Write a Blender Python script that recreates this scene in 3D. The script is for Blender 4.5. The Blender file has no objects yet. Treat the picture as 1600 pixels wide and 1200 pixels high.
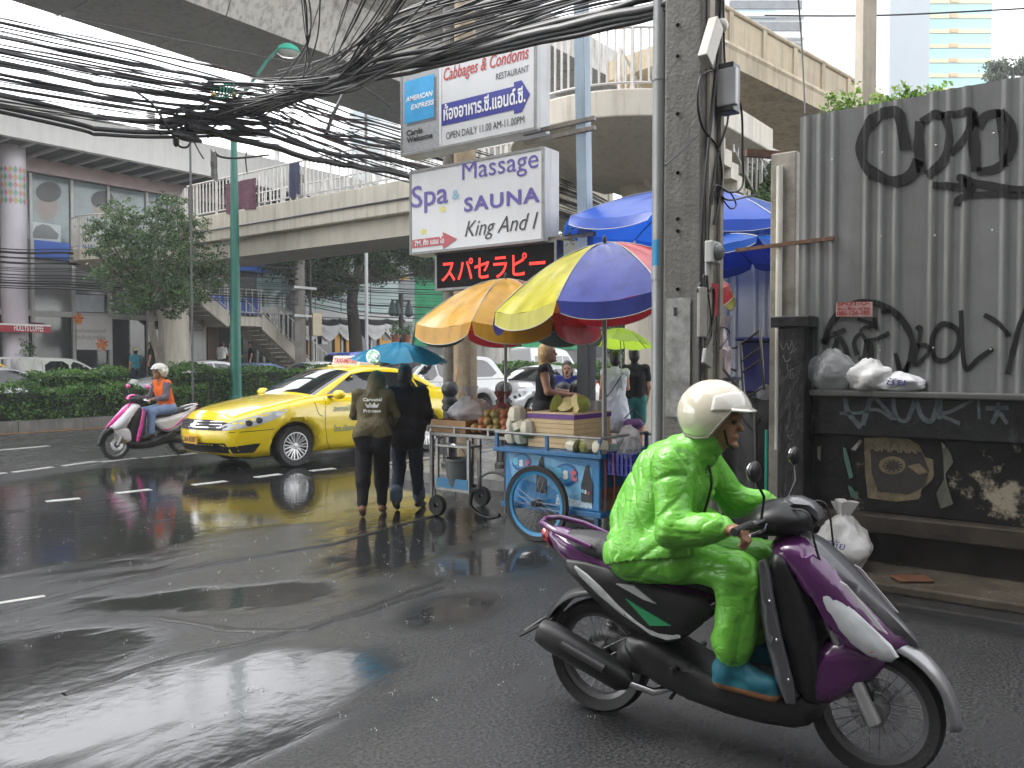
import bpy, bmesh, math, random
import numpy as np
from mathutils import Vector, Matrix, noise
from mathutils.bvhtree import BVHTree
from mathutils.geometry import delaunay_2d_cdt
R = math.radians
random.seed(7)
# ------------------------------------------------------------------ camera, sky, sun, exposure
scene = bpy.context.scene
COL = scene.collection
CAM_H, FPX, YAW, PITCH = 1.65, 1300.0, R(37), math.atan(35 / 1300.0)
cam = bpy.data.cameras.new('camera')
cam.sensor_width = 36.0
cam.lens = 36.0 * FPX / 1600.0
cam.clip_start, cam.clip_end = 0.05, 2000
camo = bpy.data.objects.new('camera', cam)
COL.objects.link(camo)
camo.location = (0, 0, CAM_H)
camo.rotation_euler = (R(90) - PITCH, 0, YAW - R(90))
scene.camera = camo
SUN_EL, SUN_AZ = R(52), R(105)          # azimuth measured from +X, counter-clockwise
wd = bpy.data.worlds.new('World')
scene.world = wd
wd.use_nodes = True
nt = wd.node_tree
nt.nodes.clear()
sky = nt.nodes.new('ShaderNodeTexSky')
sky.sky_type = 'NISHITA'
sky.sun_disc = False
sky.sun_elevation = SUN_EL
sky.sun_rotation = R(90) - SUN_AZ
sky.air_density, sky.dust_density, sky.ozone_density = 1.0, 1.0, 1.0
hs = nt.nodes.new('ShaderNodeHueSaturation')
hs.inputs['Saturation'].default_value = 0.10
bg = nt.nodes.new('ShaderNodeBackground')
bg.inputs['Strength'].default_value = 0.15
wo = nt.nodes.new('ShaderNodeOutputWorld')
nt.links.new(sky.outputs[0], hs.inputs['Color'])
nt.links.new(hs.outputs[0], bg.inputs[0])
nt.links.new(bg.outputs[0], wo.inputs[0])
sl = bpy.data.lights.new('sun', 'SUN')
sl.energy, sl.angle, sl.color = 0.6, R(30), (1.0, 0.97, 0.92)
so = bpy.data.objects.new('sun', sl)
COL.objects.link(so)
sd = Vector((math.cos(SUN_EL) * math.cos(SUN_AZ), math.cos(SUN_EL) * math.sin(SUN_AZ), math.sin(SUN_EL)))
so.rotation_euler = sd.to_track_quat('Z', 'Y').to_euler()
scene.view_settings.view_transform = 'Standard'
scene.view_settings.look = 'None'
scene.view_settings.gamma = 1.0
scene.view_settings.exposure = 2.5
scene.render.engine = 'CYCLES'
scene.cycles.use_denoising = True
scene.cycles.max_bounces = 8
scene.cycles.transparent_max_bounces = 12
scene.cycles.caustics_reflective = False
scene.cycles.caustics_refractive = False
# ------------------------------------------------------------------ helpers: pixels to rays
_F = Vector((math.cos(YAW), math.sin(YAW), 0)); _R = Vector((math.sin(YAW), -math.cos(YAW), 0)); _Z = Vector((0, 0, 1))
_fw = _F * math.cos(PITCH) - _Z * math.sin(PITCH); _up = _Z * math.cos(PITCH) + _F * math.sin(PITCH)
_O = Vector((0, 0, CAM_H))
def ray(u, v): return _fw + _R * ((u - 800) / FPX) + _up * ((600 - v) / FPX)
def PZ(u, v, z=0.0): r = ray(u, v); return _O + r * ((z - CAM_H) / r.z)
def PX(u, v, X): r = ray(u, v); return _O + r * (X / r.x)
def PY(u, v, Y): r = ray(u, v); return _O + r * (Y / r.y)
def PD(u, v, d): return _O + ray(u, v) * d
V = Vector
# ------------------------------------------------------------------ helpers: objects
def tag(o, label=None, cat=None, group=None, kind=None):
    if label: o['label'] = label
    if cat: o['category'] = cat
    if group: o['group'] = group
    if kind: o['kind'] = kind
    return o
def thing(name, label, cat, loc=(0, 0, 0), rz=0.0, group=None, kind=None):
    o = bpy.data.objects.new(name, None)
    COL.objects.link(o)
    o.empty_display_size = 0.2
    o.location = loc
    o.rotation_euler = (0, 0, rz)
    return tag(o, label, cat, group, kind)
def copy_tree(o, parent=None):
    c = o.copy()
    COL.objects.link(c)
    if parent is not None:
        c.parent = parent
    for ch in list(o.children):
        copy_tree(ch, c)
    return c
def link(name, me, parent=None, loc=None, rot=None):
    o = bpy.data.objects.new(name, me)
    COL.objects.link(o)
    if parent is not None: o.parent = parent
    if loc is not None: o.location = loc
    if rot is not None: o.rotation_euler = rot
    return o
class MB:
    """collects faces; build() links them as one mesh object"""
    def __init__(s): s.v = []; s.f = []; s.m = []
    def add(s, vs, fs, m=0):
        b = len(s.v)
        s.v += [tuple(p) for p in vs]
        s.f += [tuple(i + b for i in f) for f in fs]
        s.m += [m] * len(fs)
        return b
    def quad(s, a, b, c, d, m=0): s.add([a, b, c, d], [(0, 1, 2, 3)], m)
    def box(s, x0, x1, y0, y1, z0, z1, m=0):
        s.add([(x0, y0, z0), (x1, y0, z0), (x1, y1, z0), (x0, y1, z0), (x0, y0, z1), (x1, y0, z1), (x1, y1, z1), (x0, y1, z1)],
              [(3, 2, 1, 0), (4, 5, 6, 7), (0, 1, 5, 4), (1, 2, 6, 5), (2, 3, 7, 6), (3, 0, 4, 7)], m)
    def obox(s, p, q, w, h, up=(0, 0, 1), m=0):
        """bar from p to q, w across, h along up"""
        p, q, up = V(p), V(q), V(up)
        d = (q - p).normalized(); a = d.cross(up)
        a = a.normalized() if a.length > 1e-6 else V((1, 0, 0))
        b = a.cross(d).normalized()
        vs = []
        for c in (p, q):
            for i, j in ((-1, -1), (1, -1), (1, 1), (-1, 1)):
                vs.append(c + a * (i * w / 2) + b * (j * h / 2))
        s.add(vs, [(0, 1, 2, 3), (7, 6, 5, 4), (0, 4, 5, 1), (1, 5, 6, 2), (2, 6, 7, 3), (3, 7, 4, 0)], m)
    def tube(s, pts, r, n=8, m=0, cap=True, closed=False, flat=None):
        pts = [V(p) for p in pts]; N = len(pts)
        rs = r if isinstance(r, (list, tuple)) else [r] * N
        t0 = None; fr = []
        for i in range(N):
            if closed: t = pts[(i + 1) % N] - pts[i - 1]
            else: t = pts[min(i + 1, N - 1)] - pts[max(i - 1, 0)]
            t = t.normalized() if t.length > 1e-9 else V((0, 0, 1))
            if t0 is None:
                a = t.cross(V((0, 0, 1)))
                if a.length < 1e-3: a = t.cross(V((1, 0, 0)))
                a.normalize()
            else:
                a = (a - t * a.dot(t))
                a = a.normalized() if a.length > 1e-6 else t.orthogonal().normalized()
            t0 = t; fr.append((a.copy(), t.cross(a)))
        vs = []
        for i in range(N):
            a, b = fr[i]
            for k in range(n):
                th = 2 * math.pi * k / n
                vs.append(pts[i] + a * (rs[i] * math.cos(th)) + b * (rs[i] * math.sin(th)))
        fs = []
        for i in range(N if closed else N - 1):
            j = (i + 1) % N
            for k in range(n):
                l = (k + 1) % n
                fs.append((i * n + k, i * n + l, j * n + l, j * n + k))
        if cap and not closed:
            fs.append(tuple(range(n - 1, -1, -1))); fs.append(tuple((N - 1) * n + k for k in range(n)))
        s.add(vs, fs, m)
    def cone(s, p, q, r0, r1, n=12, m=0): s.tube([p, q], [r0, r1], n, m)
    def lathe(s, prof, o=(0, 0, 0), ax=(0, 0, 1), n=24, m=0, a0=0.0, a1=2 * math.pi, sx=1.0):
        """prof: (radius, height) pairs round the axis ax"""
        o, ax = V(o), V(ax).normalized()
        a = ax.orthogonal().normalized() if abs(ax.z) < .99 else V((1, 0, 0))
        b = ax.cross(a)
        full = abs(a1 - a0 - 2 * math.pi) < 1e-6
        K = n if full else n + 1
        vs = []
        for r, h in prof:
            for k in range(K):
                th = a0 + (a1 - a0) * k / n
                vs.append(o + ax * h + a * (r * math.cos(th) * sx) + b * (r * math.sin(th)))
        fs = []
        for i in range(len(prof) - 1):
            for k in range(n):
                l = (k + 1) % K if full else k + 1
                fs.append((i * K + k, i * K + l, (i + 1) * K + l, (i + 1) * K + k))
        s.add(vs, fs, m)
    def ball(s, c, r, nu=12, nv=8, m=0, jit=0.0, rot=None):
        r = (r, r, r) if not hasattr(r, '__len__') else r
        vs = [V((0, 0, -r[2]))]
        for j in range(1, nv):
            ph = -math.pi / 2 + math.pi * j / nv
            for i in range(nu):
                th = 2 * math.pi * i / nu
                k = 1 + random.uniform(-jit, jit)
                vs.append(V((r[0] * math.cos(ph) * math.cos(th) * k, r[1] * math.cos(ph) * math.sin(th) * k, r[2] * math.sin(ph) * k)))
        vs.append(V((0, 0, r[2])))
        if rot is not None: vs = [rot @ p for p in vs]
        vs = [p + V(c) for p in vs]
        fs = [(0, 1 + (i + 1) % nu, 1 + i) for i in range(nu)]
        for j in range(nv - 2):
            for i in range(nu):
                a = 1 + j * nu + i; b = 1 + j * nu + (i + 1) % nu
                fs.append((a, b, b + nu, a + nu))
        t = len(vs) - 1; q = 1 + (nv - 2) * nu
        fs += [(t, q + i, q + (i + 1) % nu) for i in range(nu)]
        s.add(vs, fs, m)
    def prism(s, poly, f, d0, d1, m=0):
        """polygon (a,b) pairs; f(a,b,d) gives the point; extruded from d0 to d1"""
        n = len(poly)
        vs = [f(a, b, d0) for a, b in poly] + [f(a, b, d1) for a, b in poly]
        s.add(vs, [tuple(range(n)), tuple(range(2 * n - 1, n - 1, -1))] + [(i, n + i, n + (i + 1) % n, (i + 1) % n) for i in range(n)], m)
    def grid(s, fn, nu, nv, m=0):
        vs = [fn(i / nu, j / nv) for j in range(nv + 1) for i in range(nu + 1)]
        w = nu + 1
        s.add(vs, [(j * w + i, j * w + i + 1, (j + 1) * w + i + 1, (j + 1) * w + i) for j in range(nv) for i in range(nu)], m)
    def mesh(s, name, mats, smooth=None):
        me = bpy.data.meshes.new(name)
        me.from_pydata(s.v, [], s.f)
        for mt in (mats if isinstance(mats, (list, tuple)) else [mats]): me.materials.append(mt)
        me.polygons.foreach_set('material_index', s.m)
        if smooth is not None: sharp(me, smooth)
        me.update()
        return me
    def build(s, name, mats, parent=None, smooth=None, bevel=0.0, fix=False, loc=None, rot=None):
        me = s.mesh(name, mats, None if fix else smooth)
        if fix:
            bm = bmesh.new(); bm.from_mesh(me)
            bmesh.ops.remove_doubles(bm, verts=bm.verts, dist=1e-5)
            bmesh.ops.recalc_face_normals(bm, faces=bm.faces)
            bm.to_mesh(me); bm.free()
            if smooth is not None: sharp(me, smooth)
        o = link(name, me, parent, loc, rot)
        if bevel > 0:
            b = o.modifiers.new('bevel', 'BEVEL'); b.width = bevel; b.segments = 2; b.limit_method = 'ANGLE'; b.angle_limit = R(40)
        return o
def sharp(me, deg=40):
    me.polygons.foreach_set('use_smooth', [True] * len(me.polygons))
    bm = bmesh.new(); bm.from_mesh(me)
    lim = R(deg)
    for e in bm.edges:
        if len(e.link_faces) == 2: e.smooth = e.calc_face_angle(0) < lim
    bm.to_mesh(me); bm.free()
_cubes = {}
def cube(name, parent, c, size, mat, rz=0.0):
    """box from shared mesh data, c its centre"""
    me = _cubes.get(mat.name)
    if me is None:
        b = MB(); b.box(-.5, .5, -.5, .5, -.5, .5); me = b.mesh('box_' + mat.name, mat); _cubes[mat.name] = me
    o = link(name, me, parent, c)
    o.scale = size
    o.rotation_euler = (0, 0, rz)
    return o
def slab(name, parent, x0, x1, y0, y1, z0, z1, mat):
    return cube(name, parent, ((x0 + x1) / 2, (y0 + y1) / 2, (z0 + z1) / 2), (x1 - x0, y1 - y0, z1 - z0), mat)
# ------------------------------------------------------------------ materials
_mats = {}
def M(name, col, rough=.5, metal=0.0, var=.12, scale=4.0, bump=0.0, bscale=60.0, spec=.5, trans=0.0, emis=0.0, alpha=1.0, streak=0.0, coat=0.0, dirt=0.0, dcol=(.02, .02, .018), rvar=0.0, sheen=0.0, ior=1.45):
    if name in _mats: return _mats[name]
    m = bpy.data.materials.new(name); m.use_nodes = True
    n = m.node_tree.nodes; L = m.node_tree.links
    b = n['Principled BSDF']
    c = tuple(col) + (1,)
    b.inputs['Base Color'].default_value = c
    b.inputs['Roughness'].default_value = rough
    b.inputs['Metallic'].default_value = metal
    b.inputs['Specular IOR Level'].default_value = spec
    b.inputs['Transmission Weight'].default_value = trans
    b.inputs['Coat Weight'].default_value = coat
    b.inputs['Coat Roughness'].default_value = .06
    b.inputs['Sheen Weight'].default_value = sheen
    b.inputs['Alpha'].default_value = alpha
    b.inputs['IOR'].default_value = ior
    if emis:
        b.inputs['Emission Color'].default_value = c
        b.inputs['Emission Strength'].default_value = emis
    if var or bump or streak or dirt or rvar:
        g = n.new('ShaderNodeNewGeometry')
        out = None
        if var:
            t = n.new('ShaderNodeTexNoise'); t.inputs['Scale'].default_value = scale; t.inputs['Detail'].default_value = 8; t.inputs['Roughness'].default_value = .65
            L.new(g.outputs['Position'], t.inputs['Vector'])
            mr = n.new('ShaderNodeMapRange'); mr.inputs[1].default_value = .3; mr.inputs[2].default_value = .7
            mr.inputs[3].default_value = 1 - var; mr.inputs[4].default_value = 1 + var
            L.new(t.outputs[0], mr.inputs[0])
            mx = n.new('ShaderNodeVectorMath'); mx.operation = 'SCALE'; mx.inputs[0].default_value = col
            L.new(mr.outputs[0], mx.inputs['Scale']); out = mx.outputs[0]
        for amt, sc in ((streak, (3.0, 3.0, .25)), (dirt, (2.2, 2.2, 2.2))):
            if not amt: continue
            mp = n.new('ShaderNodeMapping'); mp.inputs['Scale'].default_value = sc
            L.new(g.outputs['Position'], mp.inputs[0])
            t = n.new('ShaderNodeTexNoise'); t.inputs['Scale'].default_value = 2.0; t.inputs['Detail'].default_value = 9; t.inputs['Roughness'].default_value = .7
            L.new(mp.outputs[0], t.inputs['Vector'])
            mr = n.new('ShaderNodeMapRange'); mr.inputs[1].default_value = .47; mr.inputs[2].default_value = .68; mr.inputs[4].default_value = amt
            L.new(t.outputs[0], mr.inputs[0])
            mi = n.new('ShaderNodeMix'); mi.data_type = 'RGBA'
            L.new(mr.outputs[0], mi.inputs[0])
            if out: L.new(out, mi.inputs[6])
            else: mi.inputs[6].default_value = c
            mi.inputs[7].default_value = tuple(dcol) + (1,)
            out = mi.outputs[2]
        if out: L.new(out, b.inputs['Base Color'])
        if rvar:
            t = n.new('ShaderNodeTexNoise'); t.inputs['Scale'].default_value = 3.0; t.inputs['Detail'].default_value = 5
            L.new(g.outputs['Position'], t.inputs['Vector'])
            mr = n.new('ShaderNodeMapRange'); mr.inputs[1].default_value = .3; mr.inputs[2].default_value = .7
            mr.inputs[3].default_value = max(.02, rough - rvar); mr.inputs[4].default_value = min(1, rough + rvar)
            L.new(t.outputs[0], mr.inputs[0]); L.new(mr.outputs[0], b.inputs['Roughness'])
        if bump:
            t = n.new('ShaderNodeTexNoise'); t.inputs['Scale'].default_value = bscale; t.inputs['Detail'].default_value = 4
            L.new(g.outputs['Position'], t.inputs['Vector'])
            bp = n.new('ShaderNodeBump'); bp.inputs['Strength'].default_value = bump; bp.inputs['Distance'].default_value = .02
            L.new(t.outputs[0], bp.inputs['Height']); L.new(bp.outputs[0], b.inputs['Normal'])
    _mats[name] = m
    return m
# ------------------------------------------------------------------ writing
_txt = {}
def text2d(s, bold=0.0, shear=0.0, spacing=1.0):
    """glyph outlines filled flat: (points, faces), box set to 0..w, baseline kept"""
    key = (s, bold, shear, spacing)
    if key in _txt: return _txt[key]
    c = bpy.data.curves.new('t', 'FONT'); c.body = s; c.fill_mode = 'FRONT'; c.offset = bold; c.shear = shear; c.space_character = spacing
    c.resolution_u = 3
    o = bpy.data.objects.new('t', c); COL.objects.link(o)
    me = bpy.data.meshes.new_from_object(o.evaluated_get(bpy.context.evaluated_depsgraph_get()))
    P = [(v.co.x, v.co.y) for v in me.vertices]; Fc = [tuple(p.vertices) for p in me.polygons]
    bpy.data.objects.remove(o); bpy.data.curves.remove(c); bpy.data.meshes.remove(me)
    _txt[key] = (P, Fc)
    return P, Fc
def text_into(mb, s, org, ex, ey, w=None, h=None, m=0, bold=0.0, shear=0.0, spacing=1.0, center=False, bvh=None, off=.004):
    """write s: org lower left (or centre bottom), ex/ey unit vectors, w width and h height"""
    P, Fc = text2d(s, bold, shear, spacing)
    if not P: return
    x0, x1 = min(p[0] for p in P), max(p[0] for p in P)
    y0, y1 = min(p[1] for p in P), max(p[1] for p in P)
    sx = w / (x1 - x0) if w else h / (y1 - y0)
    sy = h / (y1 - y0) if h else sx
    org, ex, ey = V(org), V(ex), V(ey)
    nrm = ex.cross(ey)
    vs = []
    for x, y in P:
        p = org + ex * ((x - x0) * sx - (sx * (x1 - x0) / 2 if center else 0)) + ey * ((y - y0) * sy)
        if bvh is not None:
            hit = bvh.ray_cast(p + nrm * 3, -nrm)
            if hit[0] is not None: p = hit[0] + hit[1] * off
        else: p = p + nrm * off
        vs.append(p)
    mb.add(vs, Fc, m)
def bvh_of(mb): return BVHTree.FromPolygons([V(p) for p in mb.v], mb.f)
def cdt_fill(poly, step):
    """triangulate polygon with inner points about step apart; returns pts, tris, distance to outline"""
    P = np.array(poly, float); n = len(P)
    x0, y0 = P.min(0); x1, y1 = P.max(0)
    out = []
    gx = np.arange(x0 + step / 2, x1, step); gy = np.arange(y0 + step / 2, y1, step)
    Q = np.array([(x + (step / 4 if j % 2 else -step / 4), y) for j, y in enumerate(gy) for x in gx]) if len(gx) and len(gy) else np.zeros((0, 2))
    def dist(Q):
        d = np.full(len(Q), 1e9)
        for i in range(n):
            a, b = P[i], P[(i + 1) % n]; ab = b - a
            t = np.clip(((Q - a) @ ab) / max(ab @ ab, 1e-12), 0, 1)
            d = np.minimum(d, np.linalg.norm(Q - (a + t[:, None] * ab), axis=1))
        return d
    if len(Q):
        ins = np.zeros(len(Q), bool)
        for i in range(n):
            a, b = P[i], P[(i + 1) % n]
            c = ((a[1] > Q[:, 1]) != (b[1] > Q[:, 1]))
            with np.errstate(divide='ignore', invalid='ignore'):
                xi = (b[0] - a[0]) * (Q[:, 1] - a[1]) / (b[1] - a[1]) + a[0]
            ins ^= c & (Q[:, 0] < xi)
        Q = Q[ins]
    if len(Q): Q = Q[dist(Q) > step * .45]
    pts = [V(p) for p in P] + [V(q) for q in Q]
    r = delaunay_2d_cdt(pts, [(i, (i + 1) % n) for i in range(n)], [], 1, 1e-6)
    vs = [tuple(p) for p in r[0]]
    d = dist(np.array(vs))
    return vs, [tuple(f) for f in r[2]], d
def densify(poly, step):
    out = []
    for i in range(len(poly)):
        a, b = V(poly[i]), V(poly[(i + 1) % len(poly)])
        k = max(1, int((b - a).length / step))
        for j in range(k): out.append(tuple(a.lerp(b, j / k)))
    return out
def smooth_poly(poly, it=2):
    for _ in range(it):
        q = []
        for i in range(len(poly)):
            a, b = poly[i], poly[(i + 1) % len(poly)]
            q += [(a[0] * .75 + b[0] * .25, a[1] * .75 + b[1] * .25), (a[0] * .25 + b[0] * .75, a[1] * .25 + b[1] * .75)]
        poly = q
    return poly
def shell(mb, poly, w, step=.08, rnd=.06, edge=.8, crown=None, nl=6, m=0, segmat=None, yoff=0.0):
    """closed hull from a side outline (x,z): sides at y=+-w(x,z), rounded towards the outline,
    joined across with crown(x,z) bulging outward"""
    vs, fs, d = cdt_fill(poly, step)
    n = len(poly)
    def hw(i):
        x, z = vs[i]; t = min(d[i] / rnd, 1.0)
        return w(x, z) * (edge + (1 - edge) * math.sqrt(max(0, 1 - (1 - t) ** 2)))
    for sgn in (1, -1):
        b = [(vs[i][0], yoff + sgn * hw(i), vs[i][1]) for i in range(len(vs))]
        mb.add(b, [f if sgn < 0 else f[::-1] for f in fs], m)
    P = [V(p) for p in poly]
    area = sum(P[i].x * P[(i + 1) % n].y - P[(i + 1) % n].x * P[i].y for i in range(n))
    sg = 1 if area > 0 else -1
    rings = []
    for i in range(n):
        t = (P[(i + 1) % n] - P[i - 1]).normalized()
        nr = V((t.y, -t.x)) * sg
        h = w(P[i].x, P[i].y) * edge
        c = crown(P[i].x, P[i].y) if crown else 0.0
        ring = []
        for k in range(nl + 1):
            s = -1 + 2 * k / nl
            bl = c * (1 - s * s)
            ring.append((P[i].x + nr.x * bl, yoff + s * h, P[i].y + nr.y * bl))
        rings.append(ring)
    for i in range(n):
        j = (i + 1) % n
        mm = segmat(((P[i] + P[j]) / 2).x, ((P[i] + P[j]) / 2).y) if segmat else m
        vv = rings[i] + rings[j]; k1 = nl + 1
        ff = [(k, k + 1, k1 + k + 1, k1 + k) for k in range(nl)]
        mb.add(vv, ff if sg < 0 else [f[::-1] for f in ff], mm)
def decal(mb, poly, bvh, fr, step=.05, off=.004, m=0, far=4.0):
    """patch of outline poly laid on the surface: fr(a,b) gives (point, inward direction)"""
    vs, fs, d = cdt_fill(densify(poly, step), step)
    out = []; ok = []
    for a, b in vs:
        p, dr = fr(a, b)
        h = bvh.ray_cast(V(p) - V(dr) * far, V(dr))
        if h[0] is None: out.append(V(p)); ok.append(False)
        else:
            nn = h[1]
            if nn.dot(V(dr)) > 0: nn = -nn
            out.append(h[0] + nn * off); ok.append(True)
    mb.add(out, [f for f in fs if all(ok[i] for i in f)], m)
# ------------------------------------------------------------------ smooth bodies from distance fields
def nets(D, org, h):
    s = D < 0
    nx, ny, nz = D.shape
    c = np.zeros((nx - 1, ny - 1, nz - 1), np.int8)
    for i in (0, 1):
        for j in (0, 1):
            for k in (0, 1): c += s[i:nx - 1 + i, j:ny - 1 + j, k:nz - 1 + k]
    act = (c > 0) & (c < 8)
    idx = np.full(act.shape, -1, np.int64)
    A = np.argwhere(act); idx[act] = np.arange(len(A))
    acc = np.zeros((len(A), 3)); cnt = np.zeros(len(A))
    cor = [(0, 0, 0), (1, 0, 0), (0, 1, 0), (1, 1, 0), (0, 0, 1), (1, 0, 1), (0, 1, 1), (1, 1, 1)]
    val = [D[A[:, 0] + i, A[:, 1] + j, A[:, 2] + k] for i, j, k in cor]
    for a in range(8):
        for b in range(a + 1, 8):
            if bin(a ^ b).count('1') != 1: continue
            va, vb = val[a], val[b]
            cr = (va < 0) != (vb < 0)
            t = np.where(cr, va / np.where(cr, va - vb, 1), 0)
            pa, pb = np.array(cor[a], float), np.array(cor[b], float)
            acc += np.where(cr[:, None], pa + t[:, None] * (pb - pa), 0); cnt += cr
    P = (A + acc / cnt[:, None]) * h + org
    F = []
    for ax in range(3):
        sl0 = [slice(None)] * 3; sl1 = [slice(None)] * 3
        sl0[ax] = slice(0, -1); sl1[ax] = slice(1, None)
        e = s[tuple(sl0)] != s[tuple(sl1)]
        E = np.argwhere(e)
        o1, o2 = [(1, 2), (2, 0), (0, 1)][ax]
        E = E[(E[:, o1] > 0) & (E[:, o2] > 0) & (E[:, o1] < D.shape[o1] - 1) & (E[:, o2] < D.shape[o2] - 1)]
        def cell(d1, d2):
            Q = E.copy(); Q[:, o1] -= d1; Q[:, o2] -= d2
            return idx[Q[:, 0], Q[:, 1], Q[:, 2]]
        q = np.stack([cell(1, 1), cell(0, 1), cell(0, 0), cell(1, 0)], 1)
        fl = s[E[:, 0], E[:, 1], E[:, 2]]
        q[~fl] = q[~fl][:, ::-1]
        F.append(q)
    return P, np.concatenate(F)
def blob(prims, h, k=.03, fold=None):
    """prims: ('c',a,b,ra,rb,mat[,k]) tapered capsule, ('e',centre,radii,mat[,k,rot]) ellipsoid.
    returns verts, faces, material per face; one continuous surface"""
    lo = np.array([1e9] * 3); hi = -lo
    bb = []
    for p in prims:
        if p[0] == 'c':
            a, b = np.array(p[1], float), np.array(p[2], float); r = max(p[3], p[4])
            l, u = np.minimum(a, b) - r, np.maximum(a, b) + r
        else:
            c = np.array(p[1], float); r = max(p[2]) if len(p) > 5 and p[5] is not None else np.array(p[2])
            l, u = c - r, c + r
        bb.append((l, u)); lo = np.minimum(lo, l); hi = np.maximum(hi, u)
    lo = lo - 3 * h - .02; hi = hi + 3 * h + .02
    N = np.ceil((hi - lo) / h).astype(int) + 1
    D = np.full(N, 1.0, np.float32); B = np.full(N, 9.0, np.float32); T = np.zeros(N, np.int16)
    for p, (l, u) in zip(prims, bb):
        kk = k
        if p[0] == 'c' and len(p) > 6 and p[6] is not None: kk = p[6]
        if p[0] == 'e' and len(p) > 4 and p[4] is not None: kk = p[4]
        mg = max(kk * 1.2, 3 * h) + .01
        i0 = np.maximum(((l - mg - lo) / h).astype(int), 0); i1 = np.minimum(((u + mg - lo) / h).astype(int) + 2, N)
        ax = [lo[d] + h * np.arange(i0[d], i1[d]) for d in range(3)]
        X, Y, Z = np.meshgrid(*ax, indexing='ij')
        if p[0] == 'c':
            a, b = np.array(p[1], float), np.array(p[2], float); ab = b - a
            t = np.clip(((X - a[0]) * ab[0] + (Y - a[1]) * ab[1] + (Z - a[2]) * ab[2]) / max(ab @ ab, 1e-9), 0, 1)
            d = np.sqrt((X - a[0] - t * ab[0]) ** 2 + (Y - a[1] - t * ab[1]) ** 2 + (Z - a[2] - t * ab[2]) ** 2) - (p[3] + (p[4] - p[3]) * t)
            mt = p[5]
        else:
            c = p[1]; x, y, z = X - c[0], Y - c[1], Z - c[2]
            if len(p) > 5 and p[5] is not None:
                m = np.array(p[5]).T
                x, y, z = m[0, 0] * x + m[0, 1] * y + m[0, 2] * z, m[1, 0] * x + m[1, 1] * y + m[1, 2] * z, m[2, 0] * x + m[2, 1] * y + m[2, 2] * z
            r = p[2]
            k0 = np.sqrt((x / r[0]) ** 2 + (y / r[1]) ** 2 + (z / r[2]) ** 2) + 1e-6
            k1 = np.sqrt((x / r[0] ** 2) ** 2 + (y / r[1] ** 2) ** 2 + (z / r[2] ** 2) ** 2) + 1e-6
            d = k0 * (k0 - 1) / k1
            mt = p[3]
        if fold is not None and mt in fold:
            amp, fr = fold[mt]
            d = d + amp * (np.sin(fr * (X * .8 + Z * 1.3 + .25 * np.sin(fr * .55 * Y) )) * np.sin(fr * .6 * (Y + .5 * X) + 1.3 * np.sin(fr * .35 * Z)) + .6 * np.abs(np.sin(fr * .75 * (Z * 1.1 - X * .6 + Y * .7))) - .3)
        sl = tuple(slice(i0[q], i1[q]) for q in range(3))
        d = d.astype(np.float32)
        o = D[sl]
        hh = np.maximum(kk - np.abs(o - d), 0) / kk
        D[sl] = np.minimum(o, d) - hh * hh * kk * .25
        bs = B[sl]; tt = T[sl]
        w = d < bs
        tt[w] = mt; bs[w] = d[w]
    Pv, F = nets(D, lo, h)
    C = Pv[F].mean(1)
    I = np.clip(np.round((C - lo) / h).astype(int), 0, N - 1)
    return Pv, F, T[I[:, 0], I[:, 1], I[:, 2]]
def blob_obj(name, prims, mats, h, k=.03, parent=None, fold=None, relax=1):
    Pv, F, mi = blob(prims, h, k, fold)
    me = bpy.data.meshes.new(name)
    me.from_pydata(Pv.tolist(), [], F.tolist())
    for m in mats: me.materials.append(m)
    me.polygons.foreach_set('material_index', mi.astype(np.int32))
    me.polygons.foreach_set('use_smooth', [True] * len(F))
    o = link(name, me, parent)
    if relax:
        s = o.modifiers.new('smooth', 'SMOOTH'); s.factor = .5; s.iterations = relax
    return o
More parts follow.
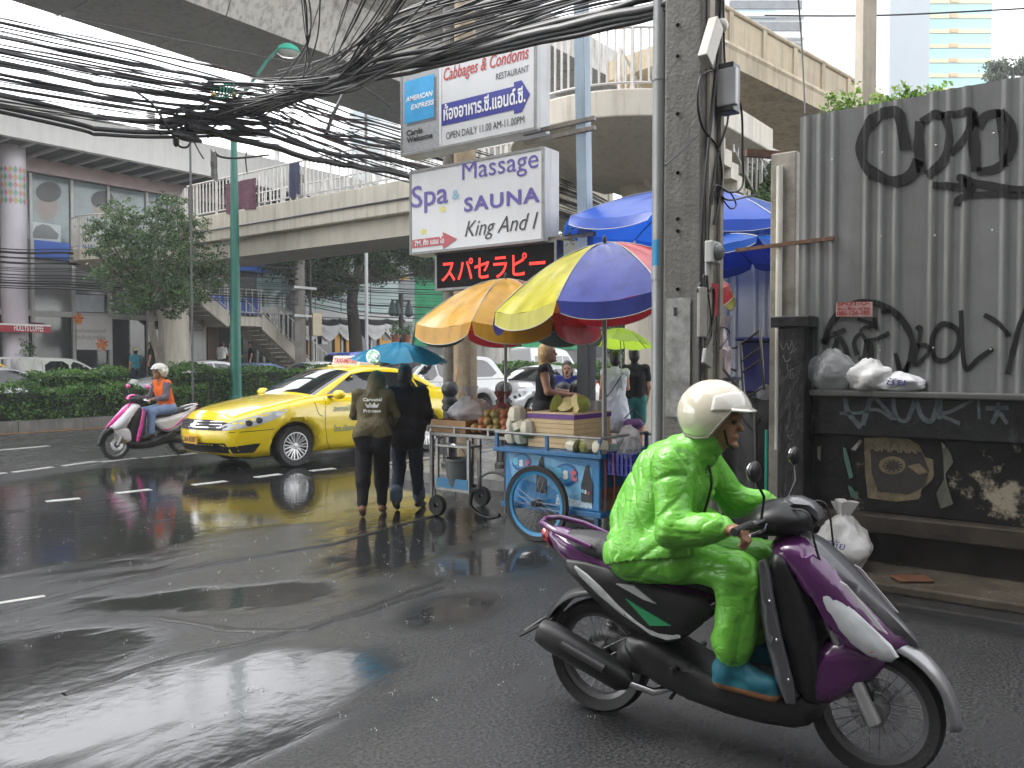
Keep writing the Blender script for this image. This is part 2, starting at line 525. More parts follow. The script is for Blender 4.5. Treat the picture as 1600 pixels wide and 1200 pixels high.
# ------------------------------------------------------------------ the ground
def road_material():
    m = bpy.data.materials.new('wet_asphalt'); m.use_nodes = True
    n = m.node_tree.nodes; L = m.node_tree.links; b = n['Principled BSDF']
    g = n.new('ShaderNodeNewGeometry')
    def noise_(sc, det, rough=.6, vec=None, dist=0.0):
        t = n.new('ShaderNodeTexNoise'); t.inputs['Scale'].default_value = sc; t.inputs['Detail'].default_value = det
        t.inputs['Roughness'].default_value = rough; t.inputs['Distortion'].default_value = dist
        L.new(vec or g.outputs['Position'], t.inputs['Vector']); return t.outputs[0]
    def rng(x, a, b_, c=0.0, d=1.0, sm=True):
        r = n.new('ShaderNodeMapRange'); r.interpolation_type = 'SMOOTHSTEP' if sm else 'LINEAR'
        r.inputs[1].default_value, r.inputs[2].default_value, r.inputs[3].default_value, r.inputs[4].default_value = a, b_, c, d
        L.new(x, r.inputs[0]); return r.outputs[0]
    def mth(op, x, y=None):
        q = n.new('ShaderNodeMath'); q.operation = op
        for i, k in enumerate((x, y)):
            if k is None: continue
            if isinstance(k, (int, float)): q.inputs[i].default_value = k
            else: L.new(k, q.inputs[i])
        return q.outputs[0]
    # ruts and ridges drag along the soi's mouth: stretched noise, turned
    mp = n.new('ShaderNodeMapping'); mp.inputs['Rotation'].default_value = (0, 0, R(20)); mp.inputs['Scale'].default_value = (.8, 2.4, 1)
    L.new(g.outputs['Position'], mp.inputs[0])
    big = noise_(.55, 3, .5, mp.outputs[0], .3)
    med = noise_(1.7, 5, .6, mp.outputs[0], .6)
    # hollows where water stands: where they lie on the ground
    pud = None
    for (u, v, rx, ry, a) in HOLLOWS:
        p = PZ(u, v, 0)
        s = n.new('ShaderNodeVectorMath'); s.operation = 'SUBTRACT'; L.new(g.outputs['Position'], s.inputs[0]); s.inputs[1].default_value = p
        q = n.new('ShaderNodeMapping'); q.vector_type = 'TEXTURE'; q.inputs['Rotation'].default_value = (0, 0, R(a)); q.inputs['Scale'].default_value = (rx, ry, 1)
        L.new(s.outputs[0], q.inputs[0])
        ln = n.new('ShaderNodeVectorMath'); ln.operation = 'LENGTH'; L.new(q.outputs[0], ln.inputs[0])
        f = rng(ln.outputs['Value'], .25, 1.15, 1, 0)
        pud = f if pud is None else mth('MAXIMUM', pud, f)
    wet = mth('ADD', mth('MULTIPLY', pud, .46), mth('MULTIPLY', mth('ADD', big, mth('MULTIPLY', med, .75)), .62))
    water = rng(wet, .50, .93)
    fine = noise_(170, 3, .7); grit = noise_(60, 4, .7)
    col = n.new('ShaderNodeMix'); col.data_type = 'RGBA'
    L.new(rng(grit, .3, .75), col.inputs[0]); col.inputs[6].default_value = (.007, .0072, .0075, 1); col.inputs[7].default_value = (.064, .065, .066, 1)
    c2 = n.new('ShaderNodeMix'); c2.data_type = 'RGBA'; L.new(mth('MULTIPLY', water, .55), c2.inputs[0]); L.new(col.outputs[2], c2.inputs[6]); c2.inputs[7].default_value = (.012, .012, .012, 1)
    c3 = n.new('ShaderNodeMix'); c3.data_type = 'RGBA'; L.new(rng(med, .45, .7, 0, .5), c3.inputs[0]); L.new(c2.outputs[2], c3.inputs[6]); c3.inputs[7].default_value = (.030, .031, .032, 1)
    L.new(c3.outputs[2], b.inputs['Base Color'])
    ro = mth('ADD', rng(water, 0, 1, .23, .035, False), mth('MULTIPLY', rng(med, .35, .7, 0, .10), mth('SUBTRACT', 1.0, water)))
    L.new(ro, b.inputs['Roughness'])
    b.inputs['Specular IOR Level'].default_value = .55
    b.inputs['IOR'].default_value = 1.4
    rip = noise_(9, 2, .5)
    vor = n.new('ShaderNodeTexVoronoi'); vor.inputs['Scale'].default_value = 3.2; L.new(g.outputs['Position'], vor.inputs['Vector'])
    ring = mth('MULTIPLY', mth('SINE', mth('MULTIPLY', vor.outputs['Distance'], 150.0)), rng(vor.outputs['Distance'], .02, .13, 1, 0))
    dry = mth('SUBTRACT', 1.0, water)
    hgt = mth('ADD', mth('MULTIPLY', mth('ADD', fine, mth('MULTIPLY', grit, 1.2)), mth('ADD', mth('MULTIPLY', dry, .0028), .00010)),
              mth('ADD', mth('MULTIPLY', rip, .0011), mth('ADD', mth('MULTIPLY', mth('MULTIPLY', med, dry), .009), mth('MULTIPLY', ring, .00012))))
    bp = n.new('ShaderNodeBump'); bp.inputs['Strength'].default_value = 1.0; bp.inputs['Distance'].default_value = 1.0
    L.new(hgt, bp.inputs['Height']); L.new(bp.outputs[0], b.inputs['Normal'])
    return m
HOLLOWS = [(210, 1110, 1.5, 1.05, -50), (20, 1030, 1.1, 1.1, 0), (470, 1050, .75, .6, -53), (480, 775, 4.2, 2.2, 0), (200, 760, 5.5, 2.6, 0), (620, 830, 2.2, 1.2, 30),
           (60, 830, 1.8, 3.2, 0), (760, 880, .9, .7, 0), (700, 950, .6, .4, 0), (330, 935, 1.5, .5, -40), (1500, 960, 1.2, .4, 90)]
b = MB(); b.quad((-300, -300, 0), (700, -300, 0), (700, 700, 0), (-300, 700, 0))
road = b.build('road', road_material()); tag(road, kind='structure')
paint = M('worn_white_paint', (.55, .55, .52), .3, var=.3, scale=9, dirt=.55, dcol=(.05, .05, .05))
ypaint = M('worn_yellow_paint', (.50, .22, .03), .3, var=.25, scale=7, dirt=.4, dcol=(.05, .05, .05))
def dash(u0, v0, u1, v1, w):
    p, q = PZ(u0, v0), PZ(u1, v1); c = (p + q) / 2
    cube('lane_dash', road, (c.x, c.y, .003), ((q - p).length, w, .006), paint, math.atan2(q.y - p.y, q.x - p.x))
for s in ((-40, 744, 10, 739), (22, 738, 82, 730), (99, 728, 150, 721), (160, 722, 213, 716), (224, 716, 275, 711), (283, 711, 322, 706), (332, 704, 366, 700)): dash(*s, .13)
for s in ((72, 784, 125, 779), (183, 771, 235, 765), (302, 758, 353, 752), (400, 746, 438, 741), (486, 736, 522, 732), (705, 712, 735, 709)): dash(*s, .13)
for s in ((-30, 706, 76, 697), (-300, 745, -120, 725)): dash(*s, .14)
b = MB(); y0 = PZ(90, 673).y
b.box(-40, 90, y0 - .06, y0 + .06, .001, .006); b.build('yellow_edge_line', ypaint, road)
b = MB(); p, q = PZ(-30, 948), PZ(70, 932); b.obox((p.x, p.y, .003), (q.x, q.y, .003), .06, .006); b.build('stop_line_trace', paint, road)
# repaired seams in the asphalt: low ridges of tar
tar = M('tar_seam', (.014, .014, .014), .22, var=.3, scale=20, bump=.5, bscale=90)
def seam(pts, w, h=.012):
    P_ = [PZ(u, v) for u, v in pts]; Q = []
    for a, c in zip(P_, P_[1:]):
        for k in range(14): Q.append(a.lerp(c, k / 14))
    b = MB(); L_ = []
    for i, p in enumerate(Q):
        t = (Q[min(i + 1, len(Q) - 1)] - Q[max(i - 1, 0)]).normalized(); nn = V((-t.y, t.x, 0))
        j = .03 * noise.noise(p * 2.1) + .012 * noise.noise(p * 9); ww = w * (1 + .6 * noise.noise(p * 5 + V((9, 0, 0))))
        L_.append([p + nn * (j + ww * s) + V((0, 0, hh)) for s, hh in ((-1, .001), (-.45, h), (.3, h * .8), (1, .001))])
    for a, c in zip(L_, L_[1:]):
        for k in range(3): b.quad(a[k], a[k + 1], c[k + 1], c[k])
    b.build('patch_seam', tar, road, smooth=60)
seam([(-20, 962), (110, 930), (330, 880), (520, 850), (700, 800)], .05)
seam([(100, 1085), (230, 1040), (400, 1000), (560, 960), (700, 915)], .035, .008)
seam([(250, 965), (360, 985), (480, 985), (700, 900)], .04, .008)
# pavements, kerbs
conc = M('wet_concrete', (.13, .125, .115), .28, var=.25, scale=3, bump=.25, bscale=50, dirt=.5, rvar=.12)
kerbm = M('kerb_concrete', (.16, .155, .145), .4, var=.25, scale=2.5, bump=.3, bscale=40, streak=.5, dirt=.3)
earth = M('median_earth', (.05, .045, .03), .8, var=.4, scale=6)
def structure(name, mb, mat, **k): o = mb.build(name, mat, **k); tag(o, kind='structure'); return o
b = MB(); b.box(8.5, 140, 2.6, 8.75, .0, .13); near_pave = structure('pavement', b, conc)
for i in range(26):
    slab('kerb_stone', near_pave, 8.5 + i * 1.5 + .01, 8.5 + i * 1.5 + 1.49, 8.76, 8.96, .002, .145, kerbm)
for i in range(4):
    slab('kerb_stone', near_pave, 8.30, 8.49, 2.7 + i * 1.5, 2.7 + i * 1.5 + 1.48, .002, .14, kerbm)
MY = 20.75
b = MB(); b.box(-60, 160, MY + .2, 24.0, 0, .24); med = structure('median', b, earth)
for i in range(46):
    x = -14 + i * 1.5
    slab('kerb_stone', med, x + .008, x + 1.492, MY, MY + .19, .002, .265, kerbm)
b = MB(); b.box(-60, 160, 28.6, 60, 0, .16); structure('far_pavement', b, M('far_paving', (.2, .19, .18), .35, var=.2, scale=1.5, rvar=.1))
b = MB(); b.box(6.3, 7.2, -14, 2.55, 0, .07); structure('wall_footing', b, M('footing_concrete', (.07, .058, .045), .18, var=.35, scale=3, bump=.3, bscale=30, rvar=.12), bevel=.015)
# ------------------------------------------------------------------ railway viaduct over the median
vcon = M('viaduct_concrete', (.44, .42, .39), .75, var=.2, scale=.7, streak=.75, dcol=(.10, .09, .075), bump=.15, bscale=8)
vsof = M('shaded_soffit_concrete', (.20, .195, .18), .8, var=.2, scale=.25, dirt=.45, dcol=(.045, .042, .035))  # viaduct concrete darkened: shade of the underside put into its colour
via = thing('railway_viaduct', 'grey concrete elevated railway viaduct above the hedged median', 'viaduct', (0, 0, 0))
prof = [(22.0, 12.0), (26.0, 12.0), (26.9, 13.6), (29.0, 14.3), (29.0, 15.6), (28.75, 15.6), (28.75, 14.6), (19.25, 14.6), (19.25, 15.6), (19.0, 15.6), (19.0, 14.3), (21.1, 13.6)]
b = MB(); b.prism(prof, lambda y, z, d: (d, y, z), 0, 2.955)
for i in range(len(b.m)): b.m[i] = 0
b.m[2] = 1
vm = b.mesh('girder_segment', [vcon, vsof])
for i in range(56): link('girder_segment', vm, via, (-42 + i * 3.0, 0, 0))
for x in (-5, 30, 65, 100):
    b = MB(); b.tube([(x, 24, .2), (x, 24, 9.2), (x, 24, 10.6), (x, 24, 11.98)], [1.0, 1.0, 1.25, 2.0], 20); b.build('pier', vcon, via, smooth=40)
# ------------------------------------------------------------------ footbridge
K = 1.35
def bz(z): return CAM_H + K * (z - CAM_H)
cream = M('cream_bridge_paint', (.50, .46, .385), .55, var=.1, scale=1.2, streak=.5, dcol=(.17, .14, .10), bump=.1, bscale=20)
cream2 = M('shaded_bridge_cream', (.44, .405, .34), .6, var=.12, scale=1, streak=.3, dcol=(.13, .1, .07))  # bridge cream toned down, shade below the deck put into the colour
railm = M('bridge_rail_paint', (.55, .53, .50), .4, var=.12, scale=3, dirt=.25, dcol=(.2, .15, .1))
fb = thing('footbridge', 'cream concrete footbridge with white railings crossing over the road', 'footbridge')
BX, ZD = 12 * K, bz(5.27)
b = MB(); b.box(BX, BX + .25, 8.0 * K, 19.6 * K, bz(4.62), ZD); b.box(BX + 2.2, BX + 2.45, 8.0 * K, 19.6 * K, bz(4.62), ZD); b.build('edge_beam', cream, fb, bevel=.03)
b = MB(); b.box(BX + .3, BX + 2.15, 8.0 * K, 19.6 * K, bz(4.2), ZD - .15); b.build('girder', cream2, fb)
b = MB(); b.tube([(BX - .05, 8 * K, bz(4.88)), (BX - .05, 19.5 * K, bz(4.88))], .03, 6); b.build('conduit', M('dark_conduit', (.05, .05, .05), .5), fb)
def rail(pts, h, parent, step=.16, r=.03, name='handrail', post=6):
    """handrail along pts (floor points) with balusters"""
    b = MB(); b.tube([V(p) + V((0, 0, h)) for p in pts], r, 8); b.build(name, railm, parent, smooth=50)
    b = MB(); b.tube([V(p) + V((0, 0, .12)) for p in pts], r * .7, 6); b.build('bottom_rail', railm, parent, smooth=50)
    k = 0; carry = 0.0
    for a, c in zip(pts, pts[1:]):
        a, c = V(a), V(c); L_ = (c - a).length; t = carry
        while t < L_:
            p = a.lerp(c, t / L_); w = .06 if k % post == 0 else .032
            hh = h if k % post == 0 else h - .12; z0 = 0 if k % post == 0 else .12
            cube('baluster', parent, (p.x, p.y, p.z + z0 + hh / 2), (w, w, hh), railm)
            t += step; k += 1
        carry = t - L_
rail([(BX + .12, 8.1 * K, ZD), (BX + .12, 19.5 * K, ZD)], 1.15, fb, .19)
rail([(BX + 2.3, 8.1 * K, ZD), (BX + 2.3, 19.5 * K, ZD)], 1.15, fb, .36, name='back_handrail')
def landing(cx, cy, r, z, a0, a1, th=.5):
    pts = [(cx + r * math.cos(R(a0 + (a1 - a0) * i / 24)), cy + r * math.sin(R(a0 + (a1 - a0) * i / 24))) for i in range(25)] + [(cx + r * .9, cy + r * math.sin(R(a1))), (cx + r * .9, cy + r * math.sin(R(a0)))]
    b = MB(); b.prism(pts, lambda x, y, d: (x, y, d), z - th, z); b.build('landing_slab', cream, fb, bevel=.03, fix=True)
    b = MB(); n = len(pts)
    low = [(cx + (x - cx) * .45, cy + (y - cy) * .45) for x, y in pts]
    b.add([(x * .985 + cx * .015, y * .985 + cy * .015, z - th) for x, y in pts] + [(x, y, z - th - .65) for x, y in low], [(i, (i + 1) % n, n + (i + 1) % n, n + i) for i in range(n)] + [tuple(range(n, 2 * n))])
    b.build('landing_bracket', cream2, fb, smooth=30, fix=True)
    rail([(x * .97 + cx * .03, y * .97 + cy * .03, z) for x, y in pts[:25]], 1.1, fb, .15)
landing(11.3 * K, 6.35 * K, 1.75 * K, ZD, 100, 265)
landing(12.0 * K, 21.4 * K, 1.8 * K, bz(4.5), 95, 262, .42)
def stairs(x0, z0, x1, z1, y0, y1, n, saw=True, parent=fb):
    b = MB(); dx = (x1 - x0) / n; dz = (z1 - z0) / n
    poly = []
    for i in range(n):
        poly += [(x0 + i * dx, z0 + i * dz), (x0 + (i + 1) * dx, z0 + i * dz)]
    poly += [(x1, z1)]
    low = [(p[0], p[1] - .42) for p in poly[::-1]] if saw else [(x1, z1 - .55), (x0, z0 - .55)]
    for i in range(n):
        s = slab('step', parent, x0 + i * dx, x0 + (i + 1) * dx + .04, y0 + (.01 if saw else .16), y1 - .16, z0 + (i + 1) * dz - (.30 if saw else .14), z0 + (i + 1) * dz + .02, cream)
    for ya in ((y1 - .15,) if saw else (y0, y1 - .15)):
        b = MB(); q = [(x0, z0 + .18), (x1, z1 + .18), (x1, z1 - .5), (x0, z0 - .5)]
        b.prism(q, lambda x, z, d: (x, d, z), ya, ya + .15); b.build('stringer', cream, parent, bevel=.02)
    for ya in (y0 + .07, y1 - .07):
        rail([(x0, ya, z0 + .18), (x1, ya, z1 + .18)], 1.05, parent, .3)
# near stairs run down along the pavement
stairs(10.6 * K, ZD, 15.0 * K, bz(2.6), 4.75 * K, 6.1 * K, 18)
# mid landing fill + few steps between span and far landing
b = MB(); b.prism([(19.3 * K, ZD), (20.3 * K, bz(4.5)), (20.3 * K, bz(4.1)), (19.3 * K, bz(4.75))], lambda y, z, d: (d, y, z), BX, BX + 2.4); b.build('ramp', cream, fb)
rail([(BX + .12, 19.6 * K, ZD), (BX + .12, 20.4 * K, bz(4.5))], 1.1, fb, .2)
stairs(13.0 * K, bz(4.5), 15.1 * K, bz(3.05), 22.2 * K, 23.6 * K, 11, False)
b = MB(); b.box(15.1 * K, 16.3 * K, 22.2 * K, 23.6 * K, bz(2.75), bz(3.05)); b.build('half_landing', cream, fb, bevel=.02)
rail([(15.1 * K, 22.25 * K, bz(3.1)), (16.3 * K, 22.25 * K, bz(3.1))], 1.1, fb, .3)
stairs(16.3 * K, bz(3.05), 19.4 * K, .3, 22.2 * K, 23.6 * K, 17, False)
for (x, y, zt) in ((12.0 * K, 6.35 * K, ZD - .6), (BX + 1.2, 21.4 * K, bz(4.1)), (13.6 * K, 22.9 * K, bz(3.6))):
    b = MB(); b.tube([(x, y, .1), (x, y, zt - .9), (x, y, zt)], [.45, .45, .8], 16); b.build('column', cream, fb, smooth=40)
# cloths hung over the bridge rail
def cloth(name, label, u, v, w, h, m, cat='banner'):
    p = PX(u, v, BX + .04); b = MB()
    b.grid(lambda s, t: (p.x - .05 - .05 * math.sin(s * 9) * (1 - t) - .02 * noise.noise(V((s * 4, t * 4, u))), p.y + (s - .5) * w * (1 - .15 * (1 - t) * math.sin(s * 3)), p.z - h * (1 - t) + .06 * math.sin(s * 7) * (1 - t)), 16, 10)
    tag(b.build(name, m, smooth=60), label, cat)
cloth('draped_cloth', 'maroon patterned cloth hanging over the footbridge railing', 378, 283, 1.6, 1.0, M('maroon_cloth', (.10, .025, .05), .7, var=.7, scale=9))
cloth('draped_cloth', 'dark blue cloth bundle hanging on the footbridge railing', 462, 255, .5, 1.0, M('navy_cloth', (.03, .035, .08), .7, var=.4, scale=9))
# sloping concrete ramp of the station beyond the fence
rampm = M('ramp_concrete', (.42, .35, .24), .7, var=.16, scale=1.2, streak=.6, dcol=(.12, .09, .06), bump=.15, bscale=12)
rp = thing('station_ramp', 'weathered beige elevated ramp with pipe rail sloping down behind the fence', 'ramp')
A, Bp = PD(1075, 22, 15.5), PD(1420, 205, 22)
n_ = 8
for i in range(n_):
    a, c = A.lerp(Bp, i / n_), A.lerp(Bp, (i + 1) / n_ - .004)
    b = MB(); b.obox(a, c, .22, .74); b.build('parapet_panel', rampm, rp, bevel=.02)
    b = MB(); b.obox(a + V((0, 0, -.42)), a + V((0, 0, .46)), .3, .14, up=(c - a)); b.build('rib', rampm, rp)
b = MB(); b.tube([A + V((-.1, -.1, .42)), Bp + V((-.1, -.1, .42))], .05, 8); b.tube([A + V((-.16, -.16, -.36)), Bp + V((-.16, -.16, -.36))], .11, 8); b.build('pipe', rampm, rp, smooth=40)
b = MB(); dd = (Bp - A); side = V((dd.y, -dd.x, 0)).normalized() * -1.6
b.obox(A + V((0, 0, -.55)) + side * .55, Bp + V((0, 0, -.55)) + side * .55, 2.3, .4); b.build('deck', rampm, rp)
# ------------------------------------------------------------------ buildings across the road
FY = 33.0
glass = M('dark_shop_glass', (.035, .04, .042), .06, var=.3, scale=.6, spec=.7)
glass2 = M('grey_shop_glass', (.26, .265, .265), .10, var=.2, scale=.5, spec=.6)
cyan = M('pale_cyan_glass', (.36, .50, .50), .12, var=.1, scale=.4, spec=.6)
frame = M('silver_frame', (.5, .5, .49), .4, var=.08)
white = M('white_render', (.75, .75, .74), .6, var=.06, scale=1, streak=.2, dcol=(.35, .35, .33))
pinkw = M('lilac_column_paint', (.62, .58, .64), .45, var=.05, scale=1)
blk = M('dark_soffit_panel', (.025, .027, .028), .5, var=.3, scale=3)
def frect(name, parent, u0, v0, u1, v1, mat, dep=.1, back=0.0, Y=FY):
    """box on the street front between two corner pixels at facade distance"""
    p, q = PY(u0, v0, Y), PY(u1, v1, Y)
    x0, x1 = sorted((p.x, q.x)); z0, z1 = sorted((p.z, q.z))
    return slab(name, parent, x0, x1, Y - dep - back, Y - back, max(z0, .16), z1, mat)
mall = thing('shopping_building', 'white and glass shopping building with deep roof canopy across the road', 'building')
xL, xM, xR = PY(-260, 500, FY).x - 10, PY(262, 500, FY).x, PY(420, 500, FY).x
zt0 = PY(0, 205, FY).z + .3
slab('wall', mall, xL, xM + 4.6, FY + .05, FY + 12, .16, zt0, M('mall_inner_wall', (.20, .20, .20), .6, var=.2, scale=.4))
zt = PY(0, 205, FY).z
slab('canopy_band', mall, xL, xM + 10, FY - 3.2, FY - 2.9, zt - .9, zt + .35, white)
slab('canopy_soffit', mall, xL, xM + 10, FY - 2.89, FY, zt - .8, zt - .5, blk)
for i in range(40):
    x = xL + 14 + i * .8
    if x < xM + 9.5: slab('soffit_slat', mall, x, x + .14, FY - 2.85, FY - .4, zt - .9, zt - .81, frame)
slab('parapet', mall, xL, xM + 9, FY - 1.0, FY, zt + .36, zt + .75, white)
for i, x in enumerate((xL + 19.2, xL + 25, xL + 31)):
    b = MB(); b.tube([(x, FY - 2.6, zt + .3), (x, FY - 2.6, zt + 1.2)], .16, 10); b.build('vent', white, mall, smooth=40)
pz0, pz1 = PY(150, 276, FY).z, PY(150, 257, FY).z
slab('fascia', mall, xL, xM + 4, FY - .35, FY - .1, pz0 - .3, pz0 + .3, M('dusty_pink_fascia', (.60, .47, .47), .5, var=.15, scale=2))
# upper floor glass bays, ground floor bays
zA, zB = PY(110, 380, FY).z, pz0 - .32
cols = [PY(u, 400, FY).x for u in (-420, -350, -270, -190, -120, -60, 2, 47, 111, 168, 228, 262)]
z_m0, z_m1 = PY(110, 492, FY).z, PY(110, 410, FY).z
for i in range(len(cols) - 1):
    a, c = cols[i] + .06, cols[i + 1] - .06
    slab('upper_pane', mall, a, c, FY - .06, FY, zA, zB, M('display_glass', (.15, .20, .205), .1, var=.5, scale=.5, spec=.6))
    slab('blue_panel', mall, a, c, FY - .12, FY, PY(110, 408, FY).z, zA - .03, M('blue_panel', (.03, .13, .55), .4, var=.08)) if i > 6 else slab('grey_panel', mall, a, c, FY - .1, FY, PY(110, 408, FY).z, zA - .03, M('grey_panel', (.2, .19, .19), .5))
    slab('middle_pane', mall, a, c, FY - .06, FY, z_m0 + .1, z_m1 - .1, glass2)
    slab('ground_pane', mall, a, c, FY - .06, FY, .2, z_m0 - .1, glass)
    slab('transom', mall, a - .06, c + .06, FY - .16, FY, z_m0 - .1, z_m0 + .1, frame)
    slab('transom', mall, a - .06, c + .06, FY - .13, FY, (z_m0 + z_m1) / 2 - .04, (z_m0 + z_m1) / 2 + .04, frame)
for x in cols:
    slab('mullion', mall, x - .06, x + .06, FY - .2, FY, .16, zA, frame)
    slab('mullion', mall, x - .05, x + .05, FY - .15, FY, zA, zB, frame)
for i, (u, m) in enumerate(((24, pinkw), (-150, pinkw))):
    p = PY(u, 500, FY - 1.4); b = MB(); b.tube([(p.x, FY - 1.4, .16), (p.x, FY - 1.4, zt - .8)], .40, 24); c = b.build('round_column', m, mall, smooth=40)
    zc0, zc1 = PY(u, 322, FY - 1.4).z, PY(u, 262, FY - 1.4).z
    b = MB()
    for r_ in range(5):
        z0 = zc0 + (zc1 - zc0) * r_ / 5; z1 = zc0 + (zc1 - zc0) * (r_ + .97) / 5
        for k in range(16):
            a0, a1 = 2 * math.pi * k / 16, 2 * math.pi * (k + .94) / 16
            am = (a0 + a1) / 2
            b.add([(p.x + .412 * math.cos(a0), FY - 1.4 + .412 * math.sin(a0), (z0 + z1) / 2), (p.x + .412 * math.cos(am), FY - 1.4 + .412 * math.sin(am), z0), (p.x + .412 * math.cos(a1), FY - 1.4 + .412 * math.sin(a1), (z0 + z1) / 2), (p.x + .412 * math.cos(am), FY - 1.4 + .412 * math.sin(am), z1)], [(0, 1, 2, 3)], (k + r_) % 3)
    b.build('mosaic_band', [M('mosaic_green', (.15, .4, .3), .3), M('mosaic_pink', (.55, .25, .3), .3), M('mosaic_gold', (.5, .4, .18), .3)], c)
# big faces and a car on the upper display panes: flat prints
def fposter(poly, mat, name, parent, Y=FY - .065):
    b = MB(); pts = [PY(u, v, Y) for u, v in poly]; b.add([(p.x, Y, p.z) for p in pts], [tuple(range(len(pts)))]); return b.build(name, mat, parent)
def oval(cu, cv, ru, rv, n=20, a0=0, a1=360): return [(cu + ru * math.cos(R(a0 + (a1 - a0) * i / n)), cv + rv * math.sin(R(a0 + (a1 - a0) * i / n))) for i in range(n)]
fposter(oval(74, 318, 17, 27), M('print_skin', (.32, .27, .24), .3, var=.1), 'display_print', mall)
fposter(oval(76, 300, 20, 16), M('print_hair', (.03, .03, .032), .3), 'display_print', mall, FY - .068)
fposter(oval(160, 322, 15, 22), _mats['print_skin'], 'display_print', mall)
fposter(oval(160, 312, 18, 14), _mats['print_hair'], 'display_print', mall, FY - .068)
fposter([(44, 345), (95, 352), (95, 380), (44, 376)], M('print_pale', (.52, .58, .60), .3), 'display_print', mall, FY - .07)
fposter([(50, 366), (56, 354), (66, 350), (78, 353), (86, 361), (92, 366), (90, 374), (52, 372)], M('print_car_grey', (.16, .17, .18), .3), 'display_print', mall, FY - .073)
fposter([(117, 460), (163, 462), (163, 488), (117, 487)], M('notice_paper', (.55, .60, .66), .4), 'notice_board', mall, FY - .1)
frect('notice_frame', mall, 115, 458, 166, 490, M('notice_frame', (.08, .08, .09), .4), .03, .05)
ps = frect('poster_board', mall, 114, 493, 170, 547, M('poster_white', (.62, .60, .58), .4, var=.04), .05, .22)
def flower(u, v, s):
    for k in range(11):
        a = 2 * math.pi * k / 11 + random.uniform(-.2, .2); l = s * random.uniform(.75, 1.1)
        fposter([(u, v), (u + .55 * l * math.cos(a - .3), v + .55 * l * math.sin(a - .3)), (u + l * math.cos(a), v + l * math.sin(a)), (u + .55 * l * math.cos(a + .3), v + .55 * l * math.sin(a + .3))], M('flower_orange_%d' % (k % 2), ((.75, .16, .03), (.8, .30, .07))[k % 2], .5), 'printed_petal', ps_root, FY - .275 - .001 * (k % 2))
ps_root = mall
flower(123, 498, 12); flower(159, 538, 13)
b = MB()
for s, v_ in (('ศูนย์วัฒนธรรมเกาหลี', 521), ('ประจำประเทศไทย', 530)):
    p, q = PY(118, v_, FY - .28), PY(165, v_, FY - .28)
    text_into(b, s, p, (1, 0, 0), (0, 0, 1), w=(q.x - p.x), h=.2)
b.build('poster_writing', M('poster_ink', (.25, .23, .22), .5), mall)
# striped white pillar and white end bay with notice
frect('end_wall', mall, 262, 478, 318, 600, white, .5)
frect('notice_board', mall, 268, 492, 306, 518, M('tenant_board', (.42, .42, .42), .4), .06, .52)
for i in range(4):
    frect('notice_row', mall, 270, 497 + i * 5, 304, 500 + i * 5, M('tenant_row', (.6, .6, .6), .4), .02, .585)
frect('door_leaf', mall, 312, 500, 330, 590, M('brown_door', (.12, .075, .05), .4), .1, .5)
frect('doorway_shade_panel', mall, 332, 500, 372, 590, M('doorway_shade_panel', (.03, .028, .03), .4), .1, .3)  # dark slab, its colour standing for the shade in the doorway
frect('upper_bay', mall, 318, 405, 372, 500, glass2, .2)
frect('blue_sign_panel', mall, 330, 403, 412, 428, _mats['blue_panel'], .35)
frect('blue_sign_panel', mall, 322, 460, 400, 492, _mats['blue_panel'], .3)
# awning of the coffee shop
aw = thing('shop_awning', 'red folding awning with white coffee shop lettering', 'awning')
p, q, e = PY(-140, 497, FY - .2), PY(70, 497, FY - .2), PY(78, 509, FY - 2.3)
red = M('red_awning', (.38, .02, .04), .5, var=.12, scale=2)
zf = PY(40, 517, FY - 2.3).z
b = MB(); b.add([(p.x, FY - .2, p.z), (q.x - .1, FY - .2, p.z), (e.x, FY - 2.3, e.z), (p.x, FY - 2.3, e.z)], [(0, 1, 2, 3)]); b.add([(p.x, FY - .2, p.z - .03), (q.x - .1, FY - .2, p.z - .03), (e.x, FY - 2.3, e.z - .03), (p.x, FY - 2.3, e.z - .03)], [(3, 2, 1, 0)]); b.build('canopy', red, aw)
slab('valance', aw, p.x, e.x, FY - 2.36, FY - 2.31, zf - .05, e.z - .03, red)
slab('front_bar', aw, p.x, e.x, FY - 2.38, FY - 2.3, e.z - .03, e.z + .03, white)
b = MB(); a_, c_ = PY(22, 517, FY - 2.37), PY(68, 517, FY - 2.37)
text_into(b, 'HOLLYS COFFEE', (a_.x, FY - 2.37, a_.z), (1, 0, 0), (0, 0, 1), w=c_.x - a_.x, h=.22, bold=.02); b.build('lettering', white, aw)
# glass building with bank beyond the stairs
gb = thing('glass_building', 'pale cyan glass office building with black and white bunting over a bank', 'building')
slab('wall', gb, xM + 4.8, PY(650, 500, FY).x, FY + .1, FY + 10, .16, 9.4, M('gb_wall', (.3, .33, .33), .6))
us = [400, 410, 440, 492, 532, 578, 622]
for r_ in range(2):
    z0 = 5.2 + r_ * 2.2
    for i in range(len(us) - 1):
        a, c = PY(us[i], 500, FY).x, PY(us[i + 1], 500, FY).x
        slab('cyan_pane', gb, a + .03, c - .03, FY - .05, FY + .02, z0 - (1.0 if r_ == 0 else 0), z0 + 2.16, cyan)
for i in range(len(us) - 1):
    a, c = PY(us[i], 500, FY).x, PY(us[i + 1], 500, FY).x
    slab('bank_pane', gb, a + .05, c - .05, FY - .04, FY + .02, .2, 4.1, glass)
    slab('bank_mullion', gb, a - .05, a + .05, FY - .12, FY, .16, 4.1, frame)
org = M('bank_orange', (.62, .30, .02), .4, var=.08)
for u0, u1 in ((478, 484), (520, 528), (538, 548), (590, 608)): frect('bank_panel', gb, u0, 506, u1, 560, org, .1, .06)
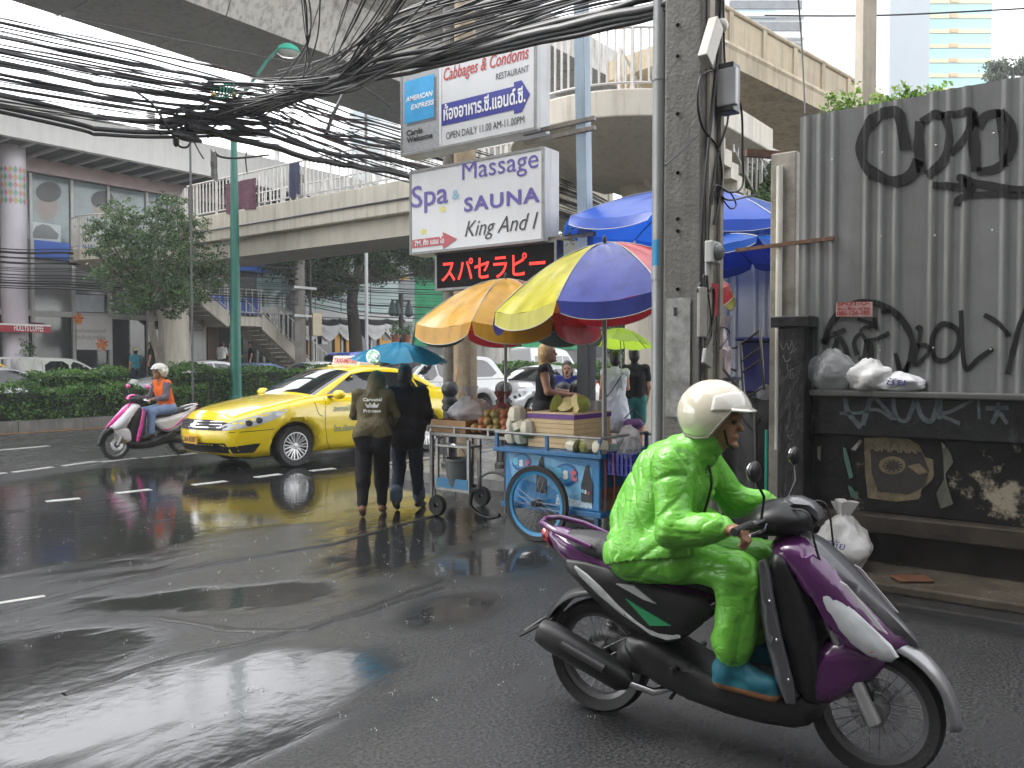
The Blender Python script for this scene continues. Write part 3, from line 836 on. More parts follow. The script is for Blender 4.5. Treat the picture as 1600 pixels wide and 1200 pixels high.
frect('bank_notice', gb, 594, 515, 605, 532, M('bank_sign', (.25, .22, .18), .4), .03, .17)
frect('bank_notice', gb, 499, 524, 508, 538, white, .03, .17)
frect('band', gb, 372, 488, 640, 494, white, .25)
# bunting: black above, white swags
for j, (mat, dz, dep) in enumerate(((M('black_bunting', (.015, .015, .015), .7), 0, .3), (M('white_bunting', (.66, .66, .66), .7), -.28, .34))):
    for k in range(5):
        ua = 470 + k * 30 + (12 if k > 2 else 0); p, q = PY(ua, 497, FY - dep), PY(ua + 30, 497, FY - dep)
        b = MB(); b.grid(lambda s, t: (p.x + (q.x - p.x) * s, FY - dep - .06 * math.sin(t * 6), p.z + dz - (.35 + .05 * j) * t - .45 * math.sin(math.pi * s) * (t * .8 + .2)), 12, 4)
        b.build('bunting_swag', mat, gb, smooth=60)
# tall banner column with round letters
frect('banner_column', gb, 452, 398, 469, 540, M('banner_white', (.66, .66, .68), .5), .35, .1)
for vv in (430, 470):
    p = PY(460, vv, FY - .47); b = MB()
    b.lathe([(.5, 0), (.5, -.03), (.30, -.03), (.30, 0), (.5, 0)], (p.x, FY - .46, p.z), (0, 1, 0), 28); b.build('round_letter', M('letter_black', (.02, .02, .02), .4), gb)
# green netted building site
net = M('green_site_net', (.02, .30, .13), .7, var=.25, scale=1.5)
gs = thing('netted_building', 'building wrapped in bright green site netting', 'building')
x0 = PY(620, 450, FY + 2).x; x1 = PY(905, 450, FY + 2).x
slab('wall', gs, x0, x1, FY + 2.2, FY + 10, .16, 11, M('site_wall', (.2, .2, .19), .7))
b = MB(); b.grid(lambda s, t: (x0 + (x1 - x0) * s, FY + 2 - .15 * abs(math.sin(s * 40)) - .08 * noise.noise(V((s * 30, t * 9, 0))), 2.6 + 7.2 * t), 90, 12); b.build('net', net, gs, smooth=60)
for k in range(6): slab('scaffold_post', gs, x0 + k * (x1 - x0) / 5 - .05, x0 + k * (x1 - x0) / 5 + .05, FY + 1.7, FY + 1.8, .16, 10.5, M('scaffold', (.1, .1, .1), .5))
frect('yellow_sign', gs, 556, 424, 630, 438, M('yellow_sign', (.7, .38, .02), .5), .4, 0, FY)
bs = thing('book_shop_sign', 'bright green shop sign with white lettering behind the sign post', 'sign')
p, q = PX(832, 352, 15.5), PX(910, 338, 15.5)
pa = PD(868, 352, 24)
b = MB(); ex = _R; c0 = PD(862, 355, 24)
b.obox(c0 + V((0, 0, .35)), c0 + ex * 1.15 + V((0, 0, .35)), .12, .85); b.build('panel', M('shop_green', (.01, .42, .20), .4, var=.05), bs)
b = MB(); text_into(b, 'BOOKS', c0 - _F * .07 + ex * .03 + V((0, 0, .12)), ex, (0, 0, 1), w=.98, h=.42, bold=.02, off=.01); b.build('lettering', M('sign_white', (.75, .75, .75), .5), bs)
b = MB(); b.obox(c0 + ex * 1.0 + V((0, 0, -4.0)), c0 + ex * 1.0 + V((0, 0, 0)), .12, .12, up=(1, 0, 0)); b.build('post', blk, bs)
# ------------------------------------------------------------------ towers far behind
def ribbons(name, label, d, ul, ur, vt, wallm, rows, dep=14.0):
    p, q = PD(ul, 565, d), PD(ur, 565, d)
    ax = _R; w = (q - p).dot(ax); H = CAM_H + (565 - vt) / FPX * d
    t = thing(name, label, 'tower', (p.x, p.y, 0), YAW - R(90))
    b = MB(); b.box(0, w, 0, dep, 0, H); b.build('wall', wallm, t)
    for (a0, a1, z0, z1, mt, dp, nm) in rows(w, H):
        slab(nm, t, a0, a1, -dp, -.02 if dp < .5 else .4, z0, z1, mt)
    return t
twh = M('tower_white', (.62, .64, .66), .5, var=.04, scale=.2); twin = M('tower_window', (.12, .13, .14), .2, var=.3, scale=1); tblue = M('tower_blue', (.08, .33, .45), .4)
def r1(w, H):
    o = []; d = 90.0; pz = lambda v: CAM_H + (565 - v) / FPX * d
    for v in (-50, 9, 42, 74, 107, 140, 172, 205): o.append((.4, w * .46, pz(v + 12), pz(v), twin, .25, 'window_band'))
    for v in (-60, 25, 58, 91): o.append((0, w * .30, pz(v + 11), pz(v), tblue, .3, 'blue_band'))
    for v in (-2, 33, 66, 98, 131): o.append((0, w * .47, pz(v + 1) - .12, pz(v - 3), M('tower_ledge', (.72, .72, .72), .5), .9, 'balcony_ledge'))
    return o
ribbons('white_tower', 'tall white tower block with dark ribbon windows and blue bands', 90, 1130, 1384, -260, twh, r1)
ribbons('grey_tower', 'plain grey concrete tower slab beside the white tower', 110, 1380, 1446, -260, M('tower_grey', (.36, .40, .43), .6, var=.03, scale=.2), lambda w, H: [])
tcy = M('tower_cyan_glass', (.34, .62, .66), .3, var=.08, scale=.4); tye = M('tower_yellow_band', (.72, .60, .36), .5); tor = M('tower_orange', (.65, .42, .22), .5)
def r2(w, H):
    o = []; d = 120.0; pz = lambda v: CAM_H + (565 - v) / FPX * d
    for k in range(-8, 14):
        v = 7 + 22.6 * k
        o.append((.05, w - .1, pz(v + 6), pz(v), tye, .25, 'floor_band')); o.append((w * .36, w * .48, pz(v + 5), pz(v - .5), tor, .4, 'orange_panel'))
        o.append((.05, w - .1, pz(v + 22), pz(v + 6.5), tcy, .1, 'glass_band'))
    return o
ribbons('striped_tower', 'cyan and yellow striped glass tower beyond the fence', 120, 1438, 1542, -260, M('tower_frame', (.5, .54, .56), .5), r2)
ribbons('pale_tower', 'pale distant tower block seen under the viaduct', 95, 548, 600, 150, M('tower_pale', (.58, .62, .64), .5), lambda w, H: [(0.4, w - .4, 3 + 3.2 * k, 4.6 + 3.2 * k, M('pale_window', (.3, .36, .38), .3), .1, 'window_band') for k in range(9)])
ribbons('pale_tower', 'pale distant tower with balconies behind the restaurant sign', 80, 648, 700, 170, M('tower_pale2', (.62, .62, .60), .5), lambda w, H: [(0.4, w - .4, 3 + 3.2 * k, 4.4 + 3.2 * k, _mats['pale_window'], .1, 'window_band') for k in range(8)])
ribbons('concrete_building', 'grey apartment building behind the trees beyond the lime umbrella', 70, 860, 1240, 372, M('block_grey', (.28, .28, .27), .7, var=.15, scale=.3, streak=.4), lambda w, H: [(1 + 2.6 * i, 2.6 + 2.6 * i, 2 + 3 * k, 3.5 + 3 * k, twin, .1, 'window') for k in range(4) for i in range(7)])

# ------------------------------------------------------------------ unseen blocks added behind the viewpoint to cut sky light in the foreground
for nm, lab, (x0, x1, y0, y1, hh) in (('sky_blocker', 'unseen five storey grey block added behind the viewpoint to cut sky light', (-16, -3.6, -9, 7.2, 15)), ('sky_blocker', 'unseen four storey cream block added further down the side street to cut sky light', (-16, -3.8, -26, -9.2, 12.5)), ('sky_blocker', 'unseen block added at the bend of the side street to cut sky light', (-3, 20, -34, -22, 13))):
    t = thing(nm, lab, 'building', (x0, y0, 0)); w, d_ = x1 - x0, y1 - y0
    wm = M('sky_blocker_wall_' + str(int(hh)), (.30, .28, .25), .8, var=.15, scale=.6, streak=.5, dcol=(.12, .11, .1))
    b = MB(); b.box(0, w, 0, d_, 0, hh); b.build('wall', wm, t)
    for k in range(int(hh // 3)):
        for j in range(int(d_ // 3)): slab('window', t, w + .0, w + .06, 1 + j * 3, 2.8 + j * 3, 1.2 + k * 3, 2.6 + k * 3, glass)
        for j in range(int(w // 3)): slab('window', t, 1 + j * 3, 2.8 + j * 3, d_, d_ + .06, 1.2 + k * 3, 2.6 + k * 3, glass)
    slab('canopy', t, w, w + 1.2, .2, d_ - .2, 3.0, 3.15, wm)
# ------------------------------------------------------------------ hedges, trees
def leafmat(name, c0, c1, sc=2.0):
    m = bpy.data.materials.new(name); m.use_nodes = True
    n = m.node_tree.nodes; L = m.node_tree.links; b = n['Principled BSDF']
    g = n.new('ShaderNodeNewGeometry')
    t = n.new('ShaderNodeTexNoise'); t.inputs['Scale'].default_value = sc; t.inputs['Detail'].default_value = 4
    L.new(g.outputs['Position'], t.inputs['Vector'])
    ad = n.new('ShaderNodeMath'); ad.operation = 'ADD'; L.new(t.outputs[0], ad.inputs[0])
    mu = n.new('ShaderNodeMath'); mu.operation = 'MULTIPLY_ADD'; mu.inputs[1].default_value = .5; mu.inputs[2].default_value = -.25
    L.new(g.outputs['Random Per Island'], mu.inputs[0]); L.new(mu.outputs[0], ad.inputs[1])
    mr = n.new('ShaderNodeMapRange'); mr.inputs[1].default_value = .3; mr.inputs[2].default_value = .75
    L.new(ad.outputs[0], mr.inputs[0])
    mx = n.new('ShaderNodeMix'); mx.data_type = 'RGBA'; L.new(mr.outputs[0], mx.inputs[0])
    mx.inputs[6].default_value = c0 + (1,); mx.inputs[7].default_value = c1 + (1,)
    L.new(mx.outputs[2], b.inputs['Base Color'])
    b.inputs['Roughness'].default_value = .35
    b.inputs['Transmission Weight'].default_value = 0.0
    tr = n.new('ShaderNodeBsdfTranslucent'); L.new(mx.outputs[2], tr.inputs[0])
    ms = n.new('ShaderNodeMixShader'); ms.inputs[0].default_value = .4
    L.new(b.outputs[0], ms.inputs[1]); L.new(tr.outputs[0], ms.inputs[2]); L.new(ms.outputs[0], n['Material Output'].inputs[0])
    return m
def leaves(P, size, rng, nrm=None, long=1.7):
    """one mesh of small pointed leaves at points P"""
    n = len(P)
    a = rng.normal(size=(n, 3)); a /= np.linalg.norm(a, axis=1)[:, None]
    q = rng.normal(size=(n, 3))
    if nrm is not None: q = q + nrm * 1.6
    b = np.cross(a, q); b /= np.linalg.norm(b, axis=1)[:, None] + 1e-9
    s = size * rng.uniform(.6, 1.3, n)[:, None]
    v = np.stack([P - a * s * long / 2, P + b * s * .42, P + a * s * long / 2, P - b * s * .42], 1).reshape(-1, 3)
    f = np.arange(4 * n).reshape(-1, 4)
    me = bpy.data.meshes.new('leaves'); me.from_pydata(v.tolist(), [], f.tolist())
    return me
rng = np.random.default_rng(5)
hedge_leaf = leafmat('hedge_leaf', (.02, .06, .012), (.14, .29, .055), 3.0)
dark_core = M('hedge_light_block', (.008, .016, .006), .9, var=.3)  # for a dark box added inside each hedge to block light
def hedge(label, x0, x1, y0, y1, z0, z1, dens=620, size=.055):
    t = thing('hedge', label, 'hedge', (x0, y0, z0), group='clipped hedges on the median')
    w, d, h = x1 - x0, y1 - y0, z1 - z0
    b = MB(); b.box(.08, w - .08, .1, d - .1, -.02, h - .1); b.build('light_block', dark_core, t)
    out = []
    for (n, f) in ((int(dens * w * h), lambda k: np.stack([rng.uniform(0, w, k), np.abs(rng.normal(0, .05, k)), rng.uniform(0, h, k)], 1)),
                   (int(dens * w * d), lambda k: np.stack([rng.uniform(0, w, k), rng.uniform(0, d, k), h - np.abs(rng.normal(0, .05, k)) + .02], 1)),
                   (int(dens * d * h), lambda k: np.stack([np.abs(rng.normal(0, .05, k)), rng.uniform(0, d, k), rng.uniform(0, h, k)], 1)),
                   (int(dens * d * h), lambda k: np.stack([w - np.abs(rng.normal(0, .05, k)), rng.uniform(0, d, k), rng.uniform(0, h, k)], 1))):
        out.append(f(n))
    P = np.concatenate(out)
    wob = .06 * np.sin(P[:, 0] * 2.3 + x0) + .05 * np.sin(P[:, 0] * 5.1 + P[:, 2] * 3) + .03 * rng.normal(size=len(P))
    P[:, 1] += 1.3 * wob - .02; P[:, 2] += (1.1 * wob + .05 * np.sin(P[:, 0] * .9 + 1)) * (P[:, 2] > h * .7)
    me = leaves(P, size, rng); me.materials.append(hedge_leaf); link('foliage', me, t)
hx = lambda u, Y: PY(u, 600, Y).x
hedge('low clipped hedge along the median kerb behind the pink scooter', hx(-160, 21.0) - 12, hx(330, 21.0), 21.02, 21.7, .24, 1.0)
hedge('taller clipped hedge on the median between silver car and rider', hx(58, 21.8), hx(204, 21.8), 21.72, 22.6, .24, 1.36)
hedge('long tall clipped hedge on the median behind the yellow taxi', hx(266, 21.5), hx(640, 21.5), 21.2, 22.5, .24, 1.42, 480)
hedge('far end of the clipped hedge beyond the silver saloon', hx(640, 21.5), hx(1080, 21.3), 21.2, 22.4, .24, 1.5, 190, .1)
bark = M('dark_bark', (.045, .036, .028), .75, var=.4, scale=6, bump=.6, bscale=25)
barkl = M('grey_bark', (.15, .13, .105), .7, var=.4, scale=6, bump=.6, bscale=25)
def limb(b, pts, r0, r1, n=8):
    pts = [V(p) for p in pts]; Q = []
    for i in range(len(pts) - 1):
        for k in range(4):
            t = k / 4
            p0, p1, p2, p3 = pts[max(i - 1, 0)], pts[i], pts[i + 1], pts[min(i + 2, len(pts) - 1)]
            Q.append(.5 * ((2 * p1) + (p2 - p0) * t + (2 * p0 - 5 * p1 + 4 * p2 - p3) * t * t + (3 * p1 - p0 - 3 * p2 + p3) * t ** 3))
    Q.append(pts[-1])
    b.tube(Q, [r0 + (r1 - r0) * i / (len(Q) - 1) for i in range(len(Q))], n)
def tree(name, label, base, trunk, clumps, nleaf, size, lm, bm_, r0=.1, sprays=0, droop=0.0, cat='tree', long=1.7):
    """trunk: list of world points, clumps: (centre, radius xyz) world"""
    t = thing(name, label, cat, base); o = V(base)
    b = MB(); limb(b, [V(p) - o for p in trunk], r0, r0 * .6, 10)
    top = V(trunk[-1]) - o; mid = V(trunk[len(trunk) // 2]) - o
    for c, r in clumps:
        c = V(c) - o; s = top if (c - top).length < (c - mid).length or True else mid
        m1 = s.lerp(c, .5) + V((random.uniform(-.2, .2), random.uniform(-.2, .2), -.1))
        limb(b, [s, m1, c], r0 * .5, r0 * .12, 6)
        for k in range(4):
            e = c + V((random.uniform(-1, 1) * r[0], random.uniform(-1, 1) * r[1], random.uniform(-.8, .8) * r[2])) * .8
            limb(b, [c.lerp(m1, .3), c.lerp(e, .5) + V((0, 0, .05)), e], r0 * .16, r0 * .05, 5)
    b.build('trunk', bm_, t, smooth=60)
    tot = sum(r[0] * r[1] * r[2] for c, r in clumps) or 1
    PP = []
    for c, r in clumps:
        c = np.array(V(c) - o); n = int(nleaf * (r[0] * r[1] * r[2]) ** .66 / sum((q[0] * q[1] * q[2]) ** .66 for _, q in clumps))
        ns = max(6, n // 26)
        d = rng.normal(size=(ns, 3)); d /= np.linalg.norm(d, axis=1)[:, None]
        cen = c + d * (rng.uniform(.35, 1.0, ns) ** .6)[:, None] * np.array(r)
        dirv = d + rng.normal(size=(ns, 3)) * .5; dirv[:, 2] -= droop; dirv /= np.linalg.norm(dirv, axis=1)[:, None]
        k = max(1, n // ns)
        for i in range(ns):
            tt = rng.uniform(-.5, .5, k)[:, None]
            PP.append(cen[i] + dirv[i] * tt * size * 7 + rng.normal(size=(k, 3)) * size * (1.1, 1.1, .6))
    P = np.concatenate(PP)
    me = leaves(P, size, rng, long=long); me.materials.append(lm); link('crown', me, t)
    return t
def pc(u, v, Y, ru, rv, rd=1.0, dy=0.0):
    p = PY(u, v, Y); s = (p - _O).dot(_F) / FPX
    return (p + V((0, dy, 0)), (ru * s, rd, rv * s))
lf1 = leafmat('feathery_leaf', (.022, .055, .022), (.19, .30, .12), .9)
TY = 22.9
tp = [(252, 590), (249, 560), (240, 530), (236, 500), (240, 470)]
tr1 = [PY(u, v, TY) for u, v in tp]; tr1[0].z = .24
cl = [pc(185, 330, TY, 22, 26, .6), pc(265, 325, TY, 26, 24, .7), pc(235, 355, TY, 38, 28, .9), pc(300, 360, TY, 34, 30, .9, .4), pc(165, 362, TY, 34, 18, .7), pc(195, 390, TY, 48, 28, 1.0, -.4),
      pc(250, 400, TY, 55, 34, 1.2), pc(320, 405, TY, 34, 30, .9), pc(345, 430, TY, 18, 16, .5), pc(180, 430, TY, 38, 24, .9), pc(240, 450, TY, 55, 30, 1.2, -.5), pc(300, 450, TY, 42, 26, 1.0), pc(205, 475, TY, 28, 20, .7), pc(265, 480, TY, 30, 16, .7), pc(150, 395, TY, 14, 12, .4)]
tree('median_tree', 'feathery leaved young tree growing from the median hedge', (tr1[0].x, tr1[0].y, .24), tr1, cl, 30000, .042, lf1, barkl, .13, droop=.2, long=2.4)
lf2 = leafmat('broad_leaf', (.008, .025, .006), (.075, .15, .03), 1.0)
UY = 29.6
tr2 = [PY(u, v, UY) for u, v in ((557, 575), (556, 540), (553, 505), (550, 470), (556, 440))]; tr2[0].z = .16
cl = [pc(500, 405, UY, 40, 26, 1.3), pc(560, 385, UY, 44, 30, 1.4), pc(610, 380, UY, 40, 28, 1.4), pc(480, 430, UY, 30, 18, 1.0), pc(525, 440, UY, 34, 22, 1.0), pc(650, 400, UY, 34, 26, 1.2), pc(600, 425, UY, 34, 16, 1.0), pc(668, 425, UY, 24, 16, .9), pc(500, 455, UY, 24, 12, .8), pc(440, 415, UY, 24, 16, .9), pc(570, 355, UY, 40, 16, 1.2), pc(640, 365, UY, 34, 18, 1.1)]
tree('street_tree', 'broad dark street tree with forked black trunk before the cyan glass building', (tr2[0].x, tr2[0].y, .16), tr2, cl, 36000, .09, lf2, bark, .36)
for name, label, us, Yq, cls, nl, sz in (
    ('roadside_tree', 'dense dark roadside tree beyond the lime umbrella', (985, 620), 13.5, [(965, 495, 40, 34), (1000, 460, 30, 30), (990, 540, 34, 26), (1010, 400, 26, 34), (985, 350, 20, 20)], 9000, .07),
    ('roadside_tree', 'tall leafy roadside tree above the striped parasol', (930, 600), 25.0, [(900, 360, 28, 22), (945, 370, 26, 20), (985, 380, 30, 20), (880, 330, 20, 16), (1010, 350, 24, 20), (955, 345, 26, 16)], 8000, .1),
    ('roadside_tree', 'leafy tree behind the back fence beside the stairs', (1190, 560), 6.5, [(1190, 320, 20, 26), (1200, 285, 14, 18), (1160, 330, 14, 14)], 5000, .08)):
    p = PY(us[0], us[1], Yq); base = (p.x, p.y, 0)
    c_ = [pc(a, c, Yq, e, f, .9) for a, c, e, f in cls]
    top = sum((q[0] for q in c_), V()) / len(c_)
    tree(name, label, base, [V(base), V((p.x, p.y, top.z * .45)), top - V((0, 0, .4))], c_, nl, sz, lf2, bark, .12)
# green growth over the fence, roof trees
lf3 = leafmat('bright_leaf', (.06, .14, .015), (.26, .40, .06), 2.5)
for u, v, lab, ru in ((1325, 158, 'bright green bush rising over the fence beside the white post', 26), (1385, 152, 'low bright bush top showing over the fence edge', 32), (1450, 145, 'sparse yellow-green bush top over the fence before the striped tower', 30)):
    p = PX(u, v, 9.2); s = (p - _O).dot(_F) / FPX
    tree('bush', lab, (p.x, p.y, 0), [(p.x, p.y, 0), (p.x, p.y, p.z * .6), (p.x, p.y, p.z - .3)], [(p + V((0, 0, -.08)), (.3, ru * s, .16)), (p + V((0, .1, -.3)), (.3, ru * s * 1.1, .22))], 1200, .035, lf3, barkl, .03, cat='bush')
lf4 = leafmat('hazy_leaf', (.05, .07, .045), (.12, .15, .09), 1.0)
for u, v, lab, ru in ((1562, 112, 'round clipped tree far beyond the fence next to the striped tower', 17), (1606, 104, 'round clipped tree far beyond the fence in open sky', 17)):
    p = PD(u, v, 38); s = 38 / FPX
    tree('rooftop_tree', lab, (p.x, p.y, 0), [(p.x, p.y, 0), (p.x, p.y, p.z * .6), p - V((0, 0, .3))], [(p, (ru * s, ru * s, ru * s * .85))], 1800, .1, lf4, barkl, .08)
p = PY(40, 570, 31.3)
tree('potted_shrub', 'small conical potted shrub under the red awning', (p.x, p.y, .16), [(p.x, p.y, .2), (p.x, p.y, .8), (p.x, p.y, 1.4)], [(V((p.x, p.y, 1.0)), (.42, .42, .6)), (V((p.x, p.y, 1.9)), (.26, .26, .6))], 2600, .05, hedge_leaf, bark, .04, cat='shrub')
# ------------------------------------------------------------------ lamp posts and poles across the road
gpaint = M('green_lamp_paint', (.012, .13, .095), .35, var=.12, scale=2)
lp = PY(375, 590, 20.9); lp = thing('street_lamp', 'tall green steel street lamp standing in the median hedge', 'street lamp', (lp.x, 21.1, .24))
b = MB(); b.tube([(0, 0, 0), (0, 0, .5), (0, 0, 4.5), (0, 0, 9.0)], [.19, .17, .13, .08], 14); b.build('post', gpaint, lp, smooth=40)
b = MB(); b.lathe([(.26, 0), (.26, .12), (.2, .18), (.2, .4), (.17, .44)], n=14); b.build('base', gpaint, lp, smooth=40)
h = PY(450, 80, 20.4) - V(lp.location)
b = MB(); b.tube([(0, 0, 8.9), (.4, -.1, 9.4), (h.x * .6, h.y * .6, h.z - .4), (h.x - .3, h.y, h.z + .02)], .05, 8); b.build('arm', gpaint, lp, smooth=60)
b = MB(); b.lathe([(.02, .2), (.16, .19), (.30, .1), (.36, -.02), (.34, -.05)], h, n=18, sx=1.0); hd = b.build('lamp_head', M('green_lamp_head', (.03, .35, .24), .35), lp, smooth=50)
b = MB(); b.lathe([(.33, -.05), (.25, -.13), (.02, -.17)], h, n=18); b.build('diffuser', M('lamp_diffuser', (.45, .47, .45), .2), hd, smooth=50)
# ornamental lamp with lanterns and flower pots
q = PY(627, 570, 27.0); ol = thing('lantern_post', 'ornamental black lantern post with hanging flower pots beside the street tree', 'lamp post', (q.x, 27.0, .16))
black = M('black_iron', (.012, .013, .014), .4, var=.2)
S_ = 27.0 / .72 / FPX
zt_ = PY(627, 465, 27).z
b = MB(); b.tube([(0, 0, 0), (0, 0, zt_)], .11, 10); b.build('post', black, ol, smooth=40)
b = MB(); b.tube([(-.6, 0, zt_ - .3), (.6, 0, zt_ - .3)], .04, 6); b.build('cross_arm', black, ol)
for x in (-.55, -.25, .5):
    b = MB(); b.lathe([(.02, .1), (.09, 0), (.22, -.5), (.12, -.62), (.02, -.64)], (x, 0, zt_ - .4), n=6); b.build('lantern', M('lantern_glass', (.05, .07, .07), .2), ol)
for x in (-.34, .34):
    z = PY(627, 530, 27).z
    b = MB(); b.lathe([(.02, -.3), (.16, -.3), (.24, 0), (.26, .03), (.2, .03)], (x, 0, z), n=12); pt = b.build('flower_pot', M('terracotta', (.35, .12, .06), .6), ol, smooth=40)
    P_ = rng.normal(size=(260, 3)) * (.14, .14, .16) + np.array((x, 0, z + .25)); me = leaves(P_, .07, rng); me.materials.append(hedge_leaf); tag(link('plant', me, pt), kind='stuff')
# far concrete power pole
q = PY(470, 580, 28.9); fp = thing('power_pole', 'far concrete power pole with cross bar in front of the round-lettered banner', 'pole', (q.x, 28.9, .16))
pcn = M('pole_concrete', (.27, .25, .225), .75, var=.2, scale=3, streak=.5, dcol=(.1, .09, .08), bump=.2, bscale=30)
b = MB(); b.tube([(0, 0, 0), (0, 0, 9.5)], [.32, .24], 4); b.build('shaft', pcn, fp)
for z in (6.2, 4.6, 3.4):
    b = MB(); b.box(-.6, .6, -.35, -.27, z, z + .1); b.build('cross_bar', M('galvanised', (.3, .3, .3), .45, metal=.6), fp)
b = MB(); b.tube([(.3, -.3, 0), (.3, -.3, 6)], .05, 8); b.build('cable_pipe', black, fp)
b = MB(); b.box(.35, .85, -.4, -.1, 2.6, 3.6); b.build('meter_box', M('cream_box', (.5, .42, .3), .5), fp, bevel=.02)
# slim posts near the bridge
for (u, vb, vt, Y, r, lab, mat, nm) in ((301, 590, 215, 20.8, .03, 'slim dark steel post carrying cables at the median', M('post_grey', (.09, .09, .09), .5), 'cable_post'), (573, 560, 35, 26.5, .075, 'slim white lamp post rising past the viaduct', M('post_white', (.5, .5, .5), .4), 'lamp_post'),
                                       (1350, 300, -60, None, .12, 'pale concrete post behind the corrugated fence', M('post_pale', (.44, .39, .31), .7, var=.15, streak=.5, dcol=(.2, .16, .12)), 'concrete_post')):
    p = PY(u, vb, Y) if Y else PX(u, vb, 10.5); zz = (PY(u, vt, Y) if Y else PX(u, vt, 10.5)).z
    t = thing(nm, lab, 'post', (p.x, p.y, 0))
    b = MB(); b.tube([(0, 0, 0), (0, 0, zz)], r, 10 if Y else 4); b.build('shaft', mat, t, smooth=40)
    if nm == 'lamp_post':
        b = MB(); b.tube([(0, 0, zz), (.1, -.1, zz + .15), (.9, -.5, zz + .3)], .045, 8); b.build('arm', mat, t, smooth=60)
        b = MB(); b.ball((1.2, -.66, zz + .33), (.4, .14, .07)); b.build('lamp_head', mat, t, smooth=60)
    if nm == 'cable_post':
        b = MB(); b.box(-.35, .35, -.03, .03, zz - .1, zz - .02); b.build('bracket', mat, t)
    if nm == 'concrete_post':
        b = MB(); b.box(-.2, .2, -.2, .2, zz - .05, zz + .05); b.build('cap', mat, t)
# cloth rag and black bundle hung among wires are built with the cables
# ------------------------------------------------------------------ vehicles
rubber = M('tyre_rubber', (.012, .012, .012), .55, var=.2, scale=12, bump=.2, bscale=80)
alloy = M('alloy', (.55, .55, .56), .28, metal=.85, var=.1, scale=10)
chrome = M('chrome', (.7, .7, .72), .12, metal=1.0, var=0)
carglass = M('car_glass', (.012, .016, .018), .03, var=.5, scale=1.5, spec=.8, coat=.5)
plast = M('black_plastic', (.014, .014, .015), .4, var=.2, scale=8)
under = M('underbody', (.006, .006, .006), .9, var=0)
lampc = M('lamp_clear', (.50, .52, .54), .07, var=.12, scale=7, coat=.9)
lampr = M('lamp_red', (.35, .015, .02), .12, var=.15, scale=9, coat=.7)
lampo = M('lamp_amber', (.6, .2, .03), .12, var=.15, coat=.7)
def wheel(parent, x, y, r, w, out=1, spokes=10, mat=None, double=True):
    """wheel about the y axis; out=+1 faces +y"""
    t = MB(); rr = r - .105 * r / .32
    prof = [(rr, -w * .42), (r * .93, -w * .5), (r * .985, -w * .38), (r, -w * .15), (r, w * .15), (r * .985, w * .38), (r * .93, w * .5), (rr, w * .42)]
    t.lathe(prof + [prof[0]], (x, y, r), (0, 1, 0), 36)
    ty = t.build('wheel', rubber, parent, smooth=35)
    b = MB(); yo = out * w * .40
    b.lathe([(rr + .004, w * .42 * out), (rr - .016, w * .42 * out), (rr - .02, -w * .3 * out)], (x, y, r), (0, 1, 0), 36)
    for k in range(spokes):
        a = 2 * math.pi * k / spokes
        for da in ((-.12, .12) if double else (0,)):
            c0, c1 = math.cos(a + da * .6), math.cos(a + da * 1.2); s0, s1 = math.sin(a + da * .6), math.sin(a + da * 1.2)
            b.obox((x + .05 * c0, y + yo * .85, r + .05 * s0), (x + (rr - .012) * c1, y + yo, r + (rr - .012) * s1), .02 if double else .05, .02, up=(0, 1, 0))
    b.lathe([(.0, yo), (.05, yo * .98), (.06, yo * .8)], (x, y, r), (0, 1, 0), 16)
    b.build('rim', mat or alloy, ty, smooth=30)
    b = MB(); b.lathe([(0, yo * .3), (rr - .02, yo * .3)], (x, y, r), (0, 1, 0), 24); b.build('brake_disc', M('brake_dark', (.05, .05, .05), .5, metal=.5), ty)
    return ty
def arch(cx, r, zb, cz, n=12):
    a = math.asin((zb - cz) / r)
    return [(cx + r * math.cos(t), cz + r * math.sin(t)) for t in [math.pi - a + (2 * a - math.pi) * k / n for k in range(n + 1)]]
def spl(pts, n=5):
    out = []
    for i in range(len(pts) - 1):
        p0, p1, p2, p3 = [V(pts[j]) for j in (max(i - 1, 0), i, i + 1, min(i + 2, len(pts) - 1))]
        for k in range(n):
            t = k / n
            out.append(tuple(.5 * ((2 * p1) + (p2 - p0) * t + (2 * p0 - 5 * p1 + 4 * p2 - p3) * t * t + (3 * p1 - p0 - 3 * p2 + p3) * t ** 3)))
    return out + [tuple(pts[-1])]
def line(poly, wd):
    """thin strip outline round a polyline, for seams"""
    P = [V(p) for p in poly]; A_ = []; B_ = []
    for i in range(len(P)):
        t = (P[min(i + 1, len(P) - 1)] - P[max(i - 1, 0)]).normalized(); nn = V((-t.y, t.x)) * wd / 2
        A_.append(tuple(P[i] + nn)); B_.append(tuple(P[i] - nn))
    return A_ + B_[::-1]
SIDE = lambda s: (lambda x, z: ((x, s * .6, z), (0, -s, 0)))
FRONT = lambda x0: (lambda y, z: ((x0, y, z), (-1, 0, 0)))
BACK = lambda x0: (lambda y, z: ((x0, y, z), (1, 0, 0)))
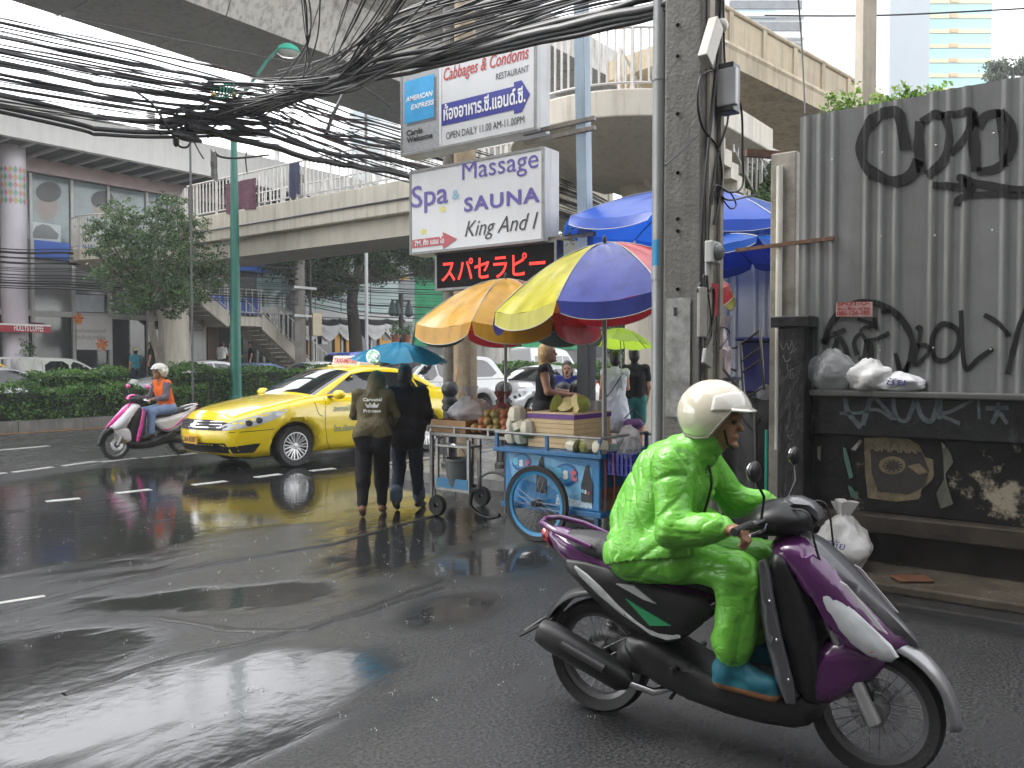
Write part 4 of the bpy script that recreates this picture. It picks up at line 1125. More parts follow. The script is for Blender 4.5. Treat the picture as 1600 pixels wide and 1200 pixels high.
def sedan(root, paint, step=.09, far=False, sxyz=(1, 1, 1), detail=True):
    ax = 1.35
    low = (spl([(1.95, .19), (2.18, .22), (2.27, .36), (2.29, .52), (2.25, .66), (2.12, .775), (1.85, .87), (1.4, .965), (1.0, 1.03), (.8, 1.05), (.2, 1.06), (-.5, 1.075), (-1.1, 1.09), (-1.6, 1.115), (-2.1, 1.10), (-2.27, 1.04), (-2.33, .88), (-2.35, .62), (-2.3, .4), (-2.15, .25)], 3)
           + [(-1.9, .21)] + arch(-ax, .375, .2, .315) + [(-.6, .18), (0, .175), (.6, .18)] + arch(ax, .375, .2, .315))
    def wl(x, z):
        p = np.interp(z, [.15, .3, .5, .72, .9, 1.05, 1.2], [.78, .84, .875, .885, .865, .79, .74])
        if x > 1.35: p *= 1 - .26 * ((x - 1.35) / .94) ** 2.2
        if x < -1.6: p *= 1 - .16 * ((-x - 1.6) / .75) ** 2
        return p
    b = MB()
    shell(b, low[::-1], wl, step, .07, .93, lambda x, z: (np.interp(z, [.2, .45], [.0, .17]) if x > 2.0 and z < .75 else .04 if z > .7 else 0.0) if x > -1.9 else (.10 if z < 1.0 else .02), 8)
    gh = spl([(.98, 1.02), (.55, 1.235), (.12, 1.42), (-.15, 1.468), (-.5, 1.48), (-.85, 1.462), (-1.2, 1.40), (-1.5, 1.27), (-1.82, 1.10)], 4) + [(-1.7, 1.0), (0, .98)]
    wg = lambda x, z: np.interp(z, [.98, 1.1, 1.48], [.765, .735, .575]) * (1 - .05 * max(0, x) - (.05 * max(0, -x - 1.0)))
    g = MB()
    shell(g, gh[::-1], wg, step, .07, .95, lambda x, z: .05, 8, segmat=lambda x, z: 1 if (.12 < x < .96 and z > 1.04) or (-1.74 < x < -1.22 and z > 1.12) else 0)
    bl = MB(); bl.v = b.v + g.v; bl.f = b.f + [tuple(i + len(b.v) for i in f) for f in g.f]; bl.m = b.m + g.m
    bvh = bvh_of(bl)
    body = bl.build('body', [paint, carglass], root, smooth=42, fix=True)
    for s in (1, -1):
        for w_ in ([(.70, 1.075), (.14, 1.375), (-.10, 1.41), (-.37, 1.42), (-.40, 1.085)], [(-.46, 1.085), (-.43, 1.42), (-.85, 1.395), (-1.1, 1.315), (-1.2, 1.15), (-1.17, 1.10)], [(-1.25, 1.12), (-1.18, 1.29), (-1.52, 1.14)]):
            d = MB(); decal(d, w_, bvh, SIDE(s), .06, .005); d.build('side_window', carglass, root, smooth=60)
        d = MB(); decal(d, [(2.33, .66), (2.2, .735), (1.85, .835), (1.52, .885), (1.50, .86), (1.72, .74), (1.95, .665), (2.33, .60)], bvh, SIDE(s), .05, .006); hl = d.build('headlight', lampc, root, smooth=60)
        d = MB()
        for cx, cz, r_ in ((2.06, .70, .045), (1.93, .735, .045)): decal(d, [(cx + r_ * math.cos(k * .7), cz + r_ * math.sin(k * .7)) for k in range(9)], bvh, SIDE(s), .03, .010)
        d.build('reflector', M('lamp_dark', (.06, .065, .07), .1, var=0), hl)
        d = MB(); decal(d, [(-2.37, 1.0), (-2.36, .78), (-2.1, .80), (-1.85, .98), (-2.1, 1.04)], bvh, SIDE(s), .05, .006); d.build('tail_light', lampr, root, smooth=60)
        if detail:
            d = MB()
            for pl in ([(.80, 1.02), (.86, .7), (.80, .35), (.70, .22)], [(-.40, 1.07), (-.42, .7), (-.40, .25)], [(-1.2, 1.08), (-1.15, .8), (-.93, .55)], [(1.02, 1.0), (.98, .8), (.9, .74)], [(.80, .22), (-.9, .215)], [(1.72, .60), (2.0, .585), (2.28, .575)]):
                decal(d, line(spl(pl, 4), .009), bvh, SIDE(s), .05, .003)
            d.build('door_seam', plast, root)
            for hx_ in (-.22, -1.0):
                h_ = bvh.ray_cast(V((hx_, s * 3, .86)), V((0, -s, 0)))[0]
                d = MB(); d.obox(h_ + V((.10, s * .02, 0)), h_ + V((-.10, s * .02, .01)), .03, .025); d.build('door_handle', paint, root, bevel=.008)
            d = MB(); decal(d, [(2.36, .36), (1.98, .40), (1.90, .40), (1.98, .27), (2.36, .27)], bvh, SIDE(s), .04, .004); fo = d.build('fog_recess', plast, root)
            # mirror
            d = MB(); d.ball((.66, s * .96, 1.07), (.085, .12, .075), 12, 8, 0); d.build('wing_mirror', paint, root, smooth=60)
            d = MB(); d.obox((.70, s * .76, 1.03), (.68, s * .90, 1.045), .05, .03); d.build('mirror_foot', plast, root)
    d = MB(); decal(d, [(-.52, .60), (.52, .60), (.62, .70), (.3, .745), (-.3, .745), (-.62, .70)], bvh, FRONT(2.5), .06, .006); gr = d.build('grille', plast, root, smooth=60)
    if detail:
        for z in (.635, .675, .715):
            d = MB(); decal(d, [(-.5, z), (.5, z), (.5, z + .012), (-.5, z + .012)], bvh, FRONT(2.5), .06, .012); d.build('grille_bar', chrome, gr)
        d = MB(); decal(d, oval(0, .685, .07, .045, 16), bvh, FRONT(2.5), .03, .016); d.build('badge', chrome, root)
    d = MB(); decal(d, [(-.62, .27), (.62, .27), (.55, .42), (-.55, .42)], bvh, FRONT(2.5), .06, .005); d.build('lower_intake', plast, root, smooth=60)
    d = MB(); d.box(-2.0, 2.0, -.62, .62, .17, .45); d.build('underbody', under, root)
    for x in (ax, -ax):
        for s in (1, -1): wheel(root, x, s * .755, .315, .2, s, 10, None, not far)
    root.scale = sxyz
    return bvh
def paintm(name, col, var=.03): return M(name, col, .22, 0, var=var, scale=2, coat=.9, bump=.05, bscale=170)
# --- the taxi
yel = paintm('taxi_yellow', (.80, .60, .006))
tq = PZ(458, 729)
tx = thing('taxi', 'bright yellow taxi saloon with roof sign on the wet road', 'taxi', (tq.x + 1.35 * 1.12, tq.y + .80, 0), math.pi)
bv = sedan(tx, yel, .055, sxyz=(1.12, 1.04, 1.04))
d = MB()
ink = M('door_writing', (.10, .22, .27), .4, var=.1)
for s, z, w_ in (('สหกรณ์มิตรแท็กซี่ จำกัด', .80, .95), ('ทะเบียน 517', .655, .36), ('โทร.เรียกแท็กซี่ได้ตลอด', .485, .95)):
    text_into(d, s, (.22, 1.0, z), (-1, 0, 0), (0, 0, 1), w=w_, h=.105, center=True, bvh=bv, off=.006, bold=.01)
d.build('door_lettering', ink, tx)
d = MB(); d.prism([(-.16, 0), (.16, 0), (.12, .17), (-.12, .17)], lambda x, z, q: (x - .42, q, z + 1.52), -.36, .36); d.build('roof_sign', M('roof_sign_plastic', (.66, .60, .58), .3), tx, bevel=.015)
d = MB(); d.box(-.66, -.2, -.40, .40, 1.495, 1.525); d.build('roof_sign_base', yel, tx, bevel=.01)
d = MB(); text_into(d, 'TAXI-METER', (-.25, 0, 1.56), (0, 1, 0), (-.22, 0, .975), w=.58, h=.09, center=True, bold=.03, off=.006); d.build('roof_sign_lettering', M('red_lettering', (.5, .04, .05), .5), tx)
d = MB(); d.box(2.475, 2.49, -.17, .17, .40, .52); pl = d.build('number_plate', M('plate_orange', (.62, .33, .03), .4, var=.15), tx, bevel=.004)
d = MB(); text_into(d, 'ทษ 8187', (2.49, 0, .425), (0, 1, 0), (0, 0, 1), w=.28, h=.075, center=True, bold=.02, off=.003); d.build('plate_number', M('plate_ink', (.03, .02, .01), .5), pl)
d = MB(); d.obox((.93, .2, 1.07), (.62, -.35, 1.215), .02, .01); d.build('wiper', plast, tx)
# --- white pickup with canopy
def pickup(root, paint, canopy=True, step=.1):
    fa, ra = 1.55, -1.55; r = .385
    low = (spl([(2.05, .32), (2.3, .36), (2.42, .55), (2.42, .8), (2.3, .98), (1.9, 1.10), (1.2, 1.16), (1.0, 1.17), (0, 1.18), (-1.2, 1.2), (-2.5, 1.2), (-2.66, 1.12), (-2.68, .8), (-2.66, .5), (-2.4, .42)], 3) + [(-2.1, .42)] + arch(ra, .47, .42, .42) + [(-.6, .36), (.6, .36)] + arch(fa, .47, .36, .42))
    wl = lambda x, z: np.interp(z, [.3, .6, .9, 1.2], [.80, .87, .885, .84]) * (1 - (.18 * ((x - 1.5) / .9) ** 2 if x > 1.5 else 0))
    b = MB(); shell(b, low[::-1], wl, step, .07, .94, lambda x, z: (.12 if x > 2.2 and z < .95 else .03), 6)
    gh = spl([(1.15, 1.14), (.55, 1.52), (.2, 1.70), (-.1, 1.745), (-.8, 1.75)], 4) + (spl([(-.9, 1.76), (-1.6, 1.78), (-2.1, 1.74), (-2.35, 1.55), (-2.6, 1.2)], 4) if canopy else [(-.95, 1.7), (-1.05, 1.2)]) + [(-2.2 if canopy else -1.0, 1.12), (0, 1.1)]
    wg = lambda x, z: np.interp(z, [1.1, 1.25, 1.75], [.82, .79, .63])
    g = MB(); shell(g, gh[::-1], wg, step, .08, .95, lambda x, z: .04, 6, segmat=lambda x, z: 1 if (.2 < x < 1.1 and z > 1.18) or (canopy and x < -2.3 and z > 1.25) else 0)
    bl = MB(); bl.v = b.v + g.v; bl.f = b.f + [tuple(i + len(b.v) for i in f) for f in g.f]; bl.m = b.m + g.m
    bvh = bvh_of(bl); bl.build('body', [paint, carglass], root, smooth=42, fix=True)
    wins = [[(.88, 1.22), (.36, 1.58), (.05, 1.66), (.02, 1.22)], [(-.05, 1.22), (-.02, 1.66), (-.7, 1.66), (-.74, 1.22)]] + ([[(-1.08, 1.27), (-1.02, 1.68), (-1.75, 1.70), (-2.0, 1.62), (-2.3, 1.27)]] if canopy else [])
    for s in (1, -1):
        for w_ in wins:
            d = MB(); decal(d, smooth_poly(w_, 1), bvh, SIDE(s), .08, .006); d.build('side_window', carglass, root, smooth=60)
        d = MB()
        for pn in ([(.98, 1.15), (1.0, .8), (.9, .45)], [(0, 1.18), (0, .45)], [(-.78, 1.7), (-.8, .45)], [(-.8, 1.215), (-2.6, 1.215)]): decal(d, line(pn, .012), bvh, SIDE(s), .08, .004)
        d.build('door_seam', plast, root)
        for hx_ in (.12, -.66):
            h_ = bvh.ray_cast(V((hx_, s * 3, .98)), V((0, -s, 0)))[0]; d = MB(); d.obox(h_ + V((.09, s * .02, 0)), h_ + V((-.09, s * .02, 0)), .03, .03); d.build('door_handle', chrome, root)
        d = MB(); decal(d, [(2.46, .72), (1.98, .86), (1.95, .97), (2.2, .98), (2.46, .9)], bvh, SIDE(s), .07, .006); d.build('headlight', lampc, root)
        d = MB(); decal(d, [(-2.72, .75), (-2.55, .75), (-2.55, 1.12), (-2.72, 1.12)], bvh, SIDE(s), .06, .006); d.build('tail_light', lampr, root)
        d = MB(); d.ball((.86, s * 1.0, 1.27), (.07, .11, .1), 10, 8); d.build('wing_mirror', chrome, root, smooth=60)
        arch_pts = [(fa + .5 * math.cos(t), .42 + .5 * math.sin(t)) for t in np.linspace(-.1, math.pi + .1, 16)]
        for x_ in (fa, ra):
            d = MB(); decal(d, line([(p[0] - fa + x_, p[1]) for p in arch_pts], .035), bvh, SIDE(s), .1, .008); d.build('arch_trim', paint, root)
        for x_ in (fa, ra): wheel(root, x_, s * .77, r, .24, s, 6, None, False)
    d = MB(); decal(d, [(-.5, .7), (.5, .7), (.5, .95), (-.5, .95)], bvh, FRONT(2.8), .08, .006); d.build('grille', chrome, root)
    d = MB(); d.box(-2.3, 2.2, -.65, .65, .34, .6); d.build('underbody', under, root)
    d = MB(); d.box(-2.78, -2.66, -.8, .8, .45, .62); d.build('rear_bumper', chrome, root, bevel=.02)
    return bvh
whitep = paintm('car_white', (.66, .67, .68)); silverp = M('car_silver', (.42, .43, .44), .28, metal=.5, var=.04, coat=.8)
pq = PY(757, 640, 12.9)
pk = thing('pickup_truck', 'white double cab pickup with windowed canopy behind the taxi', 'pickup', (pq.x - 1.55, 13.8, 0), math.pi)
pickup(pk, whitep)
sq = PY(945, 610, 13.0)
sv = thing('saloon_car', 'silver saloon car stopped behind the white pickup', 'car', (sq.x - 2.3, 13.9, 0), math.pi); sedan(sv, silverp, .12, True, (1, 1, 1.02), False)
FC = 25.6
def far_car(label, u, Y, mat, rz=0.0, sc=(1, 1, 1), u_at=0.0, cat='car', z=0.0):
    p = PY(u, 590, Y); o = thing('saloon_car', label, cat, (p.x, Y, z), rz, 'cars in the far lanes beyond the hedge'); sedan(o, mat, .14, True, sc, False); return o
far_car('silver dark-roofed car half hidden behind the low hedge', 6, 24.9, silverp, 0, (1, 1, 1.0))
far_car('white saloon car showing its roof above the median hedge behind the rider', 300, FC, whitep, math.pi, (1.05, 1, 1.12))
far_car('blue saloon car showing its roof above the hedge beside the green lamp post', 418, FC + .4, paintm('car_blue', (.03, .10, .42)), 0, (1, 1, 1.06))
far_car('white saloon car at the foot of the footbridge stairs', 510, FC + .3, whitep, 0, (1, 1, 1.1))
p = PY(-25, 590, 27.2)
ft = thing('taxi', 'yellow roofed taxi with roof lamp waiting by the coffee shop', 'taxi', (p.x, 27.3, 0), 0); sedan(ft, yel, .14, True, (1.0, 1, 1.16), False)
d = MB(); d.ball((-.3, 0, 1.53), (.2, .35, .09)); d.build('roof_lamp', lampo, ft, smooth=60)
p = PY(92, 590, 26.4)
fpk = thing('pickup_truck', 'pale cab pickup with open slatted rack in the far lane', 'pickup', (p.x, 26.4, 0), 0); pickup(fpk, paintm('car_cream', (.55, .56, .52)), False, .16)
for k in range(5):
    for s in (-.75, .75): slab('rack_post', fpk, -1.0 - k * .36 - .03, -1.0 - k * .36 + .03, s - .03, s + .03, 1.18, 1.75, frame)
for s in (-.75, .75): slab('rack_rail', fpk, -2.6, -.9, s - .03, s + .03, 1.72, 1.78, frame)
# white van beyond the hedge
p = PY(852, 590, 27.5); vn = thing('van', 'white passenger van passing beyond the far hedge', 'van', (p.x, 27.5, 0), 0)
b = MB(); vp = spl([(2.3, .35), (2.5, .6), (2.45, 1.0), (2.1, 1.3), (1.4, 2.05), (1.0, 2.3), (0, 2.42), (-2.2, 2.4), (-2.45, 2.2), (-2.5, 1.0), (-2.45, .4)], 3)
shell(b, vp[::-1], lambda x, z: np.interp(z, [.3, 1.2, 2.4], [.86, .92, .74]), .2, .12, .92, lambda x, z: .06, 5, segmat=lambda x, z: 1 if x > 1.3 and 1.35 < z < 2.05 else 0); bvv = bvh_of(b); b.build('body', [whitep, carglass], vn, smooth=45, fix=True)
for s in (1, -1):
    for w_ in ([(1.75, 1.35), (1.2, 1.95), (.6, 1.98), (.6, 1.35)], [(.5, 1.35), (.5, 1.98), (-.8, 1.98), (-.8, 1.35)], [(-.9, 1.35), (-.9, 1.98), (-2.2, 1.96), (-2.2, 1.35)]):
        d = MB(); decal(d, w_, bvv, SIDE(s), .15, .01); d.build('side_window', carglass, vn)
    for x_ in (1.6, -1.5): wheel(vn, x_, s * .8, .34, .22, s, 6, None, False)
p = PY(925, 590, 29.5); far_car('yellow car roof far down the road beyond the van', 930, 27.6, yel, 0, (1, 1, 1.0))
# tuk-tuk
p = PY(558, 590, 25.9); tk = thing('tuk_tuk', 'three wheeled tuk-tuk with black padded roof front and blue roof', 'tuk-tuk', (p.x, 25.9, 0), math.pi)
b = MB(); b.box(-1.2, .6, -.62, .62, .35, .9); b.build('body', paintm('tuk_blue', (.03, .10, .5)), tk, bevel=.08)
b = MB(); b.prism(spl([(1.1, 1.68), (1.0, 1.95), (.5, 2.05), (-1.1, 2.02), (-1.3, 1.85), (-1.25, 1.75)], 3), lambda x, z, q: (x, q, z), -.68, .68); b.build('roof', paintm('tuk_roof', (.05, .12, .55)), tk, bevel=.05)
b = MB(); b.tube([(1.05, -.66, 1.78), (1.12, 0, 1.82), (1.05, .66, 1.78)], .13, 10); b.build('roof_front', plast, tk, smooth=60)
b = MB(); b.prism([(1.2, .5), (.95, 1.7), (.9, 1.7), (1.15, .5)], lambda x, z, q: (x, q, z), -.5, .5); b.build('windscreen', carglass, tk)
for x_, y_ in ((.85, -.6), (.85, .6), (-1.15, -.62), (-1.15, .62)):
    b = MB(); b.tube([(x_, y_, .8), (x_, y_, 1.8)], .025, 6); b.build('roof_post', chrome, tk)
b = MB(); b.box(-1.0, -.5, -.55, .55, .9, 1.35); b.build('seat', M('tuk_seat', (.3, .03, .12), .4), tk, bevel=.06)
wheel(tk, 1.1, 0, .24, .12, 1, 6, None, False); wheel(tk, -.9, .58, .24, .14, 1, 6, None, False); wheel(tk, -.9, -.58, .24, .14, -1, 6, None, False)
# ------------------------------------------------------------------ scooters
def puff(name, poly, w, mat, parent, rnd=.05, edge=.55, step=.03, yoff=0.0, it=1, crown=None):
    b = MB(); q = smooth_poly(poly, it); P = q if sum(q[i][0] * q[(i + 1) % len(q)][1] - q[(i + 1) % len(q)][0] * q[i][1] for i in range(len(q))) < 0 else q[::-1]
    shell(b, P, w if callable(w) else (lambda x, z: w), step, rnd, edge, crown or (lambda x, z: .01), 5, yoff=yoff)
    o = b.build(name, mat, parent, smooth=50, fix=True)
    return o, bvh_of(b)
purple = paintm('scooter_purple', (.085, .014, .095), .06); sgrey = M('scooter_grey', (.10, .10, .11), .3, metal=.3, coat=.6, var=.05); vinyl = M('seat_vinyl', (.03, .03, .034), .5, var=.15, bump=.15, bscale=120)
silv = M('scooter_silver', (.32, .32, .33), .3, metal=.5, coat=.6, var=.05)
def scooter(root, A, Bm, seatm, silver, muff, wr=.265, scale=1.0):
    fa, ra = .635, -.635
    for x, nm in ((fa, 'front_wheel'), (ra, 'rear_wheel')):
        b = MB(); tw = .048 if x > 0 else .055; ri = wr - .06
        b.lathe([(ri, -tw * .7), (wr * .93, -tw), (wr * .985, -tw * .6), (wr, 0), (wr * .985, tw * .6), (wr * .93, tw), (ri, tw * .7), (ri, -tw * .7)], (x, 0, wr), (0, 1, 0), 40); w_ = b.build(nm, rubber, root, smooth=35)
        b = MB(); b.lathe([(ri + .004, -.028), (ri + .004, .028), (ri - .02, .02), (ri - .02, -.02), (ri + .004, -.028)], (x, 0, wr), (0, 1, 0), 40); b.build('rim', M('moto_rim', (.16, .16, .165), .35, metal=.6), w_, smooth=35)
        b = MB()
        for k in range(30):
            a = 2 * math.pi * k / 30; o_ = .5 * (1 if k % 2 else -1); s = 1 if k % 4 < 2 else -1
            b.tube([(x + .035 * math.cos(a + o_), s * .03, wr + .035 * math.sin(a + o_)), (x + (ri - .015) * math.cos(a), 0, wr + (ri - .015) * math.sin(a))], .0014, 4)
        b.build('spokes', M('spoke_steel', (.22, .22, .22), .4, metal=.6), w_); tag(w_.children[-1], kind='stuff')
        b = MB(); b.lathe([(0, -.06), (.05, -.06), (.055, .06), (0, .06)], (x, 0, wr), (0, 1, 0), 16); b.build('hub', M('hub_grey', (.2, .2, .2), .4, metal=.6), w_, smooth=35)
    b = MB(); b.lathe([(.06, .045), (.115, .045), (.115, .05), (.06, .05), (.06, .045)], (fa, 0, wr), (0, 1, 0), 28); b.build('brake_disc', chrome, root)
    for s in (1, -1):
        b = MB(); b.tube([(.46, s * .085, .62), (.57, s * .085, .40)], .021, 10); b.tube([(.56, s * .085, .42), (fa + .01, s * .08, wr - .02)], .029, 10); b.build('fork_leg', M('fork_silver', (.45, .45, .46), .35, metal=.6), root, smooth=40)
    # mudguards
    def guard(nm, x, r, a0, a1, w, mat, drop=0.0):
        b = MB(); b.grid(lambda s, t: (x + (r - .035 * (2 * t - 1) ** 2) * math.cos(R(a0 + (a1 - a0) * s)), w * (2 * t - 1) * (1 - .35 * max(0, s - .7) / .3), wr + (r - .035 * (2 * t - 1) ** 2) * math.sin(R(a0 + (a1 - a0) * s))), 22, 6)
        o = b.build(nm, mat, root, smooth=60); sd = o.modifiers.new('solid', 'SOLIDIFY'); sd.thickness = .006; return o
    guard('front_mudguard', fa, wr + .055, 140, -2, .068, silver)
    guard('rear_mudguard', ra, wr + .06, 60, 172, .075, plast)
    b = MB(); b.obox((-.86, 0, .42), (-1.06, 0, .30), .16, .012); pb = b.build('plate_bracket', plast, root, bevel=.004)
    b = MB(); b.obox((-.93, 0, .405), (-1.03, 0, .335), .15, .006); b.build('number_plate', M('moto_plate', (.5, .5, .48), .5), pb)
    puff('underbody', [(.42, .20), (.46, .32), (.22, .30), (.0, .31), (-.16, .36), (-.32, .44), (-.48, .40), (-.38, .25), (-.05, .165), (.3, .155)], .155, plast, root, .04, .7)
    b = MB(); b.box(.02, .36, -.16, .16, .302, .322); b.build('floor_mat', M('floor_rubber', (.02, .02, .02), .7), root, bevel=.01)
    puff('inner_leg_shield', [(.46, .28), (.36, .27), (.285, .50), (.20, .80), (.25, .90), (.33, .86), (.42, .62)], lambda x, z: .17 + .03 * (z - .5), plast, root, .04, .7)
    puff('front_cowl', [(.20, .90), (.33, .95), (.44, .88), (.60, .71), (.75, .565), (.765, .53), (.66, .50), (.54, .51), (.45, .60), (.36, .74), (.25, .84)], lambda x, z: np.interp(x, [.2, .4, .6, .77], [.15, .175, .14, .05]), A, root, .05, .5)
    _, bv_ = puff('nose_panel', [(.30, .965), (.45, .90), (.62, .735), (.785, .575), (.80, .55), (.70, .56), (.56, .68), (.42, .83)], lambda x, z: np.interp(x, [.3, .5, .8], [.10, .10, .03]), Bm, root, .03, .6)
    o, bc = puff('lower_cowl', [(.70, .54), (.66, .43), (.54, .33), (.44, .27), (.38, .30), (.40, .48), (.50, .56)], lambda x, z: np.interp(x, [.4, .7], [.16, .085]), A, root, .05, .6)
    for s in (1, -1):
        puff('headlight', [(.40, .775), (.47, .765), (.60, .655), (.74, .545), (.70, .515), (.60, .54), (.48, .64)], lambda x, z: np.interp(x, [.4, .6, .75], [.03, .03, .02]), lampc if True else 0, root, .03, .5, .025, yoff=s * .136 - 0, it=1)
        puff('indicator', [(.60, .60), (.70, .545), (.68, .525), (.60, .55)], .016, lampo, root, .02, .5, .02, yoff=s * .145)
        puff('shield_edge', [(.31, .30), (.36, .30), (.27, .62), (.23, .86), (.20, .84), (.22, .60)], .03, Bm, root, .02, .6, .03, yoff=s * .185)
        puff('side_panel', [(.0, .64), (-.10, .50), (-.25, .42), (-.42, .44), (-.60, .57), (-.80, .72), (-.60, .72), (-.3, .66)], .035, plast if A is purple else A, root, .04, .4, .03, yoff=s * .125)
        puff('side_stripe', [(-.12, .48), (-.25, .44), (-.42, .52), (-.60, .66), (-.72, .72), (-.50, .56), (-.30, .47)], .016, M('stripe_silver', (.45, .46, .46), .25, metal=.3, coat=.6, var=.25, scale=14) if A is purple else Bm, root, .02, .5, .03, yoff=s * .162)
    puff('tail', [(.0, .65), (-.14, .52), (-.40, .50), (-.62, .60), (-.86, .74), (-.93, .81), (-.90, .85), (-.70, .80), (-.3, .70)], lambda x, z: np.interp(x, [-.95, -.8, -.4, 0], [.05, .10, .135, .12]), A, root, .05, .6)
    puff('tail_light', [(-.86, .73), (-.95, .79), (-.955, .84), (-.90, .83)], .06, lampr, root, .02, .6, .02)
    puff('seat', [(.03, .665), (-.10, .645), (-.50, .70), (-.80, .765), (-.84, .80), (-.78, .84), (-.52, .825), (-.42, .785), (-.18, .745), (-.02, .74)], lambda x, z: np.interp(x, [-.85, -.7, -.3, .03], [.07, .115, .145, .09]), seatm, root, .06, .6)
    b = MB(); b.tube([(-.62, .13, .80), (-.80, .13, .85), (-.92, .09, .875), (-.95, 0, .88), (-.92, -.09, .875), (-.80, -.13, .85), (-.62, -.13, .80)], .014, 8); b.build('grab_rail', A, root, smooth=60)
    # handlebars
    puff('handlebar_cover', [(.10, .98), (.14, .925), (.30, .935), (.40, .99), (.37, 1.05), (.26, 1.075), (.16, 1.05)], lambda x, z: .16 - .25 * max(0, x - .25), plast, root, .06, .45)
    puff('speedo_visor', [(.22, 1.05), (.37, 1.045), (.42, 1.0), (.40, 1.06), (.30, 1.095)], .09, Bm, root, .03, .6, .025)
    for s in (1, -1):
        b = MB(); b.tube([(.22, s * .10, 1.0), (.19, s * .24, 1.005), (.15, s * .36, .99)], .013, 8); b.build('handlebar', chrome, root, smooth=60)
        b = MB(); b.tube([(.185, s * .25, 1.003), (.15, s * .37, .99)], .018, 10); b.build('grip', rubber, root, smooth=40)
        b = MB(); b.tube([(.235, s * .20, 1.0), (.25, s * .28, .995), (.215, s * .37, .985)], .006, 6); b.build('brake_lever', chrome, root, smooth=60)
        b = MB(); b.tube([(.21, s * .19, 1.02), (.24, s * .26, 1.12), (.22, s * .31, 1.19)], .006, 6); b.build('mirror_stalk', plast, root, smooth=60)
        b = MB(); b.ball((.22, s * .325, 1.225), (.022, .062, .042), 14, 8); mi = b.build('mirror', plast if not isinstance(muff, tuple) else muff[1], root, smooth=60)
        b = MB(); b.ball((.204, s * .325, 1.225), (.01, .054, .035), 14, 8); b.build('mirror_glass', chrome, mi, smooth=60)
    # cables, caliper, badges, screws
    for k_, (y0_, pts_) in enumerate(((.06, [(.26, .06, 1.03), (.40, .10, 1.06), (.44, .10, .90), (.46, .09, .66)]), (-.06, [(.24, -.06, 1.03), (.38, -.12, 1.05), (.42, -.12, .9), (.55, -.10, .55), (.64, -.08, .33)]))):
        b = MB(); b.tube(spl(pts_, 6), .005, 6); b.build('control_cable', rubber, root, smooth=60)
    b = MB(); b.box(.50, .57, .045, .10, .27, .36); b.build('brake_caliper', M('caliper_gold', (.30, .22, .10), .35, metal=.6), root, bevel=.01)
    for s in (1, -1):
        for x_, z_ in ((.335, .40), (.285, .55), (.255, .70)):
            b = MB(); b.ball((x_, s * .216, z_), (.006, .004, .006), 8, 6); b.build('screw', chrome, root)
        b = MB(); b.tube([(-.18, s * .14, .33), (-.18, s * .22, .33)], .014, 8); b.build('foot_peg', rubber, root)
        if A is purple:
            for nm_, pl_, c_ in (('green_decal', [(-.20, .515), (-.30, .50), (-.42, .60), (-.36, .575)], (.03, .26, .11)), ('white_decal', [(-.27, .60), (-.33, .61), (-.47, .66), (-.38, .665)], (.45, .45, .46)), ('white_decal', [(.52, .80), (.545, .79), (.70, .625), (.665, .64)], (.45, .45, .46))):
                bd = MB(); yy = s * (.160 if pl_[0][0] < 0 else .150); bd.prism(pl_, lambda x, z, d_: (x, d_, z), yy, yy + s * .012); bd.build(nm_, M(nm_ + '_film', c_, .3, coat=.5, var=.05), root)
    # engine, exhaust, shock, stand
    pr = [('c', (-.30, .05, .30), (-.66, .10, .27), .085, .07, 0), ('c', (-.25, -.02, .32), (-.45, -.02, .30), .09, .08, 0), ('c', (-.66, .11, .265), (-.58, .11, .27), .09, .085, 0), ('c', (-.42, .11, .42), (-.60, .11, .46), .05, .045, 0)]
    blob_obj('engine', pr, [M('engine_grey', (.05, .05, .052), .45, metal=.3, var=.2, scale=12)], .014, .03, root)
    b = MB(); b.tube([(-.2, -.06, .22), (-.3, -.12, .19), (-.42, -.15, .22)], .018, 8); b.build('exhaust_pipe', chrome, root, smooth=60)
    b = MB(); b.tube([(-.40, -.155, .22), (-.44, -.16, .24), (-.82, -.17, .37), (-.87, -.17, .385), (-.885, -.17, .39)], [.03, .062, .068, .058, .02], 18); ex_ = b.build('muffler', plast, root, smooth=50)
    b = MB(); b.tube([(-.50, -.225, .29), (-.72, -.235, .365)], .02, 8); b.build('heat_shield', M('shield_dark', (.04, .04, .042), .3), ex_, smooth=60)
    b = MB(); b.tube([(-.64, .13, .28), (-.58, .12, .60)], .018, 8)
    for k in range(9): b.lathe([(.03, 0), (.034, .008), (.03, .016)], (-.635 + k * .0045, .13 - k * .001, .34 + k * .022), (.06, 0, .32), 12)
    b.build('rear_shock', M('shock_steel', (.3, .3, .32), .35, metal=.6), root, smooth=40); tag(root.children[-1], kind='stuff')
    b = MB(); b.tube([(-.25, .10, .17), (-.33, .16, .06)], .01, 6); b.build('side_stand', plast, root)
    root.scale = (scale * .95, scale, scale)
ra_, fa_ = PZ(925, 1105), PZ(1385, 1217)
mid = (ra_ + fa_) / 2; ang = math.atan2(fa_.y - ra_.y, fa_.x - ra_.x)
sc1 = thing('scooter', 'purple and dark grey motor scooter ridden past in the side street', 'scooter', (mid.x, mid.y, 0), ang); scooter(sc1, purple, sgrey, vinyl, silv, plast)
pinkp = paintm('scooter_pink', (.62, .02, .26), .1); wp = paintm('scooter_white', (.66, .64, .66), .05)
f2, r2_ = PZ(177, 719), PZ(287, 708)
mid2 = (f2 + r2_) / 2
sc2 = thing('scooter', 'pink and white motor scooter on the main road in front of the taxi', 'scooter', (mid2.x, mid2.y, 0), math.pi); scooter(sc2, wp, pinkp, vinyl, plast, (0, pinkp))
